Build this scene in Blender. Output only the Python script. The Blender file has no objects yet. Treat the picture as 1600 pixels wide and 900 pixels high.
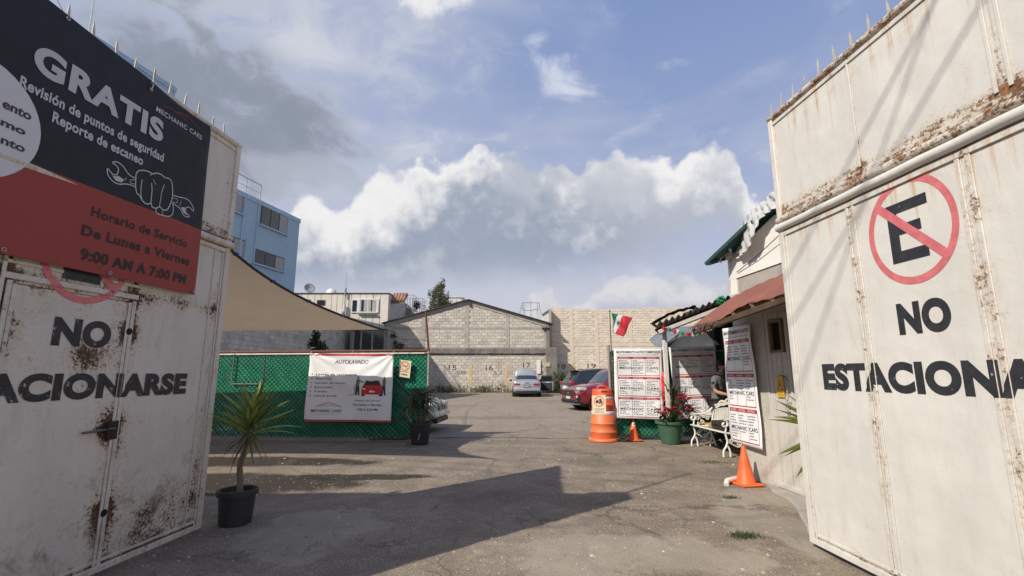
import bpy, bmesh, math, random
import numpy as np
from mathutils import Vector, Matrix, noise as mnoise
random.seed(7)
SC = bpy.context.scene
COL = SC.collection

# ------------------------------------------------------------------ camera
F, PITCH, EYE = 746.7, math.radians(10.1), 1.5
cp, sp_ = math.cos(PITCH), math.sin(PITCH)
cd = bpy.data.cameras.new('camera'); cam = bpy.data.objects.new('camera', cd); COL.objects.link(cam)
cam.location = (0, 0, EYE); cam.rotation_euler = (math.pi/2 + PITCH, 0, 0)
cd.sensor_width = 36; cd.lens = F/1600*36; cd.clip_start = 0.05; cd.clip_end = 2000
SC.camera = cam
SC.view_settings.view_transform = 'Standard'; SC.view_settings.look = 'None'
SC.view_settings.exposure = 0.22; SC.view_settings.gamma = 1.0

def ray(px, py):
    a = (px-800)/F; b = (450-py)/F
    return Vector((a, cp-b*sp_, sp_+b*cp))
def G(px, py, z=0.0):
    d = ray(px, py); return Vector((0, 0, EYE)) + d*((z-EYE)/d.z)
def V(px, py, Y):
    d = ray(px, py); return Vector((0, 0, EYE)) + d*(Y/d.y)
def VX(px, py, X):
    d = ray(px, py); return Vector((0, 0, EYE)) + d*(X/d.x)

# ------------------------------------------------------------------ node helper
class S:
    def __init__(s, nt, sock): s.nt, s.s = nt, sock
    def _m(s, op, *a, clamp=False):
        n = s.nt.nodes.new('ShaderNodeMath'); n.operation = op; n.use_clamp = clamp
        for i, v in enumerate((s,)+a): put(s.nt, n.inputs[i], v)
        return S(s.nt, n.outputs[0])
    def __add__(s, o): return s._m('ADD', o)
    __radd__ = __add__
    def __mul__(s, o): return s._m('MULTIPLY', o)
    __rmul__ = __mul__
    def __sub__(s, o): return s._m('SUBTRACT', o)
    def __rsub__(s, o): return (s*-1.0)+o
    def __truediv__(s, o): return s._m('DIVIDE', o)
    def __rtruediv__(s, o): return S(s.nt, s.nt.nodes.new('ShaderNodeValue').outputs[0])._const(o)/s
    def _const(s, v): s.s.default_value = v; return s
    def mx(s, o): return s._m('MAXIMUM', o)
    def mn(s, o): return s._m('MINIMUM', o)
    def pw(s, o): return s._m('POWER', o)
    def ab(s): return s._m('ABSOLUTE')
    def gt(s, o): return s._m('GREATER_THAN', o)
    def fl(s): return s._m('FLOOR')
    def ss(s, a, b):
        n = s.nt.nodes.new('ShaderNodeMapRange'); n.interpolation_type = 'SMOOTHSTEP'
        put(s.nt, n.inputs[0], s); n.inputs[1].default_value = a; n.inputs[2].default_value = b
        return S(s.nt, n.outputs[0])
    def lin(s, a, b, c=0.0, d=1.0):
        n = s.nt.nodes.new('ShaderNodeMapRange')
        put(s.nt, n.inputs[0], s)
        for i, v in enumerate((a, b, c, d)): n.inputs[i+1].default_value = v
        return S(s.nt, n.outputs[0])
def put(nt, inp, v):
    if isinstance(v, S): nt.links.new(v.s, inp)
    elif isinstance(v, (tuple, list)):
        inp.default_value = tuple(v) + ((1.0,) if len(v) == 3 and len(inp.default_value) == 4 else ())
    else: inp.default_value = v
class NT:
    def __init__(s, nt): s.nt = nt
    def n(s, t, **k):
        x = s.nt.nodes.new(t)
        for a, b in k.items(): setattr(x, a, b)
        return x
    def obj(s): return S(s.nt, s.n('ShaderNodeTexCoord').outputs['Object'])
    def gen(s): return S(s.nt, s.n('ShaderNodeTexCoord').outputs['Generated'])
    def pos(s): return S(s.nt, s.n('ShaderNodeNewGeometry').outputs['Position'])
    def rnd(s): return S(s.nt, s.n('ShaderNodeObjectInfo').outputs['Random'])
    def attr(s, name, out='Color'):
        x = s.n('ShaderNodeAttribute'); x.attribute_name = name; return S(s.nt, x.outputs[out])
    def sep(s, v):
        x = s.n('ShaderNodeSeparateXYZ'); put(s.nt, x.inputs[0], v); return [S(s.nt, o) for o in x.outputs]
    def comb(s, a, b, c):
        x = s.n('ShaderNodeCombineXYZ')
        for i, v in enumerate((a, b, c)): put(s.nt, x.inputs[i], v)
        return S(s.nt, x.outputs[0])
    def sc(s, v, k):
        x = s.n('ShaderNodeVectorMath', operation='MULTIPLY'); put(s.nt, x.inputs[0], v)
        put(s.nt, x.inputs[1], k if isinstance(k, (tuple, list)) else (k, k, k)); return S(s.nt, x.outputs[0])
    def vadd(s, a, b):
        x = s.n('ShaderNodeVectorMath', operation='ADD'); put(s.nt, x.inputs[0], a); put(s.nt, x.inputs[1], b); return S(s.nt, x.outputs[0])
    def noise(s, v, scale=1.0, det=4.0, rough=.5, dist=0.0, out=0):
        x = s.n('ShaderNodeTexNoise'); put(s.nt, x.inputs['Vector'], v)
        x.inputs['Scale'].default_value = scale; x.inputs['Detail'].default_value = det
        x.inputs['Roughness'].default_value = rough; x.inputs['Distortion'].default_value = dist
        return S(s.nt, x.outputs[out])
    def voro(s, v, scale=1.0, feat='F1', out='Distance', rand=1.0):
        x = s.n('ShaderNodeTexVoronoi', feature=feat); put(s.nt, x.inputs['Vector'], v)
        x.inputs['Scale'].default_value = scale; x.inputs['Randomness'].default_value = rand
        return S(s.nt, x.outputs[out])
    def mix(s, f, a, b, bt='MIX'):
        x = s.n('ShaderNodeMix', data_type='RGBA', blend_type=bt); x.clamp_factor = True
        put(s.nt, x.inputs[0], f); put(s.nt, x.inputs[6], a); put(s.nt, x.inputs[7], b)
        return S(s.nt, x.outputs[2])
    def curve(s, v, pts):
        x = s.n('ShaderNodeFloatCurve'); c = x.mapping.curves[0]
        while len(c.points) > 2: c.points.remove(c.points[1])
        c.points[0].location = pts[0]; c.points[1].location = pts[-1]
        for p in pts[1:-1]: c.points.new(*p)
        x.mapping.update(); put(s.nt, x.inputs[1], v); return S(s.nt, x.outputs[0])

# ------------------------------------------------------------------ light: sun behind the camera on the left
LDIR = Vector((.952, .839, -1)).normalized()
sd = bpy.data.lights.new('sun', 'SUN'); sd.energy = 4.3; sd.angle = math.radians(.5); sd.color = (1, .93, .82)
sun = bpy.data.objects.new('sun', sd); COL.objects.link(sun)
sun.rotation_euler = LDIR.to_track_quat('-Z', 'Y').to_euler()
SUN_EL = math.asin(-LDIR.z); SUN_AZ = math.atan2(-LDIR.x, -LDIR.y)

W = bpy.data.worlds.new('World'); SC.world = W; W.use_nodes = True
wn = W.node_tree; wn.nodes.clear(); N = NT(wn)
sky = N.n('ShaderNodeTexSky', sky_type='NISHITA', sun_disc=False)
sky.sun_elevation = SUN_EL; sky.sun_rotation = SUN_AZ; sky.altitude = 2200; sky.air_density = 1.0; sky.dust_density = 1.2; sky.ozone_density = 1.6
D = N.gen()
dx, dy, dz = N.sep(D)
at = N.n('ShaderNodeMath', operation='ARCTAN2'); put(wn, at.inputs[0], dx); put(wn, at.inputs[1], dy)
az = S(wn, at.outputs[0])*57.2958
el = dz._m('ARCSINE')*57.2958
SKS = .10
def radi(c): return tuple(x/SKS for x in c)
base = S(wn, sky.outputs[0])
# noise fields living on the sphere of directions
n1 = N.noise(D, 5.0, 9, .55, .15)             # billows
n2 = N.noise(N.vadd(D, (3.1, 1.7, .4)), 16.0, 7, .58)
n3 = N.noise(N.sc(D, (1, 1, 2.2)), 1.9, 7, .52, .5)      # soft veil
n4 = N.noise(N.vadd(N.sc(D, (1, 1, 1.8)), (9, 2, 5)), 7.5, 8, .6, .8)
vor = N.voro(N.vadd(D, N.sc(N.noise(D, 9, 4, .5, 0, 1), .06)), 17.0, 'SMOOTH_F1')
haze_w = el.lin(0, 30, 1, 0)
col = N.mix(1.0, base, radi((.135, .215, .44)))
col = N.mix(el.lin(10, 50, 1, 0)*.95, col, radi((.35, .41, .58)))
# veil, thicker to the left and low
veil = (n3.ss(.38, .64)*.55 + az.lin(22, -22, -.18, .55) + el.lin(34, 8, -.05, .35))._m('MINIMUM', .88).mx(0)
col = N.mix(veil*(n4.lin(.3, .7, .70, 1.05)), col, radi((.46, .49, .585)))
wis = n4.ss(.54, .74)*n3.ss(.38, .62)*.42
col = N.mix(wis, col, radi((.66, .68, .73)))
def blob(col, a0, e0, ra, re, amp, soft, white, grey, dens=1.0, thick=4.0):
    f = 1.0 - (((az-a0)/ra)*((az-a0)/ra)+((el-e0)/re)*((el-e0)/re))
    f = f + (n4-.5)*amp + (n2-.5)*amp*.5
    return N.mix(f.ss(0, soft)*dens, col, N.mix(f.ss(soft*.3, soft*thick), white, grey))
n1b = N.noise(N.vadd(D, (.025, 0, .04)), 5.0, 9, .58, .15)
vor2 = N.voro(N.vadd(D, N.sc(N.noise(D, 22, 4, .5, 0, 1), .03)), 42.0, 'SMOOTH_F1')
n3b = N.noise(N.vadd(D, (4, 4, 1)), 3.4, 4, .5)
white = radi((.755, .75, .75)); grey = radi((.285, .33, .415)); dgrey = radi((.225, .255, .315)); warm = radi((.70, .68, .67))
# soft grey masses, upper left
col = blob(col, -33, 37, 34, 9, 3.0, 1.6, radi((.56, .58, .63)), radi((.46, .49, .56)), .8, 1.0)
col = blob(col, -36, 25.5, 22, 11, 1.5, 1.0, radi((.40, .43, .50)), dgrey, .95, .75)
col = blob(col, -22, 21, 10, 3.5, 2.4, 1.3, radi((.50, .53, .60)), radi((.40, .44, .52)), .7, 1.0)
col = blob(col, -26, 34, 6, 3, 4.0, 1.6, radi((.66, .67, .70)), radi((.55, .57, .62)), .5, 2)
col = blob(col, -11, 41.2, 6, 2.2, 4.2, 1.3, white, radi((.7, .71, .75)), .95, 2)
col = blob(col, 6.5, 33.5, 5.5, 3.6, 5.5, 2.2, radi((.74, .76, .81)), radi((.66, .69, .76)), .60, 2)
col = blob(col, 3.5, 37.5, 2.2, 1.2, 4.5, 1.6, radi((.74, .76, .81)), radi((.66, .69, .76)), .5, 2)
col = blob(col, -15, 27.5, 8, 1.5, 3.5, 1.8, radi((.62, .64, .70)), radi((.56, .60, .67)), .5, 2)
col = blob(col, 20.5, 33.3, 2.6, .8, 7.0, 3.0, radi((.70, .72, .78)), radi((.66, .69, .75)), .5, 2)
# the cumulus bank: a lit, knobbly top edge over a broad soft grey body
def bank(col, prof, basep, amp, lump, wh, gr, thick, densk=1.0, soft=.8, bsoft=3.0, wob=1.0):
    A = az.lin(-60, 60, 0, 1)
    T = N.curve(A, [((a+60)/120, e/45) for a, e in prof])*45.0
    B = N.curve(A, [((a+60)/120, e/45) for a, e in basep])*45.0
    bump = (n1-.5)*amp + (n2-.5)*amp*.75 - (vor-.4)*lump - (vor2-.4)*lump*.6
    f = T - el + bump*(n3b.lin(.3, .7, .75, 1.5))
    m = f.ss(0, soft)
    m = m*(1.0-(n4.ss(.55, .75)*(1.0-f.ss(0, 2.5))*.6))
    g = el - B + (n4-.5)*5.0 + (n1-.5)*5.0
    m = m*g.ss(-bsoft*.5, bsoft)
    sh = (f*.62 + (n1b-.5)*13.0*wob + (n2-.5)*5.0*wob + (vor-.4)*3.0*wob + (n3b-.5)*11.0*wob).ss(.5, thick)
    gr = N.mix(az.ss(4, 22)*.75, gr, radi((.43, .45, .51)))
    c = N.mix(sh, wh, gr)
    mid = N.mix(.5, wh, gr)
    c = N.mix((n1b*.6+n2*.4).ss(.50, .62)*.55, c, mid); c = N.mix(n4.ss(.45, .75)*.2, c, mid)
    return N.mix(m*densk, col, c)
# pale layer low in the sky
col = N.mix((12.0-el+(n1-.5)*5.0).ss(-3, 5)*.75, col, radi((.52, .53, .59)))
col = bank(col, [(-60, 14), (-40, 15), (-32, 16), (-27, 17.5), (-24, 20.2), (-21, 20.0), (-19, 20.3), (-17.3, 23.2), (-13, 24.8), (-9.5, 25), (-6, 26.4), (-2, 26.0), (1, 24.9), (5, 24.8), (8, 23.4), (12, 24.4), (16, 24.6), (19, 24.0), (22.0, 24.9), (25, 24.8), (26.5, 23.2), (28.8, 19.0), (31, 20.5), (36, 21), (45, 19), (60, 17)],
           [(-60, 6), (-30, 8), (-22, 9.5), (-12, 10.0), (0, 11.5), (8, 12.2), (14, 12.6), (18, 13.5), (24, 15), (28, 13), (32, 14), (60, 10)], 4.2, 3.0, white, grey, 5.2, 1.0, 1.15, 3.4)
# lower row of small clouds near the horizon
col = bank(col, [(-60, 9), (-26, 8.5), (-20, 8.5), (-14, 9.0), (-8, 7.0), (-3, 5.0), (1, 7.0), (3, 9.8), (5, 9.6), (7, 7.5), (10, 10.2), (13, 11.8), (17, 12.6), (20, 11.6), (23, 10), (27, 12), (30, 14), (60, 9)],
           [(-60, -4), (0, -4), (60, -4)], 4.0, 2.6, warm, radi((.42, .45, .53)), 4.2, .62, 1.2, .8)
W.cycles.sampling_method = 'MANUAL'; W.cycles.sample_map_resolution = 512
bg = N.n('ShaderNodeBackground'); bg.inputs[1].default_value = SKS
put(wn, bg.inputs[0], col)
ow = N.n('ShaderNodeOutputWorld'); wn.links.new(bg.outputs[0], ow.inputs[0])

# ------------------------------------------------------------------ mesh helpers
def tag(o, label=None, cat=None, group=None, kind=None):
    for k, v in (('label', label), ('category', cat), ('group', group), ('kind', kind)):
        if v: o[k] = v
    return o
def empty(name, loc=(0, 0, 0), rz=0.0, label=None, cat=None, group=None):
    o = bpy.data.objects.new(name, None); COL.objects.link(o); o.location = loc; o.rotation_euler = (0, 0, rz)
    o.empty_display_size = .1
    return tag(o, label, cat, group)
class MB:
    def __init__(s): s.v, s.f, s.t = [], [], []
    def add(s, vs, fs, tint=None):
        b = len(s.v); s.v += [tuple(p) for p in vs]; s.f += [tuple(b+i for i in f) for f in fs]
        s.t += [tint]*len(fs); return s
    def box(s, a, b, tint=None):
        x0, y0, z0 = [min(p, q) for p, q in zip(a, b)]; x1, y1, z1 = [max(p, q) for p, q in zip(a, b)]
        return s.add([(x0, y0, z0), (x1, y0, z0), (x1, y1, z0), (x0, y1, z0), (x0, y0, z1), (x1, y0, z1), (x1, y1, z1), (x0, y1, z1)],
              [(0, 3, 2, 1), (4, 5, 6, 7), (0, 1, 5, 4), (1, 2, 6, 5), (2, 3, 7, 6), (3, 0, 4, 7)], tint)
    def bar(s, p, q, w, h=None, up=(0, 0, 1), tint=None):
        p, q = Vector(p), Vector(q); h = w if h is None else h; d = (q-p).normalized(); u = Vector(up)
        x = d.cross(u)
        if x.length < 1e-4: x = d.cross(Vector((1, 0, 0)))
        x.normalize(); y = x.cross(d).normalized(); x = x*w/2; y = y*h/2
        return s.add([p-x-y, p+x-y, p+x+y, p-x+y, q-x-y, q+x-y, q+x+y, q-x+y],
              [(0, 1, 2, 3), (7, 6, 5, 4), (0, 4, 5, 1), (1, 5, 6, 2), (2, 6, 7, 3), (3, 7, 4, 0)], tint)
    def tube(s, pts, r, n=8, cap=True, closed=False):
        pts = [Vector(p) for p in pts]; m = len(pts)
        rs = r if isinstance(r, (list, tuple)) else [r]*m
        prev = None; rings = []
        for i, p in enumerate(pts):
            a = pts[(i-1) % m] if (i or closed) else p; b = pts[(i+1) % m] if (i < m-1 or closed) else p
            d = (b-a).normalized()
            if prev is None:
                x = d.cross(Vector((0, 0, 1)))
                if x.length < 1e-3: x = d.cross(Vector((1, 0, 0)))
            else: x = prev-d*prev.dot(d)
            x.normalize(); prev = x; y = d.cross(x)
            rings.append([p+(x*math.cos(2*math.pi*k/n)+y*math.sin(2*math.pi*k/n))*rs[i] for k in range(n)])
        vs = [v for g in rings for v in g]; fs = []
        for i in range(m if closed else m-1):
            j = (i+1) % m
            for k in range(n): fs.append((i*n+k, i*n+(k+1) % n, j*n+(k+1) % n, j*n+k))
        if cap and not closed: fs += [tuple(range(n-1, -1, -1)), tuple((m-1)*n+k for k in range(n))]
        return s.add(vs, fs)
    def lathe(s, prof, c=(0, 0, 0), n=24, a0=0, a1=2*math.pi):
        c = Vector(c); full = abs(a1-a0-2*math.pi) < 1e-6; m = n if full else n+1
        vs = [c+Vector((r*math.cos(a0+(a1-a0)*k/n), r*math.sin(a0+(a1-a0)*k/n), z)) for r, z in prof for k in range(m)]
        fs = [(i*m+k, i*m+(k+1) % m, (i+1)*m+(k+1) % m, (i+1)*m+k) for i in range(len(prof)-1) for k in range(n)]
        return s.add(vs, fs)
    def prism(s, poly, a, b, mp=None):      # polygon in the XZ plane, from y=a to y=b (mp maps (x,y,z))
        n = len(poly); vs = [(x, a, z) for x, z in poly]+[(x, b, z) for x, z in poly]
        if mp: vs = [mp(*v) for v in vs]
        return s.add(vs, [tuple(range(n)), tuple(range(2*n-1, n-1, -1))]+[(i, i+n, (i+1) % n+n, (i+1) % n) for i in range(n)])
    def grid(s, f, nu, nv, tint=None):
        vs = [f(i/nu, j/nv) for j in range(nv+1) for i in range(nu+1)]
        return s.add(vs, [(j*(nu+1)+i, j*(nu+1)+i+1, (j+1)*(nu+1)+i+1, (j+1)*(nu+1)+i) for j in range(nv) for i in range(nu)], tint)
    def mesh(s, name, mat, smooth=False, off=(0, 0, 0)):
        me = bpy.data.meshes.new(name); o = Vector(off)
        me.from_pydata([(x-o.x, y-o.y, z-o.z) for x, y, z in s.v], [], s.f)
        if any(t is not None for t in s.t):
            ca = me.color_attributes.new('tint', 'FLOAT_COLOR', 'CORNER'); arr = np.ones((len(me.loops), 4), 'f'); k = 0
            for f, t in zip(s.f, s.t):
                t = t if t is not None else .5
                arr[k:k+len(f), :3] = t; k += len(f)
            ca.data.foreach_set('color', arr.ravel())
        if mat: me.materials.append(mat)
        if smooth: me.polygons.foreach_set('use_smooth', [True]*len(me.polygons))
        me.update(); return me
    def build(s, name, mat, parent=None, smooth=False, bevel=0, local=False, solid=0, sub=0, fix=False, segs=2):
        off = (0, 0, 0)
        if parent is not None and not local:
            p = parent; off = Vector((0, 0, 0))
            while p is not None: off += p.location; p = p.parent
        me = s.mesh(name, mat, smooth, off)
        if fix:
            bm = bmesh.new(); bm.from_mesh(me); bmesh.ops.recalc_face_normals(bm, faces=bm.faces); bm.to_mesh(me); bm.free()
        o = bpy.data.objects.new(name, me); COL.objects.link(o)
        if parent is not None: o.parent = parent
        if sub: m = o.modifiers.new('s', 'SUBSURF'); m.levels = m.render_levels = sub
        if solid: m = o.modifiers.new('t', 'SOLIDIFY'); m.thickness = solid; m.offset = 0
        if bevel:
            m = o.modifiers.new('b', 'BEVEL'); m.width = bevel; m.segments = segs; m.limit_method = 'ANGLE'; m.angle_limit = math.radians(40)
            me.polygons.foreach_set('use_smooth', [True]*len(me.polygons))
            try: me.set_sharp_from_angle(angle=math.radians(50))
            except Exception: pass
        elif smooth:
            try: me.set_sharp_from_angle(angle=math.radians(50))
            except Exception: pass
        return o
def copy_tree(o, parent=None):
    c = o.copy(); COL.objects.link(c)
    if parent is not None: c.parent = parent; c.matrix_parent_inverse = o.matrix_parent_inverse
    for ch in list(o.children): copy_tree(ch, c)
    return c
_cap = None
def glyphs(txt, bold=0.0, shear=0.0, space=1.0):
    """flat triangulated lettering, x from 0 to 1, y in units of the capital height"""
    global _cap
    def raw(t):
        c = bpy.data.curves.new('lettering', 'FONT'); c.body = t; c.offset = bold; c.shear = shear; c.space_character = space; c.resolution_u = 6
        o = bpy.data.objects.new('lettering', c); COL.objects.link(o)
        me = bpy.data.meshes.new_from_object(o.evaluated_get(bpy.context.evaluated_depsgraph_get()))
        vs = [(v.co.x, v.co.y) for v in me.vertices]; fs = [tuple(p.vertices) for p in me.polygons]
        bpy.data.objects.remove(o); bpy.data.meshes.remove(me); return vs, fs
    if _cap is None: _cap = max(y for x, y in raw('H')[0])
    vs, fs = raw(txt)
    x0 = min(v[0] for v in vs); x1 = max(v[0] for v in vs)
    return [((x-x0)/(x1-x0), y/_cap) for x, y in vs], fs
def lettering(mb, mp, txt, x0, x1, zb, cap, bold=0.0, shear=0.0, space=1.0):
    """text between x0 and x1 on baseline zb, through mp(x, z)"""
    vs, fs = glyphs(txt, bold, shear, space)
    mb.add([mp(x0+(x1-x0)*x, zb+y*cap) for x, y in vs], fs)
def polyline(mb, mp, pts, w, closed=False):
    """flat ribbon through 2D points"""
    n = len(pts); L = []; R = []
    for i in range(n):
        a = pts[(i-1) % n] if (closed or i) else pts[i]; b = pts[(i+1) % n] if (closed or i < n-1) else pts[i]
        dx_, dz_ = b[0]-a[0], b[1]-a[1]; l = math.hypot(dx_, dz_) or 1
        nx, nz = -dz_/l*w/2, dx_/l*w/2
        L.append(mp(pts[i][0]+nx, pts[i][1]+nz)); R.append(mp(pts[i][0]-nx, pts[i][1]-nz))
    fs = [(i, (i+1) % n, (i+1) % n+n, i+n) for i in range(n if closed else n-1)]
    mb.add(L+R, fs)
def arc(cx, cz, rx, rz, a0, a1, n=32):
    return [(cx+rx*math.cos(a0+(a1-a0)*k/n), cz+rz*math.sin(a0+(a1-a0)*k/n)) for k in range(n+1)]
def disc(mb, mp, cx, cz, rx, rz=None, n=32):
    rz = rz or rx; mb.add([mp(cx+rx*math.cos(2*math.pi*k/n), cz+rz*math.sin(2*math.pi*k/n)) for k in range(n)], [tuple(range(n))])
def rect(mb, mp, x0, z0, x1, z1): mb.add([mp(x0, z0), mp(x1, z0), mp(x1, z1), mp(x0, z1)], [(0, 1, 2, 3)])
def poly(mb, mp, pts): mb.add([mp(*p) for p in pts], [tuple(range(len(pts)))])

# ------------------------------------------------------------------ materials
MAT = {}
def newmat(name):
    m = bpy.data.materials.new(name); m.use_nodes = True; nt = m.node_tree
    b = nt.nodes['Principled BSDF']; MAT[name] = m
    return m, nt, NT(nt), b
def bumpy(nt, b, h, strength=.4, dist=.01):
    x = nt.nodes.new('ShaderNodeBump'); x.inputs['Strength'].default_value = strength; x.inputs['Distance'].default_value = dist
    put(nt, x.inputs['Height'], h); nt.links.new(x.outputs[0], b.inputs['Normal'])
def P(name, col, rough=.6, metal=0.0, var=.18, vs=6.0, bump=.15, bs=60.0, dirt=0.0, dcol=(.10, .075, .05), coat=0.0, spec=.5, bd=.004, tint=0.0, rnd=0.0, trans=0.0):
    if name in MAT: return MAT[name]
    m, nt, N, b = newmat(name); o = N.obj()
    n = N.noise(o, vs, 5, .6); f = N.noise(N.vadd(o, (5, 3, 1)), vs*6, 4, .6)
    k = n.lin(.25, .75, 1-var, 1+var)*f.lin(.25, .75, 1-var*.5, 1+var*.5)
    if tint: k = k*N.attr('tint', 'Fac').lin(0, 1, 1-tint, 1+tint)
    if rnd: k = k*N.rnd().lin(0, 1, 1-rnd, 1+rnd)
    c = N.sc(col, (1, 1, 1)); c = N.sc(c, (1, 1, 1))
    v = nt.nodes.new('ShaderNodeVectorMath'); v.operation = 'SCALE'; put(nt, v.inputs[0], c); put(nt, v.inputs['Scale'], k); c = S(nt, v.outputs[0])
    if dirt:
        d = N.noise(N.sc(o, (1, 1, .45)), vs*.8, 8, .7, .4).ss(.62-dirt*.25, .74)
        c = N.mix(d*min(1, dirt*1.3), c, dcol)
    put(nt, b.inputs['Base Color'], c)
    put(nt, b.inputs['Roughness'], f.lin(.2, .8, max(.03, rough-.08), min(1, rough+.1)))
    b.inputs['Metallic'].default_value = metal; b.inputs['Specular IOR Level'].default_value = spec
    b.inputs['Coat Weight'].default_value = coat; b.inputs['Coat Roughness'].default_value = .06
    if bump: bumpy(nt, b, N.noise(o, bs, 5, .6)+n*.6, bump, bd)
    if trans:
        t = nt.nodes.new('ShaderNodeBsdfTranslucent'); put(nt, t.inputs[0], c); mx = nt.nodes.new('ShaderNodeMixShader'); mx.inputs[0].default_value = trans
        nt.links.new(b.outputs[0], mx.inputs[1]); nt.links.new(t.outputs[0], mx.inputs[2]); nt.links.new(mx.outputs[0], nt.nodes['Material Output'].inputs[0])
    return m

RUST1, RUST2, RUST3 = (.36, .17, .07), (.20, .09, .042), (.08, .045, .028)
def rust_col(N, o, dark=False):
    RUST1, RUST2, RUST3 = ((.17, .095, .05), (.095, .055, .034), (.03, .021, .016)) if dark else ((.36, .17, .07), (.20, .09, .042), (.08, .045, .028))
    a = N.noise(o, 9, 7, .65); c = N.noise(N.vadd(o, (3, 3, 3)), 34, 6, .7)
    return N.mix(c.ss(.35, .68), N.mix(a.ss(.38, .62), RUST1, RUST2), RUST3)
def gate_mat(name, paint, gauss=(), vstreak=.55, top=4.08, patch=.70, dirt=.4, amount=1.0, rails=(), blobs=(), grime=0.0):
    """old white gloss paint on sheet steel, rusting along its seams (object x along the leaf, z up)"""
    m, nt, N, b = newmat(name); o = N.obj(); x, y, z = N.sep(o)
    fine = N.noise(o, 38, 9, .74); med = N.noise(N.vadd(o, (7, 1, 2)), 6.5, 8, .62); big = N.noise(o, 1.3, 4, .5)
    r = (med-.5)*1.0+(fine-.5)*1.9-(patch-.38)
    for s0, w, a in gauss:
        e = ((x-s0)/w); r = r + (1.0/(e*e+1.0))*a
    for z0, w, a in rails:
        e = ((z-z0)/w); r = r + (1.0/(e*e+1.0))*a
    for s0, z0, w, a in blobs:
        e = ((x-s0)/w); g = ((z-z0)/w); r = r + (1.0/(e*e+g*g+1.0))*a
    rust = (r*amount).ss(.14, .34)
    halo = (r*amount).ss(-.22, .26)
    # runs of rusty water under the rails
    st = N.noise(N.comb(x*13.0, y*3.0, z*.35), 1.0, 5, .6); stf = N.noise(N.comb(x*48.0, y*3.0, z*1.3), 1.0, 4, .6)
    fall = None
    for z0, ln in vstreak if isinstance(vstreak, tuple) else ((2.86, .9), (4.06, .9)):
        f = (z0-z); g = f.lin(0, ln, 1, 0)*f.gt(0)
        fall = g if fall is None else fall.mx(g)
    run = ((st-.5)*2.2+(stf-.5)*1.2+fall*.62-.42).ss(.12, .55)*fall
    grey_ = N.mix(big.ss(.35, .7)*.5, paint, tuple(c*.86 for c in paint))
    c = N.mix(N.noise(N.comb(x*5.0, y, z*1.2), 1.6, 8, .65).ss(.50, .80)*dirt, grey_, (.42, .36, .28))
    c = N.mix(run*.75, c, (.46, .27, .12))
    wth = N.noise(N.comb(x*2.2, y, z*.8), 1.0, 7, .62, .5); c = N.mix(wth.ss(.42, .66)*.30, c, tuple(q*.74 for q in paint)); c = N.mix(N.noise(N.comb(x*90.0, y, z*1.1), 1.0, 3, .6).ss(.60, .75)*.28, c, (.40, .35, .28))
    c = N.mix(halo*.5, c, (.46, .33, .20))
    spk = N.noise(N.vadd(o, (3, 9, 1)), 120, 4, .7).ss(.60, .68)*(r*amount).ss(-.30, .15); c = N.mix(spk*.8, c, (.10, .06, .04))
    chip = N.noise(N.vadd(o, (11, 4, 0)), 55, 5, .7).ss(.70, .76)*N.noise(o, 3.0, 3, .5).ss(.45, .6)
    c = N.mix(chip*.8, c, (.16, .13, .11))
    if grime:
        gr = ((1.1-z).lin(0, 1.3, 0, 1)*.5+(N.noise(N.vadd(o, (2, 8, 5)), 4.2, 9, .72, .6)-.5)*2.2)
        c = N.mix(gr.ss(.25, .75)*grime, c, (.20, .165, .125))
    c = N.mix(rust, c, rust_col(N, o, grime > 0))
    put(nt, b.inputs['Base Color'], c); put(nt, b.inputs['Roughness'], N.mix(rust, (.55, .55, .55), (.9, .9, .9))); b.inputs['Specular IOR Level'].default_value = .25
    bumpy(nt, b, rust*.8+fine*.35+N.noise(o, 2.2, 2, .5)*3.0+N.noise(N.vadd(o, (1, 1, 6)), 5.0, 2, .4)*1.6+chip*-.4, .55, .009)
    return m
paintc = (.64, .62, .58)
gate_sheet = gate_mat('gate_sheet', paintc, gauss=((.86, .035, .42), (1.80, .04, .45), (0.03, .03, .3)), rails=((2.85, .03, .30), (3.10, .05, .6), (.06, .05, .5)), patch=.74)
gate_sheet_up = gate_mat('gate_sheet_upper', paintc, gauss=((1.03, .025, .30), (2.07, .05, .36), (0.03, .03, .3)), rails=((3.10, .045, .50), (4.02, .03, .25)), patch=.76, vstreak=((4.06, 1.1), (3.9, .5)))
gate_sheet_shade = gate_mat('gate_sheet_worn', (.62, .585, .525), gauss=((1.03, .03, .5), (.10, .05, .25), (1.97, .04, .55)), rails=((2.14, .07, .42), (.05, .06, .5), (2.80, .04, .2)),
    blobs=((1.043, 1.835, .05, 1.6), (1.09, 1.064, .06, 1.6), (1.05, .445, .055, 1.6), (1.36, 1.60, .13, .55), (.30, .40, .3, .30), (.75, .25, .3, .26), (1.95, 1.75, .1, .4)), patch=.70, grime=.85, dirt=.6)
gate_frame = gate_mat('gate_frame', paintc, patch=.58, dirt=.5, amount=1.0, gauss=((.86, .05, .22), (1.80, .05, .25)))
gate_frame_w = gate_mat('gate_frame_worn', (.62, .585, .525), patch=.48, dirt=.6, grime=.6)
gate_rusty = gate_mat('gate_rail_rusty', paintc, patch=.235, dirt=.6)
gate_pipe = gate_mat('gate_pipe', (.64, .62, .58), patch=.72, dirt=.3)
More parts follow.
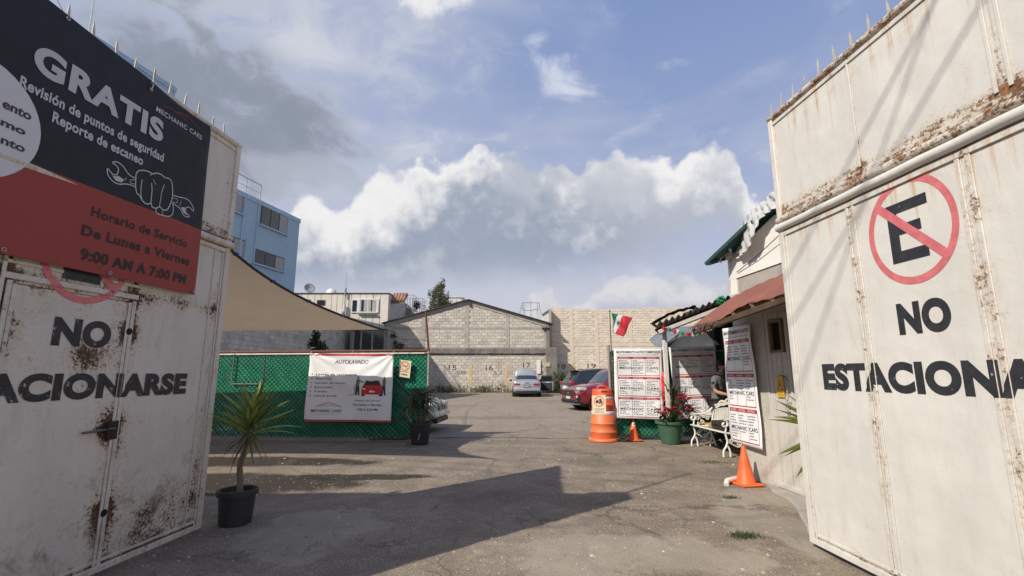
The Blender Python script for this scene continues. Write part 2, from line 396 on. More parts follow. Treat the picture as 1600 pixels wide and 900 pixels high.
def sign_paint(name, col, wear=.60, under=paintc):
    m, nt, N, b = newmat(name); o = N.obj()
    w = (N.noise(o, 38, 7, .75)*.6+N.noise(N.vadd(o, (4, 4, 4)), 7, 5, .6)*.5)
    c = N.mix(N.noise(o, 12, 6, .7).ss(.35, .7)*.35, col, tuple(x*1.8+.03 for x in col))
    put(nt, b.inputs['Base Color'], N.mix(w.ss(wear, wear+.05)*.85, c, under)); b.inputs['Roughness'].default_value = .55
    return m
black_paint = sign_paint('sign_paint_black', (.018, .019, .024), .655)
red_paint = sign_paint('sign_paint_red', (.50, .13, .14), .70)
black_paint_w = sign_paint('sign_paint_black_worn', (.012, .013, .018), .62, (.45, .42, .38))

# ------------------------------------------------------------------ ground
def ground_height(x, y):
    d = max(abs(x)/7, max(0, y-3)/12)
    k = max(0.0, 1-max(0, d-.7)*1.6)
    h = (mnoise.fractal(Vector((x*.55, y*.55, 1)), 1, 2, 4)*.016+mnoise.fractal(Vector((x*4, y*4, 3)), 1, 2, 4)*.0045+mnoise.noise(Vector((x*15, y*15, 3)))*.0028)*k
    return h-.012
def axis(lo, hi, fine_lo, fine_hi, step):
    a = [fine_lo]
    while a[-1] < fine_hi: a.append(a[-1]+step)
    s = step
    while a[-1] < hi: s *= 1.35; a.append(min(hi, a[-1]+s))
    s = step; b = [fine_lo]
    while b[-1] > lo: s *= 1.35; b.append(max(lo, b[-1]-s))
    return b[:0:-1]+a
XS = axis(-400, 400, -6.5, 6.5, .04); YS = axis(-60, 700, 2.2, 13.5, .045)
gv = [(x, y, ground_height(x, y)) for y in YS for x in XS]; nx_ = len(XS)
me = bpy.data.meshes.new('ground'); me.from_pydata(gv, [], [(j*nx_+i, j*nx_+i+1, (j+1)*nx_+i+1, (j+1)*nx_+i) for j in range(len(YS)-1) for i in range(nx_-1)])
me.polygons.foreach_set('use_smooth', [True]*len(me.polygons))
ground = bpy.data.objects.new('ground', me); COL.objects.link(ground); tag(ground, 'worn grey brown asphalt and packed dirt of the car park', kind='structure')
m, nt, N, b = newmat('asphalt'); o = N.pos(); x, y, z = N.sep(o)
big = N.noise(o, .35, 5, .6, .3); med = N.noise(N.vadd(o, (4, 9, 0)), 1.6, 8, .65, .3); fine = N.noise(o, 55, 6, .75); grit = N.voro(o, 75, 'F1'); grit2 = N.voro(N.vadd(o, (1, 2, 0)), 24, 'F1')
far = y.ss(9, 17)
c = N.mix(med.ss(.35, .68), (.220, .180, .142), (.365, .308, .250))
c = N.mix(big.ss(.40, .66)*.65, c, (.345, .295, .24))
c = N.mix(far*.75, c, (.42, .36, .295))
c = N.mix(fine.ss(.42, .70)*.68, c, (.115, .097, .082))
c = N.mix((1.0-grit.ss(.10, .34))*.62*N.noise(o, 5, 4, .6).ss(.38, .60), c, (.47, .42, .36))
c = N.mix(grit.ss(.40, .62)*.45, c, (.075, .064, .055))
spk = N.noise(o, 150, 3, .6); c = N.mix(spk.ss(.58, .70)*.5, c, (.10, .085, .07)); c = N.mix(spk.ss(.42, .30)*.35, c, (.45, .40, .35)) if False else c
mid_ = N.noise(N.vadd(o, (13, 2, 0)), 4.2, 8, .72, .3); c = N.mix(mid_.ss(.50, .72)*.42, c, (.13, .108, .088)); c = N.mix((1.0-mid_.ss(.30, .46))*.40, c, (.38, .33, .275))
c = N.mix((1.0-grit2.ss(.08, .2))*.55*N.noise(N.vadd(o, (2, 0, 0)), 2, 3, .5).ss(.5, .66), c, (.40, .37, .33))
# pale worn concrete patches and dark oil stains at their places
def pat(cx, cy, rx, ry, w=.9, s=1.7):
    e = ((x-cx)/rx); g = ((y-cy)/ry); return (1.0-(e*e+g*g)+(N.noise(N.vadd(o, (cx, cy, 0)), s, 7, .65, .4)-.5)*w*4.0).ss(.0, .5)
for a in ((.9, 4.4, 1.3, .55), (-1.9, 5.0, .7, .9), (2.6, 5.2, .5, .9), (3.4, 6.2, .9, .6)): c = N.mix(pat(*a)*.5, c, (.36, .325, .275))
for a in ((-4.7, 8.72, 2.7, .55, .45), (-4.0, 7.05, 2.4, .75, .4), (-2.2, 7.45, 1.3, .26, .5)): c = N.mix(pat(*a)*.93, c, (.034, .027, .022))
for a in ((-.4, 6.2, .5, .5), (1.6, 8.6, .9, .35), (.3, 11.0, 1.3, .4), (3.3, 7.7, .5, .5), (-1, 17, 3, .7)): c = N.mix(pat(*a)*.4, c, (.13, .11, .095))
for a in ((-3.4, 23, 2.5, 1.2), (2, 27, 4, 1.0), (-4, 32, 3, 1.6)): c = N.mix(pat(*a)*.35, c, (.17, .145, .12))
# cracks
cv = N.vadd(o, N.sc(N.noise(o, 2.2, 5, .7, 0, 1), .55)); ce = N.voro(cv, .62, 'DISTANCE_TO_EDGE'); cr = (1.0-ce.ss(.003, .022))*N.noise(N.vadd(o, (8, 8, 0)), .7, 3, .5).ss(.52, .64)
cv2 = N.vadd(o, N.sc(N.noise(o, 5, 5, .7, 0, 1), .2)); ce2 = N.voro(cv2, 2.3, 'DISTANCE_TO_EDGE'); cr2 = (1.0-ce2.ss(.006, .03))*N.noise(N.vadd(o, (3, 5, 0)), .9, 3, .5).ss(.50, .62)
c = N.mix(cr*.55, c, (.085, .07, .058)); c = N.mix(cr2*.5, c, (.09, .075, .06))
tl = N.noise(N.comb(x*.9, y*.08, 0.0), 2.0, 4, .6)   # tyre-worn lanes
c = N.mix(tl.ss(.52, .68)*.22, c, (.15, .13, .11))
wv = nt.nodes.new('ShaderNodeVectorMath'); wv.operation = 'MULTIPLY'; put(nt, wv.inputs[0], c); wv.inputs[1].default_value = (1.05, 1.015, .955); c = S(nt, wv.outputs[0])
put(nt, b.inputs['Base Color'], c); put(nt, b.inputs['Roughness'], fine.lin(.3, .7, .82, .97)); b.inputs['Specular IOR Level'].default_value = .25
bumpy(nt, b, fine*.5+(1.0-grit.ss(0, .3))*.55+(1.0-grit2.ss(0, .22))*.6-cr*1.2-cr2*.7+med*.8, .75, .012)
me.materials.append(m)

# loose stones: countless, one object
mb = MB(); rr = random.Random(3)
oct_ = [(1, 0, 0), (0, 1, 0), (-1, 0, 0), (0, -1, 0), (0, 0, .7), (0, 0, -.4)]; of = [(0, 1, 4), (1, 2, 4), (2, 3, 4), (3, 0, 4), (1, 0, 5), (2, 1, 5), (3, 2, 5), (0, 3, 5)]
for i in range(11000):
    x = rr.uniform(-4.5, 4.2); y = 3.0+11*rr.random()**1.5
    if mnoise.noise(Vector((x*.9, y*.9, 7))) < rr.uniform(-.5, .25): continue
    s = rr.uniform(.004, .0125)*(1+(rr.random() < .05)*1.3); a = rr.uniform(0, 6.3); z = ground_height(x, y)
    mb.add([(x+s*(p[0]*math.cos(a)-p[1]*math.sin(a)*.75), y+s*(p[0]*math.sin(a)+p[1]*math.cos(a)*.75), z+s*p[2]*rr.uniform(.7, 1)) for p in oct_], of, rr.random())
tag(mb.build('loose_gravel', P('stone_chips', (.31, .275, .235), .9, tint=.5)), 'scattered loose stone chips lying on the asphalt', kind='stuff')

# ------------------------------------------------------------------ the two gate leaves
def leaf_frame(A, u):
    rz = math.atan2(u.y, u.x); return rz
AR = Vector((2.673, 4.563, 0)); uR = Vector((.072, -.997, 0)).normalized(); nR = Vector((uR.y, -uR.x, 0))      # nR points to the yard's middle (-x)
AL = Vector((-3.035, 4.946, 0)); uL = Vector((-.1, -.995, 0)).normalized(); nL = Vector((-uL.y, uL.x, 0))      # +x
def pl(px, py, A, u):
    n = Vector((-u.y, u.x, 0)); d = ray(px, py); o_ = Vector((0, 0, EYE)); t = n.dot(A-o_)/n.dot(d); p = o_+d*t; return (p-A).dot(u), p.z

def gate_leaf(side):
    R = side == 'R'
    A, u = (AR, uR) if R else (AL, uL)
    sg = -1 if R else 1           # local y of the face that looks into the opening
    L = 3.05 if R else 2.9; TOP = 4.08 if R else 3.98
    root = empty('gate_leaf', A, math.atan2(u.y, u.x),
        'sunlit white steel gate leaf with a crossed-out E above NO ESTACIONARSE' if R else 'shaded rusty white steel gate leaf that carries the big banner', 'gate', 'steel gate leaves')
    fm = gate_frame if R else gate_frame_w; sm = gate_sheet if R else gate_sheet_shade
    B = lambda nm, m_, mb, bv=.004, **k: mb.build(nm, m_, root, local=True, bevel=bv, **k)
    bx = lambda s0, s1, z0, z1, y0, y1: MB().box((s0, sg*y0, z0), (s1, sg*y1, z1))
    # sheets
    if R:
        for s0, s1 in ((.03, .865), (.865, 1.80), (1.80, L-.03)): B('sheet_panel', sm, bx(s0+.002, s1-.002, .05, 2.87, -.004, .0), 0)
        for s0, s1 in ((.03, 1.03), (1.03, 2.07), (2.07, L-.03)): B('sheet_panel', gate_sheet_up, bx(s0+.002, s1-.002, 3.06, TOP-.03, -.006, -.002), 0)
        for s0, s1 in ((.825, .855), (.885, .915), (1.735, 1.765), (1.80, 1.835)): B('upright', fm, bx(s0, s1, .085, 2.862, .001, .011))
        for s0 in (.856, 1.766): B('seam_strip', fm, bx(s0, s0+.028, .085, 2.862, .0006, .0016), 0)
        B('upright', fm, bx(1.015, 1.035, 3.10, TOP-.05, -.001, .008)); B('upright', fm, bx(2.02, 2.045, 3.10, TOP-.05, -.001, .010)); B('upright', fm, bx(2.10, 2.125, 3.10, TOP-.05, -.001, .010))
    else:
        B('sheet_panel', sm, bx(.03, 1.01, .05, 2.80, -.004, .0), 0); B('sheet_panel', sm, bx(1.985, L-.03, .05, 2.80, -.004, .0), 0)
        B('sheet_panel', sm, bx(1.012, 1.983, 2.078, 2.80, -.004, .0), 0); B('door_backing', sm, bx(1.0, 1.99, .05, 2.09, -.03, -.024), 0)
        B('sheet_panel', sm, bx(.03, 1.5, 2.98, TOP-.03, -.006, -.002), 0); B('sheet_panel', sm, bx(1.504, L-.03, 2.98, TOP-.03, -.006, -.002), 0)
        # the small door cut into the leaf
        door = empty('wicket_door', (0, 0, 0)); door.parent = root
        D = lambda nm, m_, mb, bv=.003: mb.build(nm, m_, door, local=True, bevel=bv)
        D('door_sheet', sm, bx(1.052, 1.925, .07, 2.07, -.008, .003), .002)
        D('door_stile', fm, bx(1.052, 1.078, .07, 2.07, .0035, .012)); D('door_stile', fm, bx(1.90, 1.925, .07, 2.07, .0035, .012))
        for z in (1.835, .445): D('lock_hole', P('hole_black', (.006, .005, .005), .9), MB().tube([(1.043, .012, z), (1.043, .0145, z)], .028, 12), 0)
        D('lock_plate', P('rusty_black_iron', (.03, .018, .012), .85, bump=.6, bs=80), bx(1.03, 1.12, .99, 1.13, .004, .022))
        D('sliding_bolt', P('worn_steel', (.16, .14, .125), .5, .6), MB().tube([(1.07, .034, 1.075), (1.33, .034, 1.068)], .0095, 8))
        D('bolt_staple', MAT['rusty_black_iron'], bx(1.13, 1.145, 1.045, 1.10, .004, .045))
        B('upright', fm, bx(1.012, 1.045, .06, 2.09, .001, .014)); B('upright', fm, bx(1.93, 1.96, .06, 2.09, .001, .014)); B('upright', fm, bx(1.975, 2.0, .06, 2.79, .001, .012))
        B('door_header', fm, bx(1.0, 2.0, 2.10, 2.14, .001, .016)); B('door_header', fm, bx(1.0, 2.0, 2.20, 2.225, .001, .012))
        B('upright', fm, bx(.17, .185, .14, 2.78, .001, .008))
    B('rail_backing', sm, bx(.036, L-.036, 2.74 if not R else 2.84, 3.02 if not R else 3.12, -.022, -.012), 0)
    # frame: far edge, hinge edge, bottom, mid and top rails
    zt = 2.87 if R else 2.80
    B('edge_stile', fm, bx(-.03, .035, .02, TOP, -.03, .018), .006); B('edge_stile', fm, bx(.05, .068, .07, zt-.02, .001, .010))
    B('edge_stile', fm, bx(L-.035, L+.03, .02, TOP, -.03, .018), .006)
    B('bottom_rail', fm, bx(.036, L-.036, .02, .07, -.025, .018), .006); B('bottom_rail', fm, bx(.07, L-.07, .09, .115, .001, .011))
    B('middle_rail', fm, bx(.036, L-.036, zt-.045, zt-.002, .002, .015), .004)
    tb = lambda z, y, r: MB().tube([(-.028+(L+.056)*i/24, sg*y, z+.002*math.sin(i*1.7)) for i in range(25)], r, 12)
    B('rail_pipe', gate_pipe if R else fm, tb(zt+.045, .02, .036), 0, smooth=True); B('rail_tube', gate_rusty, tb(zt+.125, .004, .034), 0, smooth=True)
    B('rail_angle', gate_rusty, bx(.036, L-.036, zt+.16, zt+.192, -.001, .012), .003)
    B('top_rail', gate_rusty if R else fm, tb(TOP, -.004, .032), 0, smooth=True); B('top_angle', fm, bx(.036, L-.036, TOP-.085, TOP-.06, -.001, .01), .003)
    B('back_brace', fm, bx(.036, L-.036, 1.42, 1.46, -.03, -.005)); 
    # spikes
    xs = [1206, 1221, 1239, 1258, 1279, 1304, 1330, 1357, 1388, 1425] if R else [108, 147, 183, 212, 241, 265, 289, 310, 332, 350]
    ss = [pl(x, 185-.94*(x-1203), A, u)[0] if R else pl(x, 222+.77*(x-367), A, u)[0] for x in xs]
    ss += [max(ss)+.17*k for k in range(1, 12) if max(ss)+.17*k < L-.05]
    sm_ = P('spike_steel', (.50, .46, .40), .6, .2, dirt=.5, dcol=(.20, .09, .04)); rq = random.Random(5)
    for s in ss:
        h = .15*rq.uniform(.85, 1.15); t = rq.uniform(-.015, .015)
        MB().add([(s-.011, -.003, TOP+.026), (s+.011, -.003, TOP+.026), (s+.011, .003, TOP+.026), (s-.011, .003, TOP+.026), (s-.010+t*.6, -.003, TOP+h*.72), (s+.010+t*.6, -.003, TOP+h*.72), (s+.010+t*.6, .003, TOP+h*.72), (s-.010+t*.6, .003, TOP+h*.72), (s+t, 0, TOP+h+.03)],
            [(0, 1, 5, 4), (1, 2, 6, 5), (2, 3, 7, 6), (3, 0, 4, 7), (4, 5, 8), (5, 6, 8), (6, 7, 8), (7, 4, 8), (3, 2, 1, 0)]).build('spike', sm_, root, local=True)
    # painted sign
    yo = lambda s, z: sg*(.0165 if (R and (.82 < s < .92 or 1.73 < s < 1.84)) else .0062)
    # letters are cut on flat steel; give them one plane just proud of the ribs only where ribs are
    f = (lambda s, z: (s, -.0130, z)) if R else (lambda s, z: (s, .0165, z))
    f0 = (lambda s, z: (s, -.0022, z)) if R else (lambda s, z: (s, .0058, z))
    bp = black_paint if R else black_paint_w
    def tx(txt, a, b, zb, cap, bold, split=None):
        vs, fs = glyphs(txt, bold, 0, 1.07)
        if not R: a, b = a, b
        m1 = MB()
        def mp(x, y_):
            s = a+(b-a)*x; z = zb+y_*cap; return (s, z)
        P2 = [mp(x, y_) for x, y_ in vs]
        m1.add([f0(*p) for p in P2], fs)
        return m1, P2, fs
    ribs = ((.825, .855), (.885, .915), (1.735, 1.765), (1.80, 1.835)) if R else ((1.012, 1.045), (1.052, 1.078), (.17, .185), (1.90, 1.925), (1.93, 1.96), (1.975, 2.0))
    def clipx(pts, lo, hi):
        def cut(pp, s0, keep):
            out = []
            for i in range(len(pp)):
                p, q = pp[i], pp[(i+1) % len(pp)]; ip, iq = keep(p[0]), keep(q[0])
                if ip: out.append(p)
                if ip != iq: t = (s0-p[0])/(q[0]-p[0]); out.append((s0, p[1]+t*(q[1]-p[1])))
            return out
        pts = cut(pts, lo, lambda v: v >= lo)
        return cut(pts, hi, lambda v: v <= hi) if len(pts) > 2 else []
    def paint(nm, mat, P2, fs):
        m1 = MB(); m1.add([f0(*p) for p in P2], fs)
        for lo, hi in ribs:                      # the same paint carried over each rib's face
            for fc in fs:
                q = clipx([P2[i] for i in fc], lo, hi)
                if len(q) > 2: m1.add([f(*p) for p in q], [tuple(range(len(q)))])
        for lo, hi, yy in (() if R else ((2.10, 2.14, .0174), (2.20, 2.225, .0134))):
            for fc in fs:
                q = [(b_, a_) for a_, b_ in clipx([(P2[i][1], P2[i][0]) for i in fc], lo, hi)]
                if len(q) > 2: m1.add([(a_, yy, b_) for a_, b_ in q], [tuple(range(len(q)))])
        m1.build(nm, mat, root, local=True)
    def word(txt, a, b, zb, cap, bold, space=1.07):
        vs, fs = glyphs(txt, bold, 0, space)
        paint('painted_word', bp, [(a+(b-a)*x, zb+y_*cap) for x, y_ in vs], fs)
    if R: word('NO', 1.166, 1.556, 1.782, .205, .06); word('ESTACIONARSE', .35, 2.47, 1.377, .2, .06)
    else: word('NO', 1.63, 1.19, 1.705, .185, .06); word('ESTACIONARSE', 2.44, .357, 1.325, .172, .06)
    cx, cz = (1.36, 2.487) if R else (1.462, 2.380)
    ro = .385 if R else .375; ri = ro-.052; px_ = 1 if R else -1; w = .345 if R else .35
    q = []; n = 72
    ring = [(cx+(ro if k % 2 == 0 else ri)*math.cos(2*math.pi*(k//2)/n)*(w/.385 if R else .93), cz+(ro if k % 2 == 0 else ri)*math.sin(2*math.pi*(k//2)/n)) for k in range(2*n)]
    paint('painted_ring', red_paint, ring, [(2*k, (2*k+2) % (2*n), (2*k+3) % (2*n), 2*k+1) for k in range(n)])
    X = lambda d: cx+px_*d
    e = [(X(-.165), cz-.215), (X(.12), cz-.215), (X(.12), cz-.135), (X(-.085), cz-.135), (X(-.085), cz-.02), (X(.09), cz-.02), (X(.09), cz+.055), (X(-.085), cz+.055), (X(-.085), cz+.14), (X(.155), cz+.14), (X(.155), cz+.215), (X(-.165), cz+.215)]
    paint('painted_letter', bp, e, [(0, 1, 2, 3), (0, 3, 4, 7), (4, 5, 6, 7), (0, 7, 8, 11), (8, 9, 10, 11)])
    f0s = f0; f0 = (lambda s, z: (s, -.0034, z)) if R else (lambda s, z: (s, .007, z))
    d = .0265; ex = (ri+.02)*.7
    paint('painted_slash', red_paint, [(X(-ex-d*.6), cz+ex-d), (X(-ex+d*.6), cz+ex+d), (X(ex+d*.6), cz-ex+d), (X(ex-d*.6), cz-ex-d)], [(0, 1, 2, 3)])
    # hinges on the post side
    for z in (.5, 2.0, 3.5): B('hinge', fm, MB().tube([(L+.05, -.01, z-.09), (L+.05, -.01, z+.09)], .028, 10), 0, smooth=True)
    return root
gate_leaf('R'); gate_leaf('L')

# street wall and gate pillars beside the opening (mostly behind the camera's left; they throw the long shadow)
plaster_w = P('street_plaster', (.42, .38, .33), .9, dirt=.4, bump=.4, bs=30)
r_ = empty('street_wall', (-3.6, 2.1, 0), 0, 'plastered street wall with a tall pillar beside the shaded gate leaf', 'wall')
MB().box((-3.93, 1.85, 0), (-3.47, 2.2, 5.2)).build('pillar', plaster_w, r_); MB().box((-9.5, 1.9, 0), (-3.932, 2.12, 5.19)).build('masonry', plaster_w, r_)
MB().tube([(-3.56, 2.1, 5.2), (-3.57, 2.12, 6.6)], .02, 6).build('starter_bar', P('rusty_bar', (.14, .07, .04), .9), r_)
r_ = empty('gate_pillar', (3.2, 1.5, 0), 0, 'plastered masonry gate pillar that the sunlit leaf hangs on', 'pillar')
MB().box((2.98, 1.05, 0), (3.4, 1.45, 4.3)).build('shaft', plaster_w, r_); MB().box((2.95, 1.02, 4.3), (3.43, 1.48, 4.38)).build('cap', plaster_w, r_)
# overhead cables over the street, whose thin shadows cross the sunlit leaf
def cable_from_shadow(pa, pb, zc=9.0, r=.011):
    q = []
    for px, py in (pa, pb):
        s, z = pl(px, py, AR, uR); w = AR+uR*s+Vector((0, 0, z)); t = (zc-w.z)/(-LDIR.z); q.append(w-LDIR*t)
    d = (q[1]-q[0]).normalized(); a, b_ = q[0]-d*9, q[1]+d*9
    tag(MB().tube([a+(b_-a)*i/14+Vector((0, 0, 0)) for i in range(15)], r, 6).build('overhead_cable', P('cable_black', (.02, .02, .02), .6)), None, 'cable', 'overhead street cables')
for i, (a, b_) in enumerate((((1346, 215), (1450, 20)), ((1400, 230), (1530, 10)), ((1300, 460), (1345, 330)))):
    s0 = set(bpy.data.objects); cable_from_shadow(a, b_)
    for o_ in set(bpy.data.objects)-s0: o_['label'] = ['thin black cable high over the street, its shadow highest on the leaf', 'black overhead cable whose shadow runs across the upper sheets of the leaf', 'black overhead cable whose shadow falls low beside the painted ring'][i]

# ------------------------------------------------------------------ the big black and red banner on the shaded leaf
def fabric(name, col, rough=.55, trans=0.0, var=.06): return P(name, col, rough, 0, var, 1.5, .25, 3.0, spec=.35, bd=.03, trans=trans)
vin_black = fabric('vinyl_black', (.017, .018, .022), .62); vin_red = fabric('vinyl_red', (.29, .052, .042), .65); vin_white = fabric('vinyl_white', (.80, .795, .785), .5)
ink_silver = P('ink_silver', (.46, .47, .50), .6, bump=0, var=.05); ink_dark = P('ink_dark', (.022, .010, .010), .6, bump=0, var=.05); ink_black = P('ink_black', (.03, .03, .035), .6, bump=0, var=.05)
ink_grey = P('ink_grey', (.20, .20, .22), .6, bump=0, var=.05); ink_red = P('ink_red', (.50, .07, .07), .6, bump=0, var=.05); ink_dim = P('ink_dim_red', (.13, .045, .045), .6, bump=0, var=.05)
ban = empty('hanging_banner', AL, math.atan2(uL.y, uL.x), 'large black and red GRATIS banner hung on the shaded gate leaf', 'banner')
S0, S1, ZB, ZT = .46, 2.75, 2.235, 4.0
def bn(s, z, off=0.0):
    d = math.hypot((s-S0)*1.0, (ZT-.06-z)); cr = .007*math.sin((math.atan2(ZT-z, s-S0+.02))*11)*math.exp(-d*1.3)*min(1, d*3)
    w = .005*math.sin(s*2.9+z*1.7)+.004*math.sin(z*3.1-s*1.3)
    return (s, .052+w+cr+off, z)
def btop(s): return 3.945+(s-.49)*.055 - .03*math.sin(math.pi*min(1, max(0, (s-.49)/.72)))
def bedge(z): return .442+(z-2.24)/(3.945-2.24)*.046
LINE = 2.868
def bgrid(z0f, z1f, a, b, off, n=44, m_=20):
    def f(u, v):
        e = bedge(z0f(0)+(z1f(0)-z0f(0))*v); s = max(a, e) + (b-max(a, e))*u if a < .6 else a+(b-a)*u
        return bn(s, z0f(s)+(z1f(s)-z0f(s))*v, off)
    return MB().grid(f, n, m_)
bgrid(lambda s: ZB, btop, .44, S1, 0, 60, 44).build('cloth', vin_black, ban, smooth=True, local=True, solid=.0015)
bgrid(lambda s: ZB+.0005, lambda s: LINE+.003*math.sin(s*3), .44, S1, .003, 60, 18).build('printed_red_field', vin_red, ban, smooth=True, local=True)
mp = lambda s, z: bn(s, z, .0055)
mpc = lambda s, z: bn(s, z, .0085)
q = MB()
for i in range(8):                    # circle as rings so that it follows the cloth
    n = 40; r0, r1 = .382*i/8, .382*(i+1)/8
    q.add([mp(2.338+r*math.cos(2*math.pi*k/n), 3.029+r*math.sin(2*math.pi*k/n)) for r in (r0, r1) for k in range(n)], [(k, (k+1) % n, (k+1) % n+n, k+n) for k in range(n)])
q.build('printed_circle', P('ink_pale', (.55, .56, .58), .6, bump=0, var=.04), ban, smooth=True, local=True)
def btext(txt, a, b, zc, cap, mat, bold=.03, mpf=None, sub=None, space=1.0, shear=0):
    m_ = MB(); lettering(m_, mpf or mp, txt, a, b, zc-cap/2, cap, bold, shear, space); return m_.build('lettering', mat, ban, local=True)
btext('GRATIS', 2.085, 1.03, 3.60, .195, ink_silver, .045, space=1.12)
btext('Revisión de puntos de seguridad', 2.135, .995, 3.372, .078, ink_silver, .03, space=1.06)
btext('Reporte de escaneo', 1.91, 1.19, 3.25, .078, ink_silver, .03, space=1.06)
btext('MECHANIC CARS', 1.125, .59, 3.77, .047, ink_silver, .02, space=1.08)
btext('. T A L L E R  A U T O M O T R I Z .', 1.17, .64, 3.715, .018, ink_dim, .0)
btext('Horario de Servicio', 1.545, .617, 2.692, .075, ink_dark, .03, space=1.1)
btext('De Lunes a Viernes', 1.593, .561, 2.535, .078, ink_dark, .035, space=1.1)
btext('9:00 AM A 7:00 PM', 1.572, .573, 2.360, .082, ink_dark, .045, space=1.08)
btext('ento', 2.20, 2.035, 3.175, .062, ink_black, .025, mpc); btext('mo', 2.19, 2.05, 3.055, .05, ink_black, .03, mpc); btext('nto', 2.17, 2.035, 2.945, .055, ink_black, .025, mpc)
q = MB(); polyline(q, mp, [(1.06, 3.83), (1.0, 3.85), (.93, 3.85), (.86, 3.875), (.78, 3.88), (.70, 3.855), (.64, 3.84)], .008); polyline(q, mp, [(.95, 3.845), (.85, 3.85), (.77, 3.838)], .006)
q.build('printed_car_outline', P('ink_maroon', (.20, .035, .04), .6, bump=0), ban, local=True)
# fist gripping an open-ended spanner, white line art
def ipt(x, y):         # drawing space (zoomed photo) -> leaf plane
    px, py = 150+x/7.5, 230+y/7.5; return pl(px, py, AL+nL*.055, uL)
def spl(pts, closed=False, k=5):
    n = len(pts); out = []
    for i in range(n if closed else n-1):
        p0 = pts[(i-1) % n] if (closed or i) else pts[0]; p1, p2 = pts[i], pts[(i+1) % n]; p3 = pts[(i+2) % n] if (closed or i < n-2) else p2
        for j in range(k):
            t = j/k; out.append(tuple(.5*((2*p1[a])+(-p0[a]+p2[a])*t+(2*p0[a]-5*p1[a]+4*p2[a]-p3[a])*t*t+(-p0[a]+3*p1[a]-3*p2[a]+p3[a])*t**3) for a in range(len(p1))))
    if not closed: out.append(tuple(pts[-1]))
    return out
ART = [([(450, 360), (400, 340), (350, 290), (310, 230), (260, 185), (215, 170), (185, 182), (215, 205), (250, 250), (240, 310), (200, 325), (160, 290), (125, 250), (125, 310), (160, 370), (210, 415), (270, 435), (330, 430), (400, 445), (450, 470)], 0, 9),
    ([(175, 330), (240, 375), (320, 385), (345, 355)], 0, 5), ([(390, 385), (450, 385), (450, 430), (395, 420), (388, 400), (390, 385)], 0, 5),
    ([(455, 360), (460, 310), (490, 278), (540, 272), (600, 285), (650, 310), (700, 305), (750, 318), (800, 355), (850, 370), (878, 410), (885, 500), (880, 590), (860, 660), (820, 730), (770, 735), (735, 700), (690, 715), (645, 700), (632, 660), (580, 665), (530, 625), (500, 570), (465, 530), (452, 460), (452, 400)], 1, 10),
    ([(530, 380), (515, 470), (515, 560), (530, 620)], 0, 8), ([(640, 420), (645, 500), (635, 600), (632, 655)], 0, 9), ([(790, 440), (760, 520), (745, 610), (730, 690)], 0, 7),
    ([(620, 330), (660, 310), (680, 320)], 0, 6), ([(660, 380), (690, 440)], 0, 6), ([(690, 720), (695, 770), (740, 790), (820, 810), (870, 800), (890, 740), (885, 650)], 0, 9), ([(760, 745), (770, 790)], 0, 5),
    ([(885, 560), (960, 585), (1030, 600), (1090, 640), (1130, 710), (1128, 750), (1085, 705), (1045, 710), (1040, 760), (1085, 810), (1040, 815), (1000, 780), (970, 720), (920, 680), (880, 660)], 0, 9),
    ([(885, 590), (940, 615), (935, 650), (885, 645)], 0, 5), ([(985, 630), (960, 690)], 0, 5)]
q = MB()
for pts, cl, w in ART: polyline(q, mp, spl([ipt(*p) for p in pts], bool(cl)), w/7.5*.0072, bool(cl))
poly(q, mp, [ipt(*p) for p in [(185, 345), (250, 335), (315, 380), (290, 415), (225, 395)]]); poly(q, mp, [ipt(*p) for p in [(980, 705), (1030, 705), (1030, 760), (1060, 805), (1010, 770)]])
q.build('printed_fist_and_spanner', ink_silver, ban, local=True)
for s, z in ((.50, 3.92), (1.21, 3.895), (1.93, 3.99), (.468, 2.262), (1.33, 2.262), (2.05, 2.262)):
    g_ = MB().tube([(s+.012*math.cos(a), .064, z+.012*math.sin(a)) for a in [k*math.pi/5 for k in range(10)]], .0035, 5, closed=True).build('eyelet', P('eyelet_steel', (.45, .45, .45), .4, .7), ban, local=True)
cord = P('white_cord', (.55, .53, .48), .8)
MB().tube([(.50, .066, 3.92), (.44, .06, 3.955), (.40, .02, 3.975)], .004, 5).build('tie_cord', cord, ban, local=True)
MB().tube([(1.21, .066, 3.895), (1.20, .07, 3.945), (1.205, .03, 3.985)], .004, 5).build('tie_cord', cord, ban, local=True)
MB().tube([(.468, .066, 2.262), (.42, .05, 2.20), (.36, .02, 2.12)], .003, 5).build('tie_cord', cord, ban, local=True)

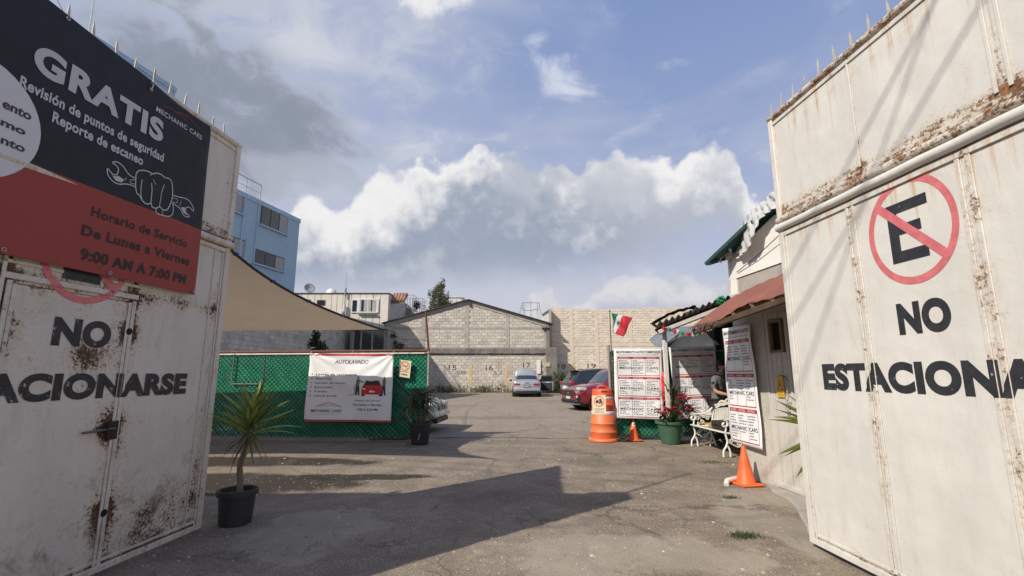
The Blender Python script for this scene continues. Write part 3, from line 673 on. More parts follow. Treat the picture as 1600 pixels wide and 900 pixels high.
# ------------------------------------------------------------------ chain-link fences threaded with green slats
green_slat = P('green_slat', (.012, .27, .145), .33, var=.3, vs=3, bump=.1, rnd=.10, dirt=.08, dcol=(.03, .07, .045), spec=.6)
wire_m = P('fence_wire', (.008, .045, .028), .35, .0, bump=0); pole_m = P('galvanised_pole', (.30, .29, .27), .6, .3, dirt=.4, dcol=(.16, .10, .06)); brown_m = P('brown_rusty_tube', (.13, .055, .035), .75, dirt=.3); white_tube = P('white_tube', (.62, .59, .52), .6, dirt=.35)
def chain_fence(name, P0, P1, z0, z1, label, skip=None, seed=1, posts=(), toprail=True):
    P0, P1 = Vector(P0), Vector(P1); u = (P1-P0).normalized(); L = (P1-P0).length; n = Vector((u.y, -u.x, 0))
    root = empty(name, P0, 0, label, 'fence', 'green slatted chain link fences'); rq = random.Random(seed)
    at = lambda s, z, off=0: P0+u*s+n*off+Vector((0, 0, z))
    H = z1-z0
    def diag(c, sgn):      # clip the line z=z0+sgn*(s-c) to the rectangle
        pts = []
        if sgn > 0: sa, sb = max(0, c), min(L, c+H); return (sa, z0+(sa-c)), (sb, z0+(sb-c))
        sa, sb = max(0, c), min(L, c+H); return (sa, z1-(sa-c)), (sb, z1-(sb-c))
    pitch = .075; c = -H+pitch/2
    while c < L:
        a, b = diag(c, -1); c += pitch
        if b[0]-a[0] < .02: continue
        w = .033; tw = rq.uniform(-.004, .004); m_ = MB()
        k = max(2, int((b[0]-a[0])/.28)); vs = []
        for i in range(k+1):
            t = i/k; s = a[0]+(b[0]-a[0])*t; z = a[1]+(b[1]-a[1])*t; wob = .006*math.sin(s*31+c*9)
            for q_ in (-1, 1):
                s2, z2 = s+q_*w*.6, z+q_*w*.6
                z3 = min(z1, max(z0, z2)); s2 = min(L, max(0, s2)); vs.append(at(s2, z3, q_*(tw+wob)-.012))
        m_.add(vs, [(2*i, 2*i+1, 2*i+3, 2*i+2) for i in range(k)])
        m_.build('slat', green_slat, root)
    m_ = MB(); c = -H; pw = .107
    while c < L:
        for sg in (1, -1):
            a, b = diag(c, sg)
            if b[0]-a[0] > .03: m_.bar(at(a[0], a[1], .006), at(b[0], b[1], .006), .0105)
        c += pw
    tag(m_.build('wire_mesh', wire_m, root), kind='stuff')
    tw_ = MB()          # twisted wire ends along the top
    s = 0
    while s < L: tw_.bar(at(s, z1-.02, .006), at(s+.012, z1+.035, .006), .004); tw_.bar(at(s, z0+.02, .006), at(s+.012, z0-.03, .006), .004); s += .085
    tag(tw_.build('wire_ends', wire_m, root), kind='stuff')
    return root, at, L
FL0 = Vector((-9.4, 11.85, 0)); FL1 = Vector((-1.93, 11.2, 0))
fl, at, L_ = chain_fence('slatted_fence', FL0, FL1, .05, 1.93, 'green slatted chain link fence behind the white AUTOLAVADO banner', seed=4)
MB().tube([at(0, 1.985), at(L_, 2.02)], .028, 8).build('top_tube', brown_m, fl, smooth=True); MB().tube([at(0, 1.935, .02), at(L_, 1.955, .02)], .018, 8).build('white_rail', white_tube, fl, smooth=True)
for s in (3.1, 5.35): MB().tube([at(s, 0, -.05), at(s, 1.98, -.05)], .03, 8).build('post', pole_m, fl, smooth=True)
x_, z_ = V(665, 487, 11.2).x, V(665, 487, 11.2).z
MB().tube([(FL1.x+.01, 11.2, 0), (FL1.x, 11.2, 2.0)], .03, 10).build('post', pole_m, fl, smooth=True); MB().tube([(FL1.x, 11.2, 1.95), (x_, 11.2, z_)], .026, 10).build('tall_post', brown_m, fl, smooth=True)
MB().bar((FL1.x-.1, 11.18, 1.96), (FL1.x+.35, 11.16, 1.955), .03, .015).build('rail_stub', brown_m, fl)
a, b = V(365, 600, 11.65), V(416, 556, 11.6)
fr = MB()
for p, q_ in (((a.x, a.z), (b.x, a.z)), ((a.x, a.z), (a.x, 1.95)), ((b.x, a.z), (b.x, 1.95))): fr.tube([(p[0], 11.56, p[1]), (q_[0], 11.56, q_[1])], .016, 8)
fr.build('hatch_frame', P('dark_pole', (.13, .13, .125), .6, .2, dirt=.4), fl)
FR0 = Vector((V(954, 600, 11.3).x, 11.3, 0)); FR1 = Vector((5.3, 11.5, 0))
frt, atr, Lr = chain_fence('slatted_fence', FR0, FR1, .06, 2.0, 'green slatted chain link fence behind the two white price banners', seed=9)
MB().tube([(FR0.x, 11.3, 0), (FR0.x-.02, 11.3, 2.15)], .032, 10).build('post', pole_m, frt, smooth=True)
MB().tube([atr(0, 2.0), atr(Lr, 2.03)], .022, 8).build('top_tube', pole_m, frt, smooth=True)
p_ = V(1040, 560, 11.25); MB().tube([(p_.x, 11.28, 0), (p_.x, 11.28, 2.05)], .028, 8).build('post', pole_m, frt, smooth=True)

# ------------------------------------------------------------------ the car wash banner
def quadmap(c00, c10, c11, c01, wave=None, off=0.0):
    """(u, v) 0..1 over four corners, with folds; returns a world point"""
    c00, c10, c11, c01 = map(Vector, (c00, c10, c11, c01)); n = (c10-c00).cross(c01-c00).normalized()
    def f(u, v, o=0.0):
        p = c00*(1-u)*(1-v)+c10*u*(1-v)+c11*u*v+c01*(1-u)*v
        return p+n*((wave(u, v) if wave else 0)+off+o)
    return f
def cloth(name, root, f, mat, nu=40, nv=40): return MB().grid(lambda u, v: f(u, v), nu, nv).build(name, mat, root, smooth=True, solid=.002)
def band(root, f, u0, v0, u1, v1, mat, name='printed_band', o=.004, n=24):
    return MB().grid(lambda a, b: f(u0+(u1-u0)*a, v0+(v1-v0)*b, o), n, 3).build(name, mat, root, smooth=True)
c = [V(475, 658, 11.16), V(611, 660, 11.05), V(615, 553, 11.02), V(485, 552, 11.13)]
wave = lambda u, v: .020*math.sin(u*5+1)*v**3+.030*math.exp(-((v-1+.42*math.sin(math.pi*u)+.05)/.09)**2)*.7*math.sin(math.pi*u)+.012*math.sin(u*9+v*4)*(1-v)+.014*math.sin((u*1.2+v)*6)+.018*math.sin(math.atan2(1-v+.02, u+.02)*16)*math.exp(-math.hypot(u, 1-v)*2.6)+.018*math.sin(math.atan2(1-v+.02, 1-u+.02)*14)*math.exp(-math.hypot(1-u, 1-v)*2.6)+.010*math.sin(u*17+v*9)*(1-v)**2
root = empty('car_wash_banner', c[0], 0, 'white AUTOLAVADO banner tied to the green fence', 'banner')
f = quadmap(*c, wave=wave)
cloth('cloth', root, f, vin_white, 50, 50)
band(root, f, 0, .965, 1, 1, ink_red); band(root, f, 0, 0, 1, .028, ink_red)
g = lambda u, v: f(u, v, .006)
def ft(txt, u0, u1, vb, cap, mat=ink_black, bold=.02, shear=0, space=1.0):
    m_ = MB(); lettering(m_, g, txt, u0, u1, vb, cap, bold, shear, space); m_.build('lettering', mat, root)
ft('AUTOLAVADO', .31, .70, .85, .062, ink_grey, .01, .25)
for i, (t, w) in enumerate((('Lavado de carrocería', .49), ('Aspirado', .20), ('Lavado de motor', .37), ('Encerado', .21), ('Pulido', .145), ('Lluvia ácida', .26))):
    v = .675-i*.063; ft(t, .09, .09+w, v, .030, ink_black, .01, 0, 1.15); m_ = MB(); disc(m_, g, .045, v+.015, .008, .008, 8); m_.build('printed_dot', ink_black, root)
ft('MECHANIC CARS', .075, .42, .135, .042, ink_black, .01); ft('. T A L L E R  A U T O M O T R I Z .', .05, .44, .10, .014, ink_red, 0)
ft('Horario de Servicio', .58, .87, .30, .026, ink_black, .01, 0, 1.1); ft('De Lunes a Viernes', .555, .88, .235, .032, ink_black, .02, 0, 1.1); ft('9:00 A 6:30 PM', .60, .84, .165, .032, ink_black, .02, 0, 1.1)
m_ = MB(); polyline(m_, g, spl([(.13, .215), (.19, .245), (.25, .27), (.31, .26), (.37, .235), (.42, .21)]), .009); polyline(m_, g, spl([(.17, .22), (.25, .235), (.37, .22)]), .005); m_.build('printed_car_outline', ink_red, root)
pic = MB()          # the red car being washed
poly(pic, g, [(.645, .47), (.645, .40), (.89, .40), (.895, .47), (.875, .53), (.66, .53)]); poly(pic, g, [(.665, .53), (.87, .53), (.84, .605), (.695, .605)]); pic.build('printed_red_car', P('ink_car_red', (.55, .03, .03), .5, bump=0), root)
pic = MB(); g2 = lambda u, v: f(u, v, .008); poly(pic, g2, [(.68, .535), (.86, .535), (.835, .595), (.70, .595)]); rect(pic, g2, .65, .375, .685, .402); rect(pic, g2, .85, .375, .885, .402)
for a, w in ((.60, 1), (.90, -1)):
    disc(pic, g2, a, .645, .011, .015, 10); poly(pic, g2, [(a-.02, .52), (a-.025, .385), (a-.008, .385), (a, .48), (a+.008, .385), (a+.025, .385), (a+.018, .52)])
polyline(pic, g2, spl([(.585, .56), (.56, .50), (.57, .42), (.52, .385), (.49, .39)]), .006); pic.build('printed_figures', ink_black, root)
pic = MB()
for a in (.60, .90): poly(pic, g2, [(a-.018, .52), (a-.02, .62), (a+.02, .625), (a+.018, .52)])
poly(pic, g2, [(.61, .59), (.67, .57), (.67, .585), (.615, .61)]); pic.build('printed_shirts', P('ink_olive', (.14, .17, .08), .6, bump=0), root)
pic = MB(); rect(pic, lambda u, v: f(u, v, .008), .735, .43, .805, .455); rect(pic, g2, .66, .47, .69, .49); rect(pic, g2, .85, .47, .88, .49); pic.build('printed_plate', vin_white, root)
for u, v in ((.01, .985), (.5, .985), (.99, .985)): MB().tube([f(u, v, .01), Vector((f(u, v).x+.01, f(u, v).y+.02, 2.0)), Vector((f(u, v).x+.02, 11.3, 2.03))], .004, 5).build('tie_cord', cord, root)

# ------------------------------------------------------------------ price banners
def price_banner(c, label, title, wave, seed):
    root = empty('price_banner', c[0], 0, label, 'banner', 'white price list banners'); f = quadmap(*c, wave=wave); rq = random.Random(seed)
    cloth('cloth', root, f, vin_white, 24, 40)
    g = lambda u, v: f(u, v, .005); g2 = lambda u, v: f(u, v, .007)
    red = MB(); lin = MB(); txt = MB(); big = MB(); wh = MB()
    for k in range(3):
        vt = .885-k*.292
        for j in range(10): rect(red, g, .07+.086*j, vt-.030, .07+.086*(j+1), vt)
        for a, b in (((.07, vt-.272), (.07, vt)), ((.93, vt-.272), (.93, vt)), ((.07, vt-.272), (.93, vt-.272))): polyline(red, g, [(a[0]+(b[0]-a[0])*t/4, a[1]+(b[1]-a[1])*t/4) for t in range(5)], .008)
        for x in (.36, .64): polyline(lin, g, [(x, vt-.03), (x, vt-.15), (x, vt-.27)], .006)
        for j in range(3):
            x0 = (.10, .385, .665)[j]
            lettering(wh, g2, ('SERVICIO', 'AFINACION', 'FRENOS', 'BASICO', 'MAYOR', 'CLUTCH', 'ACEITE', 'MOTOR', 'FILTROS')[k*3+j], x0+.01, x0+.20, vt-.024, .017, .0)
            for i in range(rq.randint(5, 9)):
                w = rq.uniform(.10, .235); v = vt-.052-.0225*i
                if .128 < vt-v < .172: continue
                n = max(2, int(w/.045)); a = x0
                for q_ in range(n):
                    b = a+w/n*rq.uniform(.6, .92); rect(txt, g, a, v-.010, b, v-.002); a += w/n
        for t, a, b in (('MECHANIC', .11, .60), ('CARS', .66, .90)): lettering(big, g2, t, a, b, vt-.178, .034, .004, 0, 1.05)
    red.build('printed_red_bands', P('ink_band_red', (.42, .045, .05), .6, bump=0), root); lin.build('printed_rules', ink_grey, root); tag(txt.build('printed_lines', ink_grey, root), kind='stuff'); big.build('lettering', ink_black, root); wh.build('band_lettering', vin_white, root)
    t = MB(); lettering(t, g, title, .05, .95, .937, .034, .012); t.build('title_lettering', ink_black, root)
    t = MB(); lettering(t, g, 'SERVICIO PROFESIONAL EN TODAS LAS MARCAS Y MODELOS', .08, .92, .905, .014, .0); t.build('title_lettering', ink_grey, root)
    for u, v in ((.02, .99), (.98, .99)): MB().tube([f(u, v, .01), f(u, v, -.03)+Vector((0, 0, .03))], .004, 5).build('tie_cord', cord, root)
    return root
price_banner([V(961, 653, 11.18), V(1037, 656, 11.18), V(1035, 545, 11.18), V(959, 545, 11.18)], 'white price banner behind the orange drum with AUTOS COMERCIALES on top', 'MANTENIMIENTO AUTOS COMERCIALES', lambda u, v: .014*math.sin(u*7+v*3)+.008*math.sin(u*3-v*13), 1)
price_banner([V(1057, 655, 11.14), V(1126, 652, 11.14), V(1118, 541, 11.14), V(1045, 543, 11.14)], 'half shaded white price banner on the green fence behind the poinsettia pot', 'MANTENIMIENTO AUTOS PREMIUM', lambda u, v: .012*math.sin(u*6+v*4+1), 2)
b3 = [VX(1143, 690, 3.36), VX(1192, 703, 3.40), VX(1172, 506, 3.40), VX(1128, 514, 3.36)]
price_banner(b3, 'white price banner hung edge-on at the corner above the white bench', 'MANTENIMIENTO AUTOS', lambda u, v: .010*math.sin(v*5+u*3)+.006*math.sin(v*14-u*4), 3)

# ------------------------------------------------------------------ shade sail
Q1 = V(597, 515, 10.15); Pn = Vector((-.284-.952*4.6, 8.891-.839*4.6, 4.6)); Pf = Vector((-11.5, 5.4, 4.7)); Q2 = Vector((-9.8, 10.6, V(345, 517, 10.4).z))
tan = P('sail_cloth', (.44, .345, .245), .8, var=.05, vs=2, bump=.1, bs=200, trans=.42)
root = empty('shade_sail', Pn, 0, 'beige shade sail stretched above the green fence on the left', 'shade sail')
def sail(u, v):      # u: far->near, v: right->left
    p = Q1*(1-u)*(1-v)+Pn*u*(1-v)+Pf*u*v+Q2*(1-u)*v
    e = math.sin(math.pi*u)*(1-v)**2     # hollow right edge
    p = p+Vector((-.42*e, -.1*e, -.36*e))+Vector((0, .5*math.sin(math.pi*v)*(u**3)*.8, 0))
    p.z -= .10*math.sin(math.pi*v)*(1-u)**2*0 + .10*math.sin(math.pi*u)*math.sin(math.pi*v)
    return p
MB().grid(sail, 36, 30).build('cloth', tan, root, smooth=True)
hem = P('sail_hem', (.05, .038, .03), .8)
MB().tube([sail(i/30, 0) for i in range(31)], .022, 6).build('edge_hem', hem, root, smooth=True)
for i in (5, 9, 13, 17, 21, 25): MB().box(sail(i/30, 0)-Vector((.035, .035, .02)), sail(i/30, 0)+Vector((.035, .035, .03))).build('hem_clip', P('blue_cord', (.03, .04, .14), .6), root, bevel=.01)
MB().tube([Q1, Vector((FL1.x-.85, 10.9, 2.28)), Vector((FL1.x, 11.2, 2.25))], .006, 5).build('guy_rope', P('dark_rope', (.04, .035, .03), .8), root)
MB().tube([Pn, Vector((-4.9, 4.2, 4.75)), Vector((-5.2, 3.0, 5.1))], .006, 5).build('guy_rope', MAT['dark_rope'], root)

# ------------------------------------------------------------------ block walls at the back of the yard
blk = P('bare_block', (.50, .455, .395), .92, var=.16, vs=1.3, bump=.5, bs=14, tint=.20, dirt=.25, dcol=(.27, .23, .19), bd=.01)
blk_c = P('painted_block', (.61, .54, .445), .9, var=.12, vs=1.3, bump=.5, bs=14, tint=.13, dirt=.14, dcol=(.46, .38, .29), bd=.01)
mortar = P('mortar', (.40, .365, .32), .95, var=.25, vs=2, bump=.4, bs=20); mortar_c = P('mortar_painted', (.53, .465, .38), .95, var=.2, vs=2)
conc = P('grey_concrete', (.37, .34, .30), .92, var=.22, vs=1.5, bump=.4, bs=12, dirt=.35, dcol=(.11, .10, .09)); conc_d = P('dark_concrete', (.19, .172, .155), .95, var=.3, vs=1.5, bump=.4, bs=12, dirt=.5, dcol=(.05, .045, .04))
conc_c = P('painted_concrete', (.58, .50, .40), .9, var=.12, vs=1.5, bump=.4, bs=12, dirt=.2, dcol=(.30, .24, .18))
def block_wall(root, x0, x1, Y, zf, mat, mort, holes=(), course=.235, bl=.46, seed=1, xs=()):
    rq = random.Random(seed); m_ = MB(); bk = MB()
    n = max(2, len(xs)+1); px_ = sorted(set([x0, x1]+list(xs)))
    for a, b in zip(px_[:-1], px_[1:]): bk.add([(a, Y, 0), (b, Y, 0), (b, Y, zf(b)), (a, Y, zf(a)), (a, Y+.2, 0), (b, Y+.2, 0), (b, Y+.2, zf(b)), (a, Y+.2, zf(a))], [(0, 1, 2, 3), (7, 6, 5, 4), (3, 2, 6, 7)]+([(0, 3, 7, 4)] if a == x0 else [])+([(1, 5, 6, 2)] if b == x1 else []))
    bk.build('masonry_core', mort, root)
    k = 0; z = .02
    while z < max(zf(x) for x in px_):
        x = x0+(.0 if k % 2 else -bl/2); hz = course-.022
        while x < x1:
            a, b = max(x0, x+.01)+rq.uniform(0, .008), min(x1, x+bl-.012)-rq.uniform(0, .008); x += bl
            if b-a < .05: continue
            xm = (a+b)/2; zm = z+hz/2
            if any(h[0] < xm < h[1] and h[2] < zm < h[3] for h in holes): continue
            ta, tb_ = min(z+hz, zf(a)-.02), min(z+hz, zf(b)-.02)
            if min(ta, tb_) < z+.03: continue
            d = .012+rq.uniform(0, .014); t = min(1, max(0, rq.gauss(.5, .22)))
            c_ = .008
            m_.add([(a, Y, z), (b, Y, z), (b, Y, tb_), (a, Y, ta), (a+c_, Y-d, z+c_), (b-c_, Y-d, z+c_), (b-c_, Y-d, tb_-c_), (a+c_, Y-d, ta-c_)],
                   [(4, 5, 6, 7), (0, 1, 5, 4), (1, 2, 6, 5), (2, 3, 7, 6), (3, 0, 4, 7)], t)
        z += course; k += 1
    tag(m_.build('block', mat, root), kind='stuff')
YG = 39.0
gx = lambda px: V(px, 500, YG).x
zz = lambda py, Y=YG, px=730: V(px, py, Y).z
xl, xr_, xm_ = gx(604), gx(857), gx(732); zl, zr, zm = zz(504), zz(505), zz(469)
zf = lambda x: zl+(zm-zl)*(x-xl)/(xm_-xl) if x < xm_ else zm+(zr-zm)*(x-xm_)/(xr_-xm_)
gw = empty('gable_wall', (xl, YG, 0), 0, 'bare concrete block gable wall with numbered parking places', 'wall')
L1, L2 = zz(553), zz(544)
cols = [gx(730), gx(793), gx(662)]
holes = [(c_-.18, c_+.18, L2, 9) for c_ in cols]+[(gx(850)-.1, gx(857), 0, 9), (xl, xr_, zz(514), zz(509.5)), (xl, xr_, L1, L2)]+[(gx(735)-.1, gx(735)+.12, 0, 1.0)]*0
block_wall(gw, xl, xr_, YG, lambda x: zf(x)-.32, blk, mortar, holes, seed=3, xs=(xm_,))
for c_ in cols: MB().box((c_-.16, YG-.035, L2), (c_+.16, YG, zf(c_)-.35)).build('column', conc, gw, bevel=.01)
MB().box((gx(850), YG-.05, 0), (gx(857)+.02, YG, zr-.3)).build('column', conc, gw, bevel=.01)
MB().box((xl, YG-.022, zz(514)), (xr_, YG, zz(510))).build('ring_beam', conc, gw, bevel=.008)
m_ = MB(); nseg = 24
for i in range(nseg):
    a = xl+(xr_-xl)*i/nseg; b = xl+(xr_-xl)*(i+1)/nseg; w = random.Random(i).uniform(-.02, .02); m_.box((a, YG-.16-w, L1+.03+w), (b, YG, L2-.02))
m_.build('ledge', conc_d, gw); MB().box((xl, YG-.07, L1-.07), (xr_, YG-.001, L1+.028)).build('beam_face', conc_d, gw, bevel=.01)
for a, b, za, zb in ((xl, xm_, zl, zm), (xm_, xr_, zm, zr)):
    MB().add([(a, YG-.06, za-.34), (b, YG-.06, zb-.34), (b, YG-.06, zb-.03), (a, YG-.06, za-.03), (a, YG+.2, za-.34), (b, YG+.2, zb-.34), (b, YG+.2, zb-.03), (a, YG+.2, za-.03)], [(0, 1, 2, 3), (7, 6, 5, 4), (3, 2, 6, 7), (0, 4, 5, 1), (0, 3, 7, 4), (1, 5, 6, 2)]).build('sloping_beam', conc, gw)
    m_ = MB(); o_ = .35 if a == xl else 0; o2 = .35 if b == xr_ else 0; k = (zb-za)/(b-a)
    m_.add([(a-o_, YG-.3, za-k*o_), (b+o2, YG-.3, zb+k*o2), (b+o2, YG+14, zb+k*o2), (a-o_, YG+14, za-k*o_), (a-o_, YG-.3, za-k*o_+.06), (b+o2, YG-.3, zb+k*o2+.06), (b+o2, YG+14, zb+k*o2+.06), (a-o_, YG+14, za-k*o_+.06)], [(0, 3, 2, 1), (4, 5, 6, 7), (0, 1, 5, 4), (1, 2, 6, 5), (2, 3, 7, 6), (3, 0, 4, 7)])
    m_.build('roof_sheet', P('dark_roof_sheet', (.07, .06, .055), .7, dirt=.3), gw)
MB().box((gx(738)-.13, YG-.18, zz(479)), (gx(732)+.05, YG-.061, zm-.05)).build('ridge_bracket', MAT['dark_roof_sheet'], gw)
# grey lower corner pier
MB().box((gx(852), YG-.55, 0), (gx(869), YG-.05, zz(543))).build('corner_pier', conc_d, gw, bevel=.02); MB().box((gx(846), YG-.6, zz(513)-.02), (gx(858), YG-.06, zz(510))).build('pier_cap', conc_d, gw, bevel=.02)
MB().box((gx(853), YG-.42, zz(543)+.002), (gx(858), YG-.07, zz(514))).build('pier_stub', conc_d, gw, bevel=.02)
MB().box((gx(838), YG-.14, zz(584)), (gx(844), YG-.045, zz(563))).build('meter_box', P('meter_white', (.72, .70, .66), .5), gw, bevel=.01)
MB().box((gx(849), YG-.62, zz(573)), (gx(858), YG-.552, zz(567))).build('meter_box', P('meter_yellow', (.48, .42, .22), .6), gw, bevel=.01)
yel = P('faded_orange_paint', (.58, .40, .20), .9, var=.3, vs=4, dirt=.45, dcol=(.38, .33, .27)); dk = P('spray_black', (.05, .047, .045), .8, dirt=.55, dcol=(.22, .2, .17))
for px_, w in ((737, 3), (791, 3.4)): MB().box((gx(px_-w/2), YG-.0335, .15), (gx(px_+w/2), YG-.0275, zz(568))).build('painted_stripe', yel, gw)
rw = empty('boundary_wall', (gx(860), 40, 0), 0, 'cream painted block wall behind the dark and red cars', 'wall')
YR = 40.0
for t, px0, py0, w, YY, root_ in (('15', 701, 578, 12, YG, gw), ('16', 759, 578, 11, YG, gw), ('17', 817, 574, 12, YG, gw), ('18', 872, 576, 12, YR, rw), ('19', 918, 575, 13, YR, rw)):
    a = V(px0, py0, YY); b = V(px0+w, py0, YY); m_ = MB(); lettering(m_, lambda x, z, YY=YY: (x, YY-.031, z), t, a.x, b.x, a.z, .40, -.004); m_.build('painted_number', dk, root_)
    if YY == YG and t != '17':
        m_ = MB(); lettering(m_, lambda x, z: (x, YG-.0312, z), '58' if t == '15' else '52', a.x+.6, b.x+.75, a.z-.35, .30, -.012); m_.build('painted_number', P('spray_faint', (.14, .13, .11), .9, dirt=.6, dcol=(.27, .24, .2)), root_)
zt = V(900, 482, YR).z
rx0, rx1 = V(860, 500, YR).x, 21.0
ztf = lambda x: zt+.09*math.sin(x*.6)+.05*math.sin(x*2.3)
block_wall(rw, rx0, rx1, YR, ztf, blk_c, mortar_c, course=.2, bl=.42, holes=[(V(p, 500, YR).x-.16, V(p, 500, YR).x+.16, 0, 9) for p in (893, 932, 985, 1040)]+[(rx0, rx1, V(900, 541, YR).z, V(900, 536, YR).z)], seed=8, xs=[rx0+k*.8 for k in range(1, 21)])
for p in (893, 932, 985, 1040): x_ = V(p, 500, YR).x; MB().box((x_-.14, YR-.03, 0), (x_+.14, YR, ztf(x_)-.05)).build('column', conc_c, rw, bevel=.01)
MB().box((rx0, YR-.024, V(900, 541, YR).z+.02), (rx1, YR, V(900, 536, YR).z-.02)).build('ring_beam', conc_c, rw)
for p in (896, 952): x_ = V(p, 560, YR).x; MB().box((x_-.1, YR-.036, .1), (x_+.09, YR-.031, V(900, 566, YR).z)).build('painted_stripe', yel, rw)
MB().box((rx0-.12, YR-.75, 0), (rx0+.02, YR-.001, zt-.1)).build('return_wall', conc, rw)
MB().add([(rx0-.3, YR-.5, zr-.1), (rx0+.05, YR-.5, zr-.1), (rx0+.05, YR-.5, zr+.55)], [(0, 1, 2)]).build('flashing', P('flashing_grey', (.16, .15, .17), .6), rw, solid=.03)

# ------------------------------------------------------------------ foliage
def leafmat(name, col, rnd=.0, tr=.25): return P(name, col, .55, var=.3, vs=1.5, tint=.45, bump=0, spec=.3, trans=tr)
lf_dark = leafmat('leaf_dark', (.035, .055, .022)); lf_mid = leafmat('leaf_mid', (.07, .095, .035)); lf_dry = leafmat('leaf_dry', (.22, .17, .09)); lf_olive = leafmat('leaf_olive', (.085, .10, .055)); bark = P('bark', (.13, .10, .075), .9, bump=.6, bs=25)
def leaves(mb, c, r, n, size, rq, squash=1.0, shell=.5):
    for _ in range(n):
        d = Vector((rq.gauss(0, 1), rq.gauss(0, 1), rq.gauss(0, 1))).normalized(); k = r*(shell+(1-shell)*rq.random())
        p = Vector(c)+Vector((d.x*k, d.y*k, d.z*k*squash)); a = Vector((rq.gauss(0, 1), rq.gauss(0, 1), rq.gauss(0, 1))).normalized(); b = a.cross(Vector((rq.gauss(0, 1), rq.gauss(0, 1), rq.gauss(0, 1)))).normalized()
        s = size*rq.uniform(.6, 1.4)
        mb.add([p-a*s, p+b*s*.38, p+a*s, p-b*s*.38], [(0, 1, 2, 3)], rq.random())
lf_grey = leafmat('leaf_grey', (.12, .125, .075))
def tree(name, base, h, cr, label, mat, n=26, seed=1, cat='tree', lean=(0, 0), size=.16, trunk_r=.12, low=.3, per=70, fine=False):
    rq = random.Random(seed); root = empty(name, base, 0, label, cat); B_ = Vector(base)
    top = B_+Vector((lean[0], lean[1], h*.92)); pts = [B_.lerp(top, t)+Vector((math.sin(t*4+seed)*.06*h*.3, 0, 0)) for t in [i/8 for i in range(9)]]
    tr = MB(); tr.tube(pts, [trunk_r*(1-.85*i/8) for i in range(9)], 8)
    cr_ = MB()
    for i in range(n):
        t = low+(1-low)*rq.random(); p0 = pts[min(8, int(t*8))]; a = rq.uniform(0, 6.28); w = cr*(math.sin(math.pi*min(1, (t-low)/(1-low)*.85+.12)))**.7
        c_ = p0+Vector((math.cos(a), math.sin(a), 0))*w*rq.uniform(.15, 1)+Vector((0, 0, rq.uniform(0, .12)*h))
        tr.tube([p0-Vector((0, 0, .1)), (p0+c_)/2+Vector((0, 0, .03)), c_], [trunk_r*.3, trunk_r*.18, trunk_r*.08], 5); leaves(cr_, c_, cr*(rq.uniform(.10, .17) if fine else rq.uniform(.18, .34)), per, size, rq, rq.uniform(2.2, 3.6) if fine else rq.uniform(.8, 1.5), .2)
    tr.build('trunk', bark, root, smooth=True); tag(cr_.build('crown', mat, root), kind='stuff')
    return root
b_ = V(672, 480, 56); tree('eucalyptus_tree', (b_.x, 56, 0), V(680, 434, 56).z, 2.3, 'tall thin grey green tree rising behind the gable wall', lf_grey, 150, 5, lean=(.9, 0), size=.12, trunk_r=.16, low=.35, per=75, fine=True)
b_ = V(704, 470, 60); tree('bare_tree', (b_.x, 60, 0), V(704, 456, 60).z, 1.2, 'sparse reddish treetop just right of the taller tree behind the gable', lf_dry, 16, 6, size=.12, trunk_r=.12, low=.7, per=12)
b_ = V(497, 560, 22); tree('shade_tree', (b_.x, 22, 0), V(500, 514, 22).z, .85, 'dark bushy little tree behind the left green fence under the sail', lf_dark, 30, 7, size=.12, trunk_r=.07, low=.25, per=60)
b_ = V(620, 560, 33); tree('shrub_tree', (b_.x, 33, 0), V(620, 517, 33).z, .8, 'light green shrub beside the corner of the gable wall', lf_olive, 22, 8, size=.13, trunk_r=.06, low=.45, per=44)
# overgrown bush in the corner by the silver car and weeds along the foot of the wall
rq = random.Random(12); root = empty('corner_bush', (V(868, 600, 37).x, 37.5, 0), 0, 'overgrown green bush in the corner behind the open car door', 'bush')
m_ = MB(); x_ = V(866, 600, 37.5).x
for i in range(30): leaves(m_, (x_+rq.uniform(-1.2, 1.25), 37.6+rq.uniform(-.4, .6), rq.uniform(.1, .8+.8*rq.random())), .45, 75, .10, rq, 1.2, .1)
for i in range(90):
    a = rq.uniform(0, 6.28); b = Vector((x_+rq.uniform(-1.3, 1.4), 37.4+rq.uniform(-.4, .5), 0)); h = rq.uniform(.7, 1.7); m_.bar(b, b+Vector((math.cos(a)*.35, math.sin(a)*.2, h)), .02, .008, tint=rq.random())
tag(m_.build('foliage', lf_mid, root), kind='stuff')
dry = MB(); grn = MB()
for i in range(1500):
    x_ = rq.uniform(gx(600), gx(1000)); 
    if mnoise.noise(Vector((x_*.7, 3, 1))) < rq.uniform(-.45, .35): continue
    b = Vector((x_, rq.uniform(38.2, 38.85) if x_ < gx(860) else rq.uniform(39.2, 39.9), -.02)); h = rq.uniform(.15, .75)*(1+.6*mnoise.noise(Vector((x_*.5, 9, 1)))); a = rq.uniform(0, 6.28)
    (dry if rq.random() < .5 else grn).bar(b, b+Vector((math.cos(a)*.2, math.sin(a)*.12, h)), .022, .006, tint=rq.random()); leaves(dry if rq.random() < .45 else grn, b+Vector((0, 0, h*.7)), .12, 3, .07, rq)
tag(dry.build('dry_weeds', lf_dry), 'dry brown weeds along the foot of the block walls', kind='stuff'); tag(grn.build('green_weeds', lf_mid), 'low green weeds along the foot of the block walls', kind='stuff')
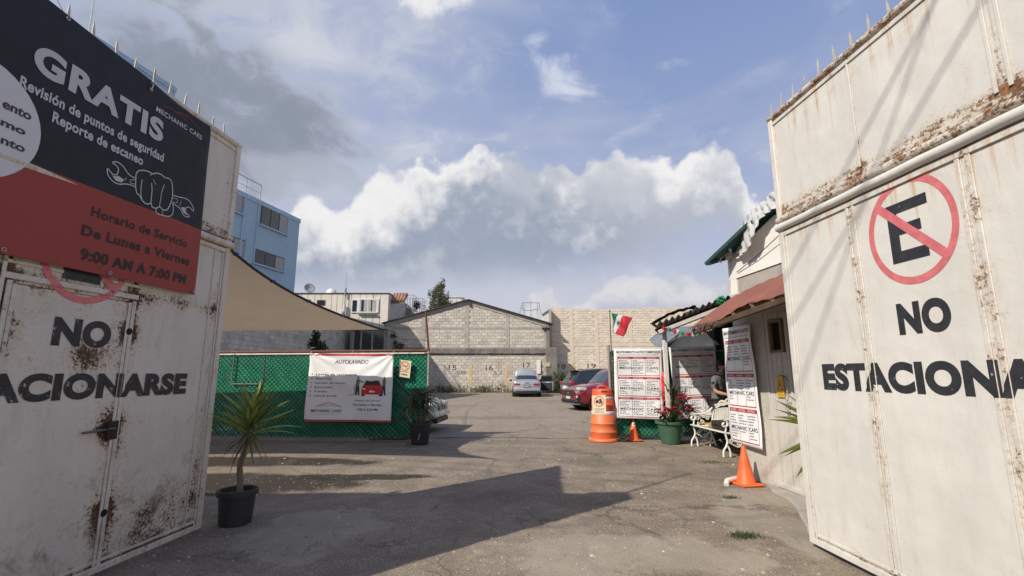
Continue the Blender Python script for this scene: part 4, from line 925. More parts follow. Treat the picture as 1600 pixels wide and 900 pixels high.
def tuft(px, py, n, w, h, seed, name='weed_tuft', label=''):
    rq = random.Random(seed); c_ = G(px, py); m_ = MB()
    for i in range(n):
        b = c_+Vector((rq.gauss(0, w), rq.gauss(0, w*.55), -.01)); a = rq.uniform(0, 6.28); l = h*rq.uniform(.4, 1); s = .004
        p = b+Vector((math.cos(a)*l*.6, math.sin(a)*l*.6, l*.7)); q_ = Vector((-math.sin(a)*s, math.cos(a)*s, 0)); m_.add([b-q_, b+q_, p], [(0, 1, 2)], rq.random())
    o_ = m_.build(name, lf_mid); tag(o_, label, kind='stuff')
tuft(1163, 836, 300, .07, .07, 1, label='low weeds growing through the asphalt near the sunlit leaf'); tuft(1141, 777, 120, .05, .06, 2, label='small weeds in the asphalt in front of the orange cone')
tuft(1110, 722, 140, .14, .06, 3, label='dry weeds in front of the white bench'); tuft(645, 745, 60, .1, .04, 4, label='tiny weeds beside the dark stain')

# ------------------------------------------------------------------ buildings on the left
cream = P('cream_render', (.64, .595, .51), .9, var=.12, vs=.8, bump=.3, bs=6, dirt=.42, dcol=(.24, .22, .19)); greyr = P('grey_render', (.30, .285, .26), .9, dirt=.3, dcol=(.15, .14, .13)); darkg = P('dark_glass', (.02, .025, .03), .08, bump=0, spec=.8); paleframe = P('pale_window_frame', (.62, .62, .60), .5); curtain = P('curtain_cloth', (.36, .34, .33), .8, bump=.2, bs=8); darkframe = P('dark_window_frame', (.03, .028, .025), .5)
YC = 39.35; H1 = V(600, 458, YC).z; cx0, cx1 = V(430, 458, YC).x, V(608, 458, YC).x; C_ = lambda px: V(px, 480, YC).x; Zc = lambda py: V(560, py, YC).z
cb = empty('cream_house', (cx1, YC, 0), 0, 'cream two storey house with a curtained window and dish on its roof', 'house')
MB().box((cx0, YC+.05, 0), (cx1-.01, YC+8.6, H1-.02)).build('wall', cream, cb)
js = [cx0]+[C_(p) for p in (470, 480, 491, 501, 517.5, 526, 535, 540, 548, 562, 572, 583, 594)]+[cx1]
zb = Zc(514)
for i, (a, b) in enumerate(zip(js[:-1], js[1:])): MB().box((a+.018, YC-.01, zb), (b-.018, YC+.048, H1-.05)).build('panel', cream, cb, bevel=.01)
MB().box((cx0, YC-.08, H1-.05), (cx1+.05, YC+.06, H1+.02)).build('roof_edge', MAT['dark_roof_sheet'], cb); MB().box((cx1-.009, YC+.0, H1-.05), (cx1+.06, YC+8.6, H1+.02)).build('roof_edge', MAT['dark_roof_sheet'], cb)
w_ = MB().box((C_(549), YC-.10, Zc(489)), (C_(592), YC-.011, Zc(467))).build('window', paleframe, cb, bevel=.01)
for a, b, c0, c1, m2 in ((551, 558, 487, 469.5, darkg), (562.5, 574, 487, 468.5, curtain), (575.5, 588, 487, 468.5, curtain)): MB().box((C_(a), YC-.112, Zc(c0)), (C_(b), YC-.101, Zc(c1))).build('pane', m2, w_)
for a, b in ((565, 569), (580, 582)): MB().box((C_(a), YC-.116, Zc(486.5)), (C_(b), YC-.113, Zc(469))).build('pane', darkg, w_)
MB().box((C_(560), YC-.32, Zc(490.5)), (C_(589), YC-.101, Zc(489))).build('sill', greyr, w_)
w_ = MB().box((C_(495), YC-.06, Zc(477)), (C_(507.5), YC-.011, Zc(469))).build('window', darkframe, cb)
MB().box((C_(496), YC-.07, Zc(476)), (C_(506.5), YC-.061, Zc(470))).build('pane', darkg, w_)
# low glazed front below
g0, g1 = V(552, 545, 37).x, V(602, 545, 37).x
lowh = empty('glazed_shed', (g0, 37, 0), 0, 'low shed with dark glazed front under the cream house', 'shed'); zt_ = V(580, 514, 37).z
MB().box((g0-.3, 37.06, 0), (g1+.12, 39.3, zt_)).build('wall', greyr, lowh); MB().box((g0-.4, 36.7, zt_), (g1+.2, 39.32, zt_+.1)).build('roof', P('pale_roof_sheet', (.42, .40, .37), .7), lowh)
MB().box((g0, 37.0, .4), (g1, 37.055, zt_-.12)).build('glazing', darkg, lowh)
for px_ in (552, 564, 581.5, 601): x_ = V(px_, 540, 37).x; MB().box((x_-.06, 36.95, .3), (x_+.06, 36.998, zt_-.1)).build('mullion', greyr, lowh)
MB().box((g0, 36.96, V(580, 534, 37).z-.03), (g1, 36.999, V(580, 534, 37).z+.03)).build('mullion', darkframe, lowh)
# roof things
def dish(px, py, Y, r, label):
    c_ = V(px, py, Y); root = empty('satellite_dish', (c_.x, Y, c_.z-r*1.25), 0, label, 'satellite dish'); ax = Vector((.55, -.75, .35)).normalized(); u_ = ax.cross(Vector((0, 0, 1))).normalized(); v_ = ax.cross(u_)
    m_ = MB(); n = 20
    m_.add([c_+(u_*math.cos(2*math.pi*k/n)+v_*math.sin(2*math.pi*k/n))*r*t+ax*(r*.28*t*t) for t in (.02, .4, .75, 1) for k in range(n)], [(j*n+k, j*n+(k+1) % n, (j+1)*n+(k+1) % n, (j+1)*n+k) for j in range(3) for k in range(n)])
    m_.build('reflector', P('dish_grey', (.30, .31, .33), .5), root, smooth=True, solid=.02); MB().tube([c_, c_-Vector((0, 0, r*1.3))], .03, 6).build('mast', pole_m, root); MB().tube([c_-v_*r*.9*-1+ax*.2, c_+ax*r*.95], .02, 5).build('feed_arm', pole_m, root); MB().tube([c_+ax*r*.9, c_+ax*r*1.05], .05, 6).build('receiver', P('feed_white', (.6, .6, .6), .5), root)
dish(483, 451, 40.2, .46, 'grey satellite dish on the flat roof above the sail')
c_ = V(518, 457, 40.5); root = empty('water_tank', (c_.x, 40.5, c_.z-.3), 0, 'pale domed water tank just showing over the cream house roof', 'water tank')
MB().lathe([(.42, -.3), (.42, .1), (.30, .25), (.12, .32), (.0, .33)], c_, 20).build('shell', P('tank_pale', (.62, .62, .60), .5), root, smooth=True); MB().lathe([(.12, .32), (.13, .38), (0, .39)], c_, 12).build('lid', MAT['tank_pale'], root)
c_ = V(538, 480, 39.1); m_ = empty('radio_mast', (c_.x, 39.1, c_.z), 0, 'thin radio mast strapped to the front of the cream house', 'antenna'); tz = V(538.5, 425, 39.1).z
MB().tube([c_, (c_.x+.03, 39.1, tz)], [.035, .012], 6).build('mast', pole_m, m_); MB().tube([(c_.x-.02, 39.1, c_.z-.6), (c_.x, 39.1, c_.z+.2)], .13, 10).build('radio_cylinder', P('feed_white', (.6, .6, .6), .5), m_)
MB().box((c_.x-.06, 39.12, c_.z+.9), (c_.x+.07, 39.2, c_.z+1.6)).build('radio_panel', greyr, m_)
# red tiled parapet and roof cage to the right
p0, p1 = V(609, 458, 40.0), V(629, 457, 42.0)
rt = empty('tiled_roof', p0, 0, 'little red tiled roof slope at the right end of the cream house', 'roof'); tile = P('roof_tile', (.36, .19, .13), .8, rnd=.25)
for i in range(5):
    for j in range(4):
        a = p0.x+.05+i*.26; z0 = p0.z-.75+j*.2
        MB().tube([(a, 40.0+j*.25, z0+.04), (a+.13, 40.25+j*.25, z0+.28)], [.13, .11], 7).build('tile', tile, rt, smooth=True)
MB().add([(p0.x-.1, 40.0, p0.z-.9), (p0.x+1.2, 40, p0.z-.9), (p0.x+1.35, 41.1, p0.z+.05), (p0.x+.05, 41.1, p0.z+.05)], [(0, 1, 2, 3)]).build('deck', greyr, rt, solid=.06)
def cage(name, a, b, z0, z1, label, Y0, Y1, n=4, r=.022):
    root = empty(name, (a, Y0, z0), 0, label, 'roof cage')
    for y_ in (Y0, Y1):
        for z_ in (z0+.02, z1): MB().tube([(a, y_, z_), (b, y_, z_)], r, 5).build('rail', pole_m, root)
        for i in range(n+1): x_ = a+(b-a)*i/n; MB().tube([(x_, y_, z0), (x_, y_, z1)], r, 5).build('bar', pole_m, root)
    for x_ in (a, b): MB().tube([(x_, Y0, z1), (x_, Y1, z1)], r, 5).build('rail', pole_m, root)
    return root
cg = cage('laundry_cage', V(628, 470, 43).x, V(646, 470, 43).x, V(630, 480, 43).z, V(630, 461, 43).z, 'metal laundry cage on the roof behind the tiled slope', 43, 45)
cage('laundry_cage', V(645, 470, 44).x, V(660, 470, 44).x, V(650, 487, 44).z, V(650, 466, 44).z, 'smaller metal cage with dark cloth left of the tall tree', 44, 46)
c_ = V(651, 477, 44.2); m_ = MB(); rq = random.Random(4); leaves(m_, c_, .42, 260, .12, rq, 1.2, .1); tag(m_.build('dark_laundry', P('dark_cloth', (.012, .012, .014), .9)), 'black cloth bundle hanging in the smaller roof cage', 'laundry')
bh = empty('rear_house', (V(625, 480, 46).x, 46, 0), 0, 'pale grey house wall between the cream house and the gable roof', 'house'); MB().box((V(612, 490, 46).x, 46, 0), (V(643, 490, 46).x, 50, V(640, 481, 46).z)).build('wall', greyr, bh); MB().box((V(643, 480, 45).x+.01, 45.3, 0), (V(662, 480, 45).x, 49, V(650, 487, 45).z)).build('wall', P('white_render', (.62, .61, .58), .8), bh)
wb = empty('white_house', (V(697, 470, 58).x, 58, 0), 0, 'white house corner showing above the gable left of its ridge', 'house'); MB().box((V(690, 466, 58).x, 58, 0), (V(723, 466, 58).x, 62, V(700, 465, 58).z)).build('wall', MAT['white_render'], wb); MB().box((V(690, 466, 58).x-.1, 57.9, V(700, 465, 58).z), (V(723, 466, 58).x+.1, 62.1, V(700, 465, 58).z+.12)).build('parapet', MAT['white_render'], wb)
# aerial frame, white stack and roof right of the gable
rc = empty('roof_aerial', (V(830, 497, 52).x, 52, V(830, 497, 52).z), 0, 'spidery metal aerial frame above the right slope of the gable roof', 'antenna'); A_ = lambda px, py: V(px, py, 52)
for a, b in (((816, 473), (842, 473)), ((818, 485), (840, 485)), ((818, 473), (819, 492)), ((840, 473), (839, 492)), ((829, 470), (829.5, 500)), ((816, 473), (812, 489)), ((842, 473), (845, 490)), ((818, 485), (815, 478)), ((840, 485), (843, 478))): MB().tube([A_(*a), A_(*b)], .035, 5).build('rod', pole_m, rc)
rs = empty('roof_stack', (A_(836, 500).x, 51, 0), 0, 'square white stack beside the aerial frame behind the gable', 'chimney'); a, b = V(834, 483, 51), V(839, 500, 51); MB().box((a.x, 51, 0), (b.x, 51.4, a.z)).build('shaft', MAT['white_render'], rs); MB().box((a.x-.05, 50.95, a.z), (b.x+.05, 51.45, a.z+.1)).build('cap', MAT['white_render'], rs)
a = V(846, 492, 46); b = V(858, 484, 46); wf = empty('white_parapet', (a.x, 46, 0), 0, 'small white stepped parapet left of the cream boundary wall', 'wall'); MB().add([(a.x, 46, 0), (b.x+1, 46, 0), (b.x+1, 46, b.z), (b.x, 46, b.z), (a.x, 46, a.z)], [(0, 1, 2, 3, 4)]).build('wall', MAT['white_render'], wf, solid=.3); MB().bar((a.x, 45.9, a.z), (b.x, 45.9, b.z), .35, .08).build('coping', greyr, wf)

# low boundary wall under the sail
lw = empty('yard_side_wall', (-13, 20, 0), 0, 'shaded grey block wall along the left side of the yard', 'wall')
m_ = MB(); rq = random.Random(2); k = 0; z = .02
while z < 4.9:
    y = 19.0-(.22 if k % 2 else 0)
    while y < 38.6: t = min(1, max(0, rq.gauss(.5, .2))); m_.box((-13.0, y, z), (-12.975-rq.uniform(0, .012), y+.43, z+.213), t); y += .45
    z += .235; k += 1
tag(m_.build('block', blk, lw), kind='stuff'); MB().box((-13.2, 18.6, 0), (-12.996, 38.9, 4.95)).build('masonry_core', mortar, lw); MB().box((-13.25, 18.5, 4.95), (-12.93, 38.9, 5.05)).build('coping', conc, lw)

# blue apartment building
Cb = Vector((-.4625*33, 33, 0)); ub = Vector((-.225, -1, 0)).normalized(); nb = Vector((1, -.225, 0)).normalized()
blue = P('blue_render', (.34, .475, .58), .85, var=.08, vs=.6, bump=.25, bs=5, dirt=.10, dcol=(.24, .33, .42)); blue_l = P('blue_trim', (.36, .50, .64), .8, dirt=.15, dcol=(.25, .33, .4))
bb = empty('blue_apartment_building', Cb, 0, 'pale blue apartment building with dark windows left of the sail', 'building')
bl_ = lambda px, py: pl(px, py, Cb, ub)
bp3 = lambda s, z, o_=0.0: Cb+ub*s+nb*o_+Vector((0, 0, z))
def bbox(name, s0, s1, z0, z1, o0, o1, mat, parent=bb, **k):
    m_ = MB(); vs = [bp3(s, z, o_) for z in (z0, z1) for s, o_ in ((s0, o0), (s1, o0), (s1, o1), (s0, o1))]
    m_.add(vs, [(0, 3, 2, 1), (4, 5, 6, 7), (0, 1, 5, 4), (1, 2, 6, 5), (2, 3, 7, 6), (3, 0, 4, 7)]); return m_.build(name, mat, parent, fix=True, **k)
HT = bl_(455, 336)[1]; sT, zT = bl_(275, 137); sE = 26
bbox('wall', 0, sE, 0, HT-.3, -9, 0, blue); bbox('parapet', -.05, sT, HT-.298, HT, -9, .05, blue_l); bbox('wall', sT, sE, HT-.296, zT-.25, -9, -.001, blue); bbox('parapet', sT-.04, sE, zT-.248, zT, -9, .04, blue_l)
for px_, w in ((383, .12), (405, .08), (300, .1)): s_ = bl_(px_, 320)[0]; bbox('downpipe', s_, s_+w, 0, HT-.31, .002, .05, blue_l)
def bwin(quad, parts, curt=None):
    ss = [bl_(*q_) for q_ in quad]; s0 = min(a for a, b in ss); s1 = max(a for a, b in ss); z1 = (ss[0][1]+ss[1][1])/2; z0 = (ss[2][1]+ss[3][1])/2
    w_ = bbox('window', s0, s1, z0, z1, .002, .04, darkframe)
    for i in range(parts):
        a = s0+(s1-s0)*i/parts+.05; b = s0+(s1-s0)*(i+1)/parts-.05
        bbox('pane', a, b, z0+.06, z1-.06, .041, .048, curtain if (curt is not None and i in curt) else darkg, w_)
    bbox('sill', s0-.1, s1+.1, z0-.1, z0-.001, .002, .16, blue_l, w_)
bwin([(409, 318), (448, 341), (447, 367), (406, 350)], 3, (0,)); bwin([(398, 388), (444, 404), (442, 425), (398, 410)], 3, (0,)); bwin([(345, 284), (377, 301), (377, 333), (345, 322)], 2, (0, 1)); bwin([(345, 362), (380, 376), (380, 402), (345, 395)], 2, (0,))
for k in range(1, 3):
    for q_ in ([(290, 262+k*75), (330, 282+k*62), (330, 310+k*62), (290, 296+k*75)],): pass
for px_ in (118, 160, 205, 245): s_ = bl_(px_, 120)[0]; bbox('parapet_joint', s_, s_+.05, HT, zT-.27, .0, .02, blue_l)
# cage on the blue roof, thin pole above the gate
a, b = bl_(411, 306), bl_(360, 283)
rc = empty('roof_cage', bp3(a[0], HT), 0, 'light wire cage standing on the blue building roof edge', 'roof cage')
for o_ in (-.2, -2.2):
    MB().tube([bp3(a[0], HT+1.1, o_), bp3(b[0]+1, HT+1.1, o_)], .03, 5).build('rail', pole_m, rc); MB().tube([bp3(a[0], HT+.55, o_), bp3(b[0]+1, HT+.55, o_)], .015, 5).build('rail', pole_m, rc)
    for i in range(4): s_ = a[0]+(b[0]+1-a[0])*i/3; MB().tube([bp3(s_, HT, o_), bp3(s_, HT+1.1, o_)], .028, 5).build('bar', pole_m, rc)
for i in range(4): s_ = a[0]+(b[0]+1-a[0])*i/3; MB().tube([bp3(s_, HT+1.1, -.2), bp3(s_, HT+1.1, -2.2)], .02, 5).build('rail', pole_m, rc)
c_ = V(147, 60, 16); m_ = empty('thin_mast', (c_.x, 16, 0), 0, 'thin pale pole rising above the shaded gate leaf', 'antenna'); MB().tube([(c_.x, 16, 0), (V(156, -60, 16).x, 16, V(156, -60, 16).z)], [.05, .02], 6).build('pole', paleframe, m_)
a, b = V(70, -40, 14), V(215, 190, 9); m_ = MB().tube([a.lerp(b, i/10)-Vector((0, 0, .25*math.sin(math.pi*i/10))) for i in range(11)], .012, 5).build('slack_cable', P('cable_black', (.02, .02, .02), .6)); tag(m_, 'thin dark cable crossing the sky above the banner', 'cable')

# ------------------------------------------------------------------ building on the right
Aw = Vector((3.486, 6.796, 0)); uw = Vector((.09, -.996, 0)).normalized(); nw = Vector((uw.y, -uw.x, 0)).normalized()   # nw points into the yard
wp = lambda s, z, o_=0.0: Aw+uw*s+nw*o_+Vector((0, 0, z))
def wbox(name, s0, s1, z0, z1, o0, o1, mat, parent, **k):
    m_ = MB(); vs = [wp(s, z, o_) for z in (z0, z1) for s, o_ in ((s0, o0), (s1, o0), (s1, o1), (s0, o1))]
    m_.add(vs, [(0, 3, 2, 1), (4, 5, 6, 7), (0, 1, 5, 4), (1, 2, 6, 5), (2, 3, 7, 6), (3, 0, 4, 7)]); return m_.build(name, mat, parent, fix=True, **k)
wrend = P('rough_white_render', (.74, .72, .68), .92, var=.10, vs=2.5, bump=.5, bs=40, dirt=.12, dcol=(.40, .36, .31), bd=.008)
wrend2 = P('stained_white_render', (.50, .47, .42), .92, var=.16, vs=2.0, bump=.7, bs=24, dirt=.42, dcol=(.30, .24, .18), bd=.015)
ob = empty('workshop_building', wp(-.62, 0), 0, 'low white rendered workshop building beside the sunlit gate leaf', 'building')
uw0, uw1 = pl(1137, 406, Aw, uw), pl(1216, 330, Aw, uw); wtop = lambda s: uw0[1]+(uw1[1]-uw0[1])*min(1.3, (s-uw0[0])/(uw1[0]-uw0[0]))
m_ = MB(); vs_ = [wp(s_, z_, o_) for o_ in (0, -.3) for s_, z_ in ((-.62, 2.935), (3.2, 2.935), (3.2, wtop(3.2)), (.6, wtop(.6)), (-.62, wtop(-.62)))]
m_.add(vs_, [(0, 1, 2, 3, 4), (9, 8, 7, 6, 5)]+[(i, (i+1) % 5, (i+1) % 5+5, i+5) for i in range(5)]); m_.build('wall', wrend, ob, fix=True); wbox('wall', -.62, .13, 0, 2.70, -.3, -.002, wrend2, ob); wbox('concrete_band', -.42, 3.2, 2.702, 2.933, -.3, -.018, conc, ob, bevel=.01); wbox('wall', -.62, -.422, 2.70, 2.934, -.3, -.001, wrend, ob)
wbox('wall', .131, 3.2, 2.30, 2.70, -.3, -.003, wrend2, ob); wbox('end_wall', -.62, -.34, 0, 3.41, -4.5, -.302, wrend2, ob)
# ribbed door panels
dpan = P('door_panel_white', (.52, .49, .44), .7, var=.08, vs=2, dirt=.22, dcol=(.34, .27, .2), bump=.2)
wn0 = (.276, .506, 1.80, 2.18)
s = .14; k = 0
while s < 1.6:
    e = s+.105
    if s < wn0[1] and e > wn0[0]:
        wbox('plank', s+.004, e-.004, .03, wn0[2]-.03, -.06, -.012-(k % 2)*.003, dpan, ob, bevel=.004); wbox('plank', s+.004, e-.004, wn0[3]+.03, 2.298, -.06, -.012-(k % 2)*.003, dpan, ob, bevel=.004)
    else: wbox('plank', s+.004, e-.004, .03, 2.298, -.06, -.012-(k % 2)*.003, dpan, ob, bevel=.004)
    s = e; k += 1
wbox('panel_backing', .131, 3.1, 0, 2.30, -.3, -.07, mortar, ob); wbox('door_frame', .131, .155, .0, 2.29, -.05, .004, dpan, ob, bevel=.004); wbox('door_frame', .60, .635, 0, 2.29, -.05, .006, dpan, ob, bevel=.004)
wbox('bottom_rail', .156, .598, .03, .09, -.05, .002, dpan, ob, bevel=.004)
w_ = wbox('window', wn0[0]-.02, wn0[1]+.02, wn0[2]-.025, wn0[3]+.025, -.10, -.05, P('black_opening', (.006, .006, .007), .9), ob)
for a, b, c0, c1 in ((wn0[0]-.025, wn0[0]+.012, wn0[2]-.03, wn0[3]+.03), (wn0[1]-.012, wn0[1]+.025, wn0[2]-.03, wn0[3]+.03), (wn0[0]+.013, wn0[1]-.013, wn0[2]-.03, wn0[2]+.006), (wn0[0]+.013, wn0[1]-.013, wn0[3]-.006, wn0[3]+.03)): wbox('frame', a, b, c0, c1, -.04, .008, P('brown_window_frame', (.22, .15, .09), .8, dirt=.3), w_, bevel=.003)
# red awning with its timber
aw = empty('red_awning', wp(-.5, 2.65), 0, 'rusty red metal awning sloping out over the ribbed door', 'awning')
Wf, Wn = wp(-.52, 2.66, .02), wp(2.2, 3.0-.1, .02); Of, On = VX(1076, 515, 2.60), Vector((2.72, 4.45, 2.31))
redsheet = P('red_awning_sheet', (.225, .08, .055), .8, var=.15, vs=2, dirt=.12, dcol=(.16, .07, .045), bump=.2)
def aws(u, v): p = (Wf*(1-v)+Of*v)*(1-u)+(Wn*(1-v)+On*v)*u; p.z += .006*math.sin(u*60)+.012*math.sin(u*7+v*3)+(.02*math.sin(u*13) if v > .9 else 0); return p
MB().grid(aws, 60, 14).build('sheet', redsheet, aw, smooth=True, solid=.006)
wood = P('weathered_wood', (.28, .18, .10), .85, var=.3, vs=3, bump=.4, bs=30); wood_d = P('dark_rotten_wood', (.085, .05, .032), .9, var=.3, vs=5, bump=.6, bs=20)
up = Vector((0, 0, 1))
MB().bar(Of+Vector((.03, -.12, -.05)), On+Vector((.05, 0, -.06)), .05, .07).build('fascia_beam', wood_d, aw, bevel=.01)
for u in (.18, .34, .50, .66, .82): MB().bar(aws(u, .02)-up*.07, aws(u, .97)-up*.06, .06, .09).build('rafter', wood, aw, bevel=.006)
MB().bar(aws(0, .15)-up*.06, aws(1, .15)-up*.06, .05, .08).build('purlin', wood, aw, bevel=.006); MB().bar(aws(.02, .55)-up*.10, aws(.45, .9)-up*.05, .04, .06).build('brace', wood, aw, bevel=.006)
rq = random.Random(3)
for i in range(16): u = rq.uniform(0, .3); p = aws(u, 1.0); MB().add([p+Vector((0, .04, .01)), p+Vector((.01, -.05, .0)), p+Vector((-.02+rq.uniform(-.02, .03), rq.uniform(-.06, .06), -rq.uniform(.03, .10)))], [(0, 1, 2)]).build('torn_edge', wood_d, aw, solid=.004)
# roof above: green sheet and torn white tarpaulin
rf = empty('green_roof', wp(-.6, 3.42), 0, 'green corrugated roof edge over the white workshop wall', 'roof')
grn_s = P('green_sheet', (.012, .085, .075), .6, dirt=.3, dcol=(.01, .03, .03)); grn_d = P('green_sheet_under', (.01, .05, .04), .7)
EA, EB, EC = Vector((3.05, 7.35, 3.22)), VX(1165, 350, 3.40), VX(1235, 308, 3.52)
def gr(u, v):
    e = EA.lerp(EB, min(1, u*2)) if u < .5 else EB.lerp(EC, u*2-1); w_ = wp(-.70+u*2.4, wtop(-.62+u*1.9)+.16, -1.2); p = e*(1-v)+w_*v; p.z += .012*math.sin(u*150)+.03*math.sin(v*3); return p
MB().grid(gr, 150, 8).build('sheet', grn_s, rf, smooth=True, solid=.004); MB().bar(EA-up*.03, EB-up*.03, .03, .05).build('eave_strip', grn_d, rf); MB().bar(EB-up*.03, EC-up*.03, .03, .05).build('eave_strip', grn_d, rf)
MB().bar(EA+Vector((.02, -.06, -.04)), wp(-.58, wtop(-.6)+.02, .01), .04, .05).build('eave_strip', grn_d, rf)
tp = empty('torn_tarpaulin', V(1160, 360, 6.3), 0, 'torn white plastic tarpaulin hanging over the green roof edge', 'tarpaulin')
top = [V(1228, 284, 5.2), V(1205, 303, 5.5), V(1190, 316, 5.75), V(1177, 326, 5.9), V(1164, 342, 6.2), V(1154, 360, 6.6), V(1142, 382, 6.9)]
bot = [V(1228, 318, 5.15), V(1208, 327, 5.4), V(1190, 340, 5.6), V(1177, 368, 5.75), V(1165, 392, 6.0), V(1155, 402, 6.3), V(1146, 406, 6.6)]
top = [Vector((0, 0, EYE))+(q_-Vector((0, 0, EYE)))*1.11 for q_ in top]; bot = [Vector((0, 0, EYE))+(q_-Vector((0, 0, EYE)))*1.105 for q_ in bot]
T_, B_2 = spl([tuple(p) for p in top], k=8), spl([tuple(p) for p in bot], k=8); n = len(T_)-1
def tarp(u, v):
    i = min(n-1, int(u*n)); t = u*n-i; a = Vector(T_[i]).lerp(Vector(T_[i+1]), t); b = Vector(B_2[i]).lerp(Vector(B_2[i+1]), t); p = a.lerp(b, v)
    q_ = Vector((u*9, v*4, 0)); return p+Vector((mnoise.noise(q_)*.03+.016*math.sin(u*70+v*5), mnoise.noise(q_*1.3+Vector((5, 0, 0)))*.03+.014*math.sin(u*43-v*3), mnoise.noise(q_*2.2+Vector((0, 7, 0)))*.012))
MB().grid(tarp, 96, 24).build('sheet', P('white_plastic', (.56, .56, .55), .45, var=.06, bump=.4, bs=14, bd=.02, trans=.2), tp, smooth=True)
rq = random.Random(9); c_ = V(1141, 393, 7.25)
m_ = MB()
for i in range(60):
    d = Vector((rq.gauss(0, 1), rq.gauss(0, 1), rq.gauss(0, 1)))*.06; a = c_+d; m_.add([a, a+Vector((rq.uniform(-.07, .07), rq.uniform(-.07, .07), rq.uniform(-.07, .03))), a+Vector((rq.uniform(-.07, .07), rq.uniform(-.07, .07), rq.uniform(-.12, .02)))], [(0, 1, 2)])
m_.build('crumpled_end', MAT['white_plastic'], tp, smooth=True)
ta = MB(); strip = lambda u, v: V(1140, 398, 7.3)*(1-v)+wp(-.60, 2.75, .03)*v+Vector((u*.07-.03*math.sin(v*9), 0, .01*math.sin(u*9)))
ta.grid(strip, 6, 20).build('hanging_strip', MAT['white_plastic'], tp, smooth=True)
wire = MB().tube([wp(-.35, 3.02, .02), wp(.2, 3.12, .05), wp(.9, 3.30, .08)], .006, 5).build('wall_wire', P('cable_black', (.02, .02, .02), .6)); tag(wire, 'thin wire strung across the rough white wall under the tarpaulin', 'wire')
# small things on the wall
sg_ = empty('warning_sign', wp(.36, 1.18, .01), 0, 'yellow electric hazard sign on the ribbed white door', 'sign')
sy = P('sign_yellow', (.66, .38, .02), .5, bump=0, var=.04)
wbox('plate', .33, .475, 1.19, 1.455, .004, .009, sy, sg_)
m_ = MB(); f_ = lambda s, z: wp(s, z, .0105); polyline(m_, f_, [(.348, 1.285), (.457, 1.285), (.4025, 1.43)], .011, True); poly(m_, f_, [(.405, 1.395), (.39, 1.34), (.402, 1.343), (.396, 1.30), (.418, 1.352), (.405, 1.35)]); m_.build('printed_triangle', ink_black, sg_)
m_ = MB(); lettering(m_, f_, 'PELIGRO', .345, .46, 1.245, .018, .01); lettering(m_, f_, 'ALTO VOLTAJE', .345, .46, 1.215, .013, .0); m_.build('lettering', ink_black, sg_)
iron = P('wrought_iron_white', (.42, .39, .34), .7, dirt=.4); sc_ = empty('iron_scroll', wp(.52, 1.2, .02), 0, 'wrought iron scroll fixed to the door beside the yellow sign', 'ornament')
def spiral(cx, cz, r0, r1, a0, a1, n=22): return [(cx+(r0+(r1-r0)*i/n)*math.cos(a0+(a1-a0)*i/n), cz+(r0+(r1-r0)*i/n)*math.sin(a0+(a1-a0)*i/n)) for i in range(n+1)]
for pts in (spiral(.53, 1.34, .055, .012, 0, 9), spiral(.57, 1.14, .06, .012, 3, 12), [(.585, 1.34), (.56, 1.25), (.51, 1.16), (.52, 1.08)], spiral(.54, 1.04, .045, .01, 2, 9)): MB().tube([wp(a, b, .03) for a, b in pts], .006, 5).build('scroll', iron, sc_)
MB().tube([wp(.44, 1.47, .02), wp(.56, 1.46, .03), wp(.60, 1.40, .03)], .006, 5).build('hook', wood_d, sc_)
pc = [G(1148, 754)+up*.05, G(1140, 756)+up*.05, G(1136, 757)+up*.045, G(1135, 759)+up*.01]
tag(MB().tube([G(1160, 750)+up*.05]+pc, .034, 12).build('drain_pipe', P('pvc_white', (.68, .66, .60), .4, dirt=.2), smooth=True), 'white plastic pipe elbow lying behind the big orange cone', 'pipe')
# concrete apron at the door
m_ = MB(); pts = [G(1196, 757), G(1209, 772), G(1232, 783), G(1243, 795), G(1262, 830), wp(1.6, 0), wp(.0, 0)]
m_.add([Vector((p.x, p.y, -.02)) for p in pts]+[Vector((p.x, p.y, .035)) for p in pts], [tuple(range(7, 14))]+[(i, (i+1) % 7, (i+1) % 7+7, i+7) for i in range(7)])
tag(m_.build('concrete_apron', P('apron_concrete', (.34, .31, .27), .92, var=.15, vs=3, bump=.3, bs=30, dirt=.25), bevel=.02, fix=True), 'smooth pale concrete apron in front of the ribbed door', kind='structure')

# ------------------------------------------------------------------ canopy beyond the corner
cn = empty('grey_canopy', V(1036, 600, 10.9), 0, 'grey corrugated canopy roof on a white post over the price banners', 'canopy')
NL, NR = Vector((2.83, 9.6, 2.44)), V(1137, 463, 9.2); back = Vector((.62, 1.65, .05)); zinc = P('grey_zinc', (.24, .235, .23), .6, .2, dirt=.45, dcol=(.09, .07, .06))
def can(u, v): p = NL.lerp(NR+(NR-NL)*.8, u)+back*v; p.z += .028*math.sin(u*2*math.pi*22)+.01*math.sin(u*19+v*3); return p
MB().grid(can, 240, 6).build('sheet', zinc, cn, smooth=True, solid=.004)
MB().bar(V(1029, 519, 9.66), V(1029, 519, 9.66)+(NR-NL)*1.75, .05, .075).build('front_beam', P('beam_pale', (.46, .44, .41), .7, dirt=.3), cn, bevel=.006)
for k in (.35, .7, 1.0): MB().bar(NL+back*k-up*.07, NR+(NR-NL)*.7+back*k-up*.07, .05, .07).build('purlin', wood_d, cn, bevel=.005)
MB().box((3.415, 10.84, 0), (3.505, 10.92, 2.52)).build('post', P('post_white', (.62, .60, .56), .6, dirt=.3), cn, bevel=.006)
m_ = MB(); rq = random.Random(6)
m_.grid(lambda u, v: NL.lerp(NR, -.03+u*.62)+back*(v*.35-.03)+up*(.06+.06*math.sin(u*math.pi)+.03*mnoise.noise(Vector((u*9, v*3, 2)))), 40, 6); m_.build('old_felt', wood_d, cn, smooth=True)
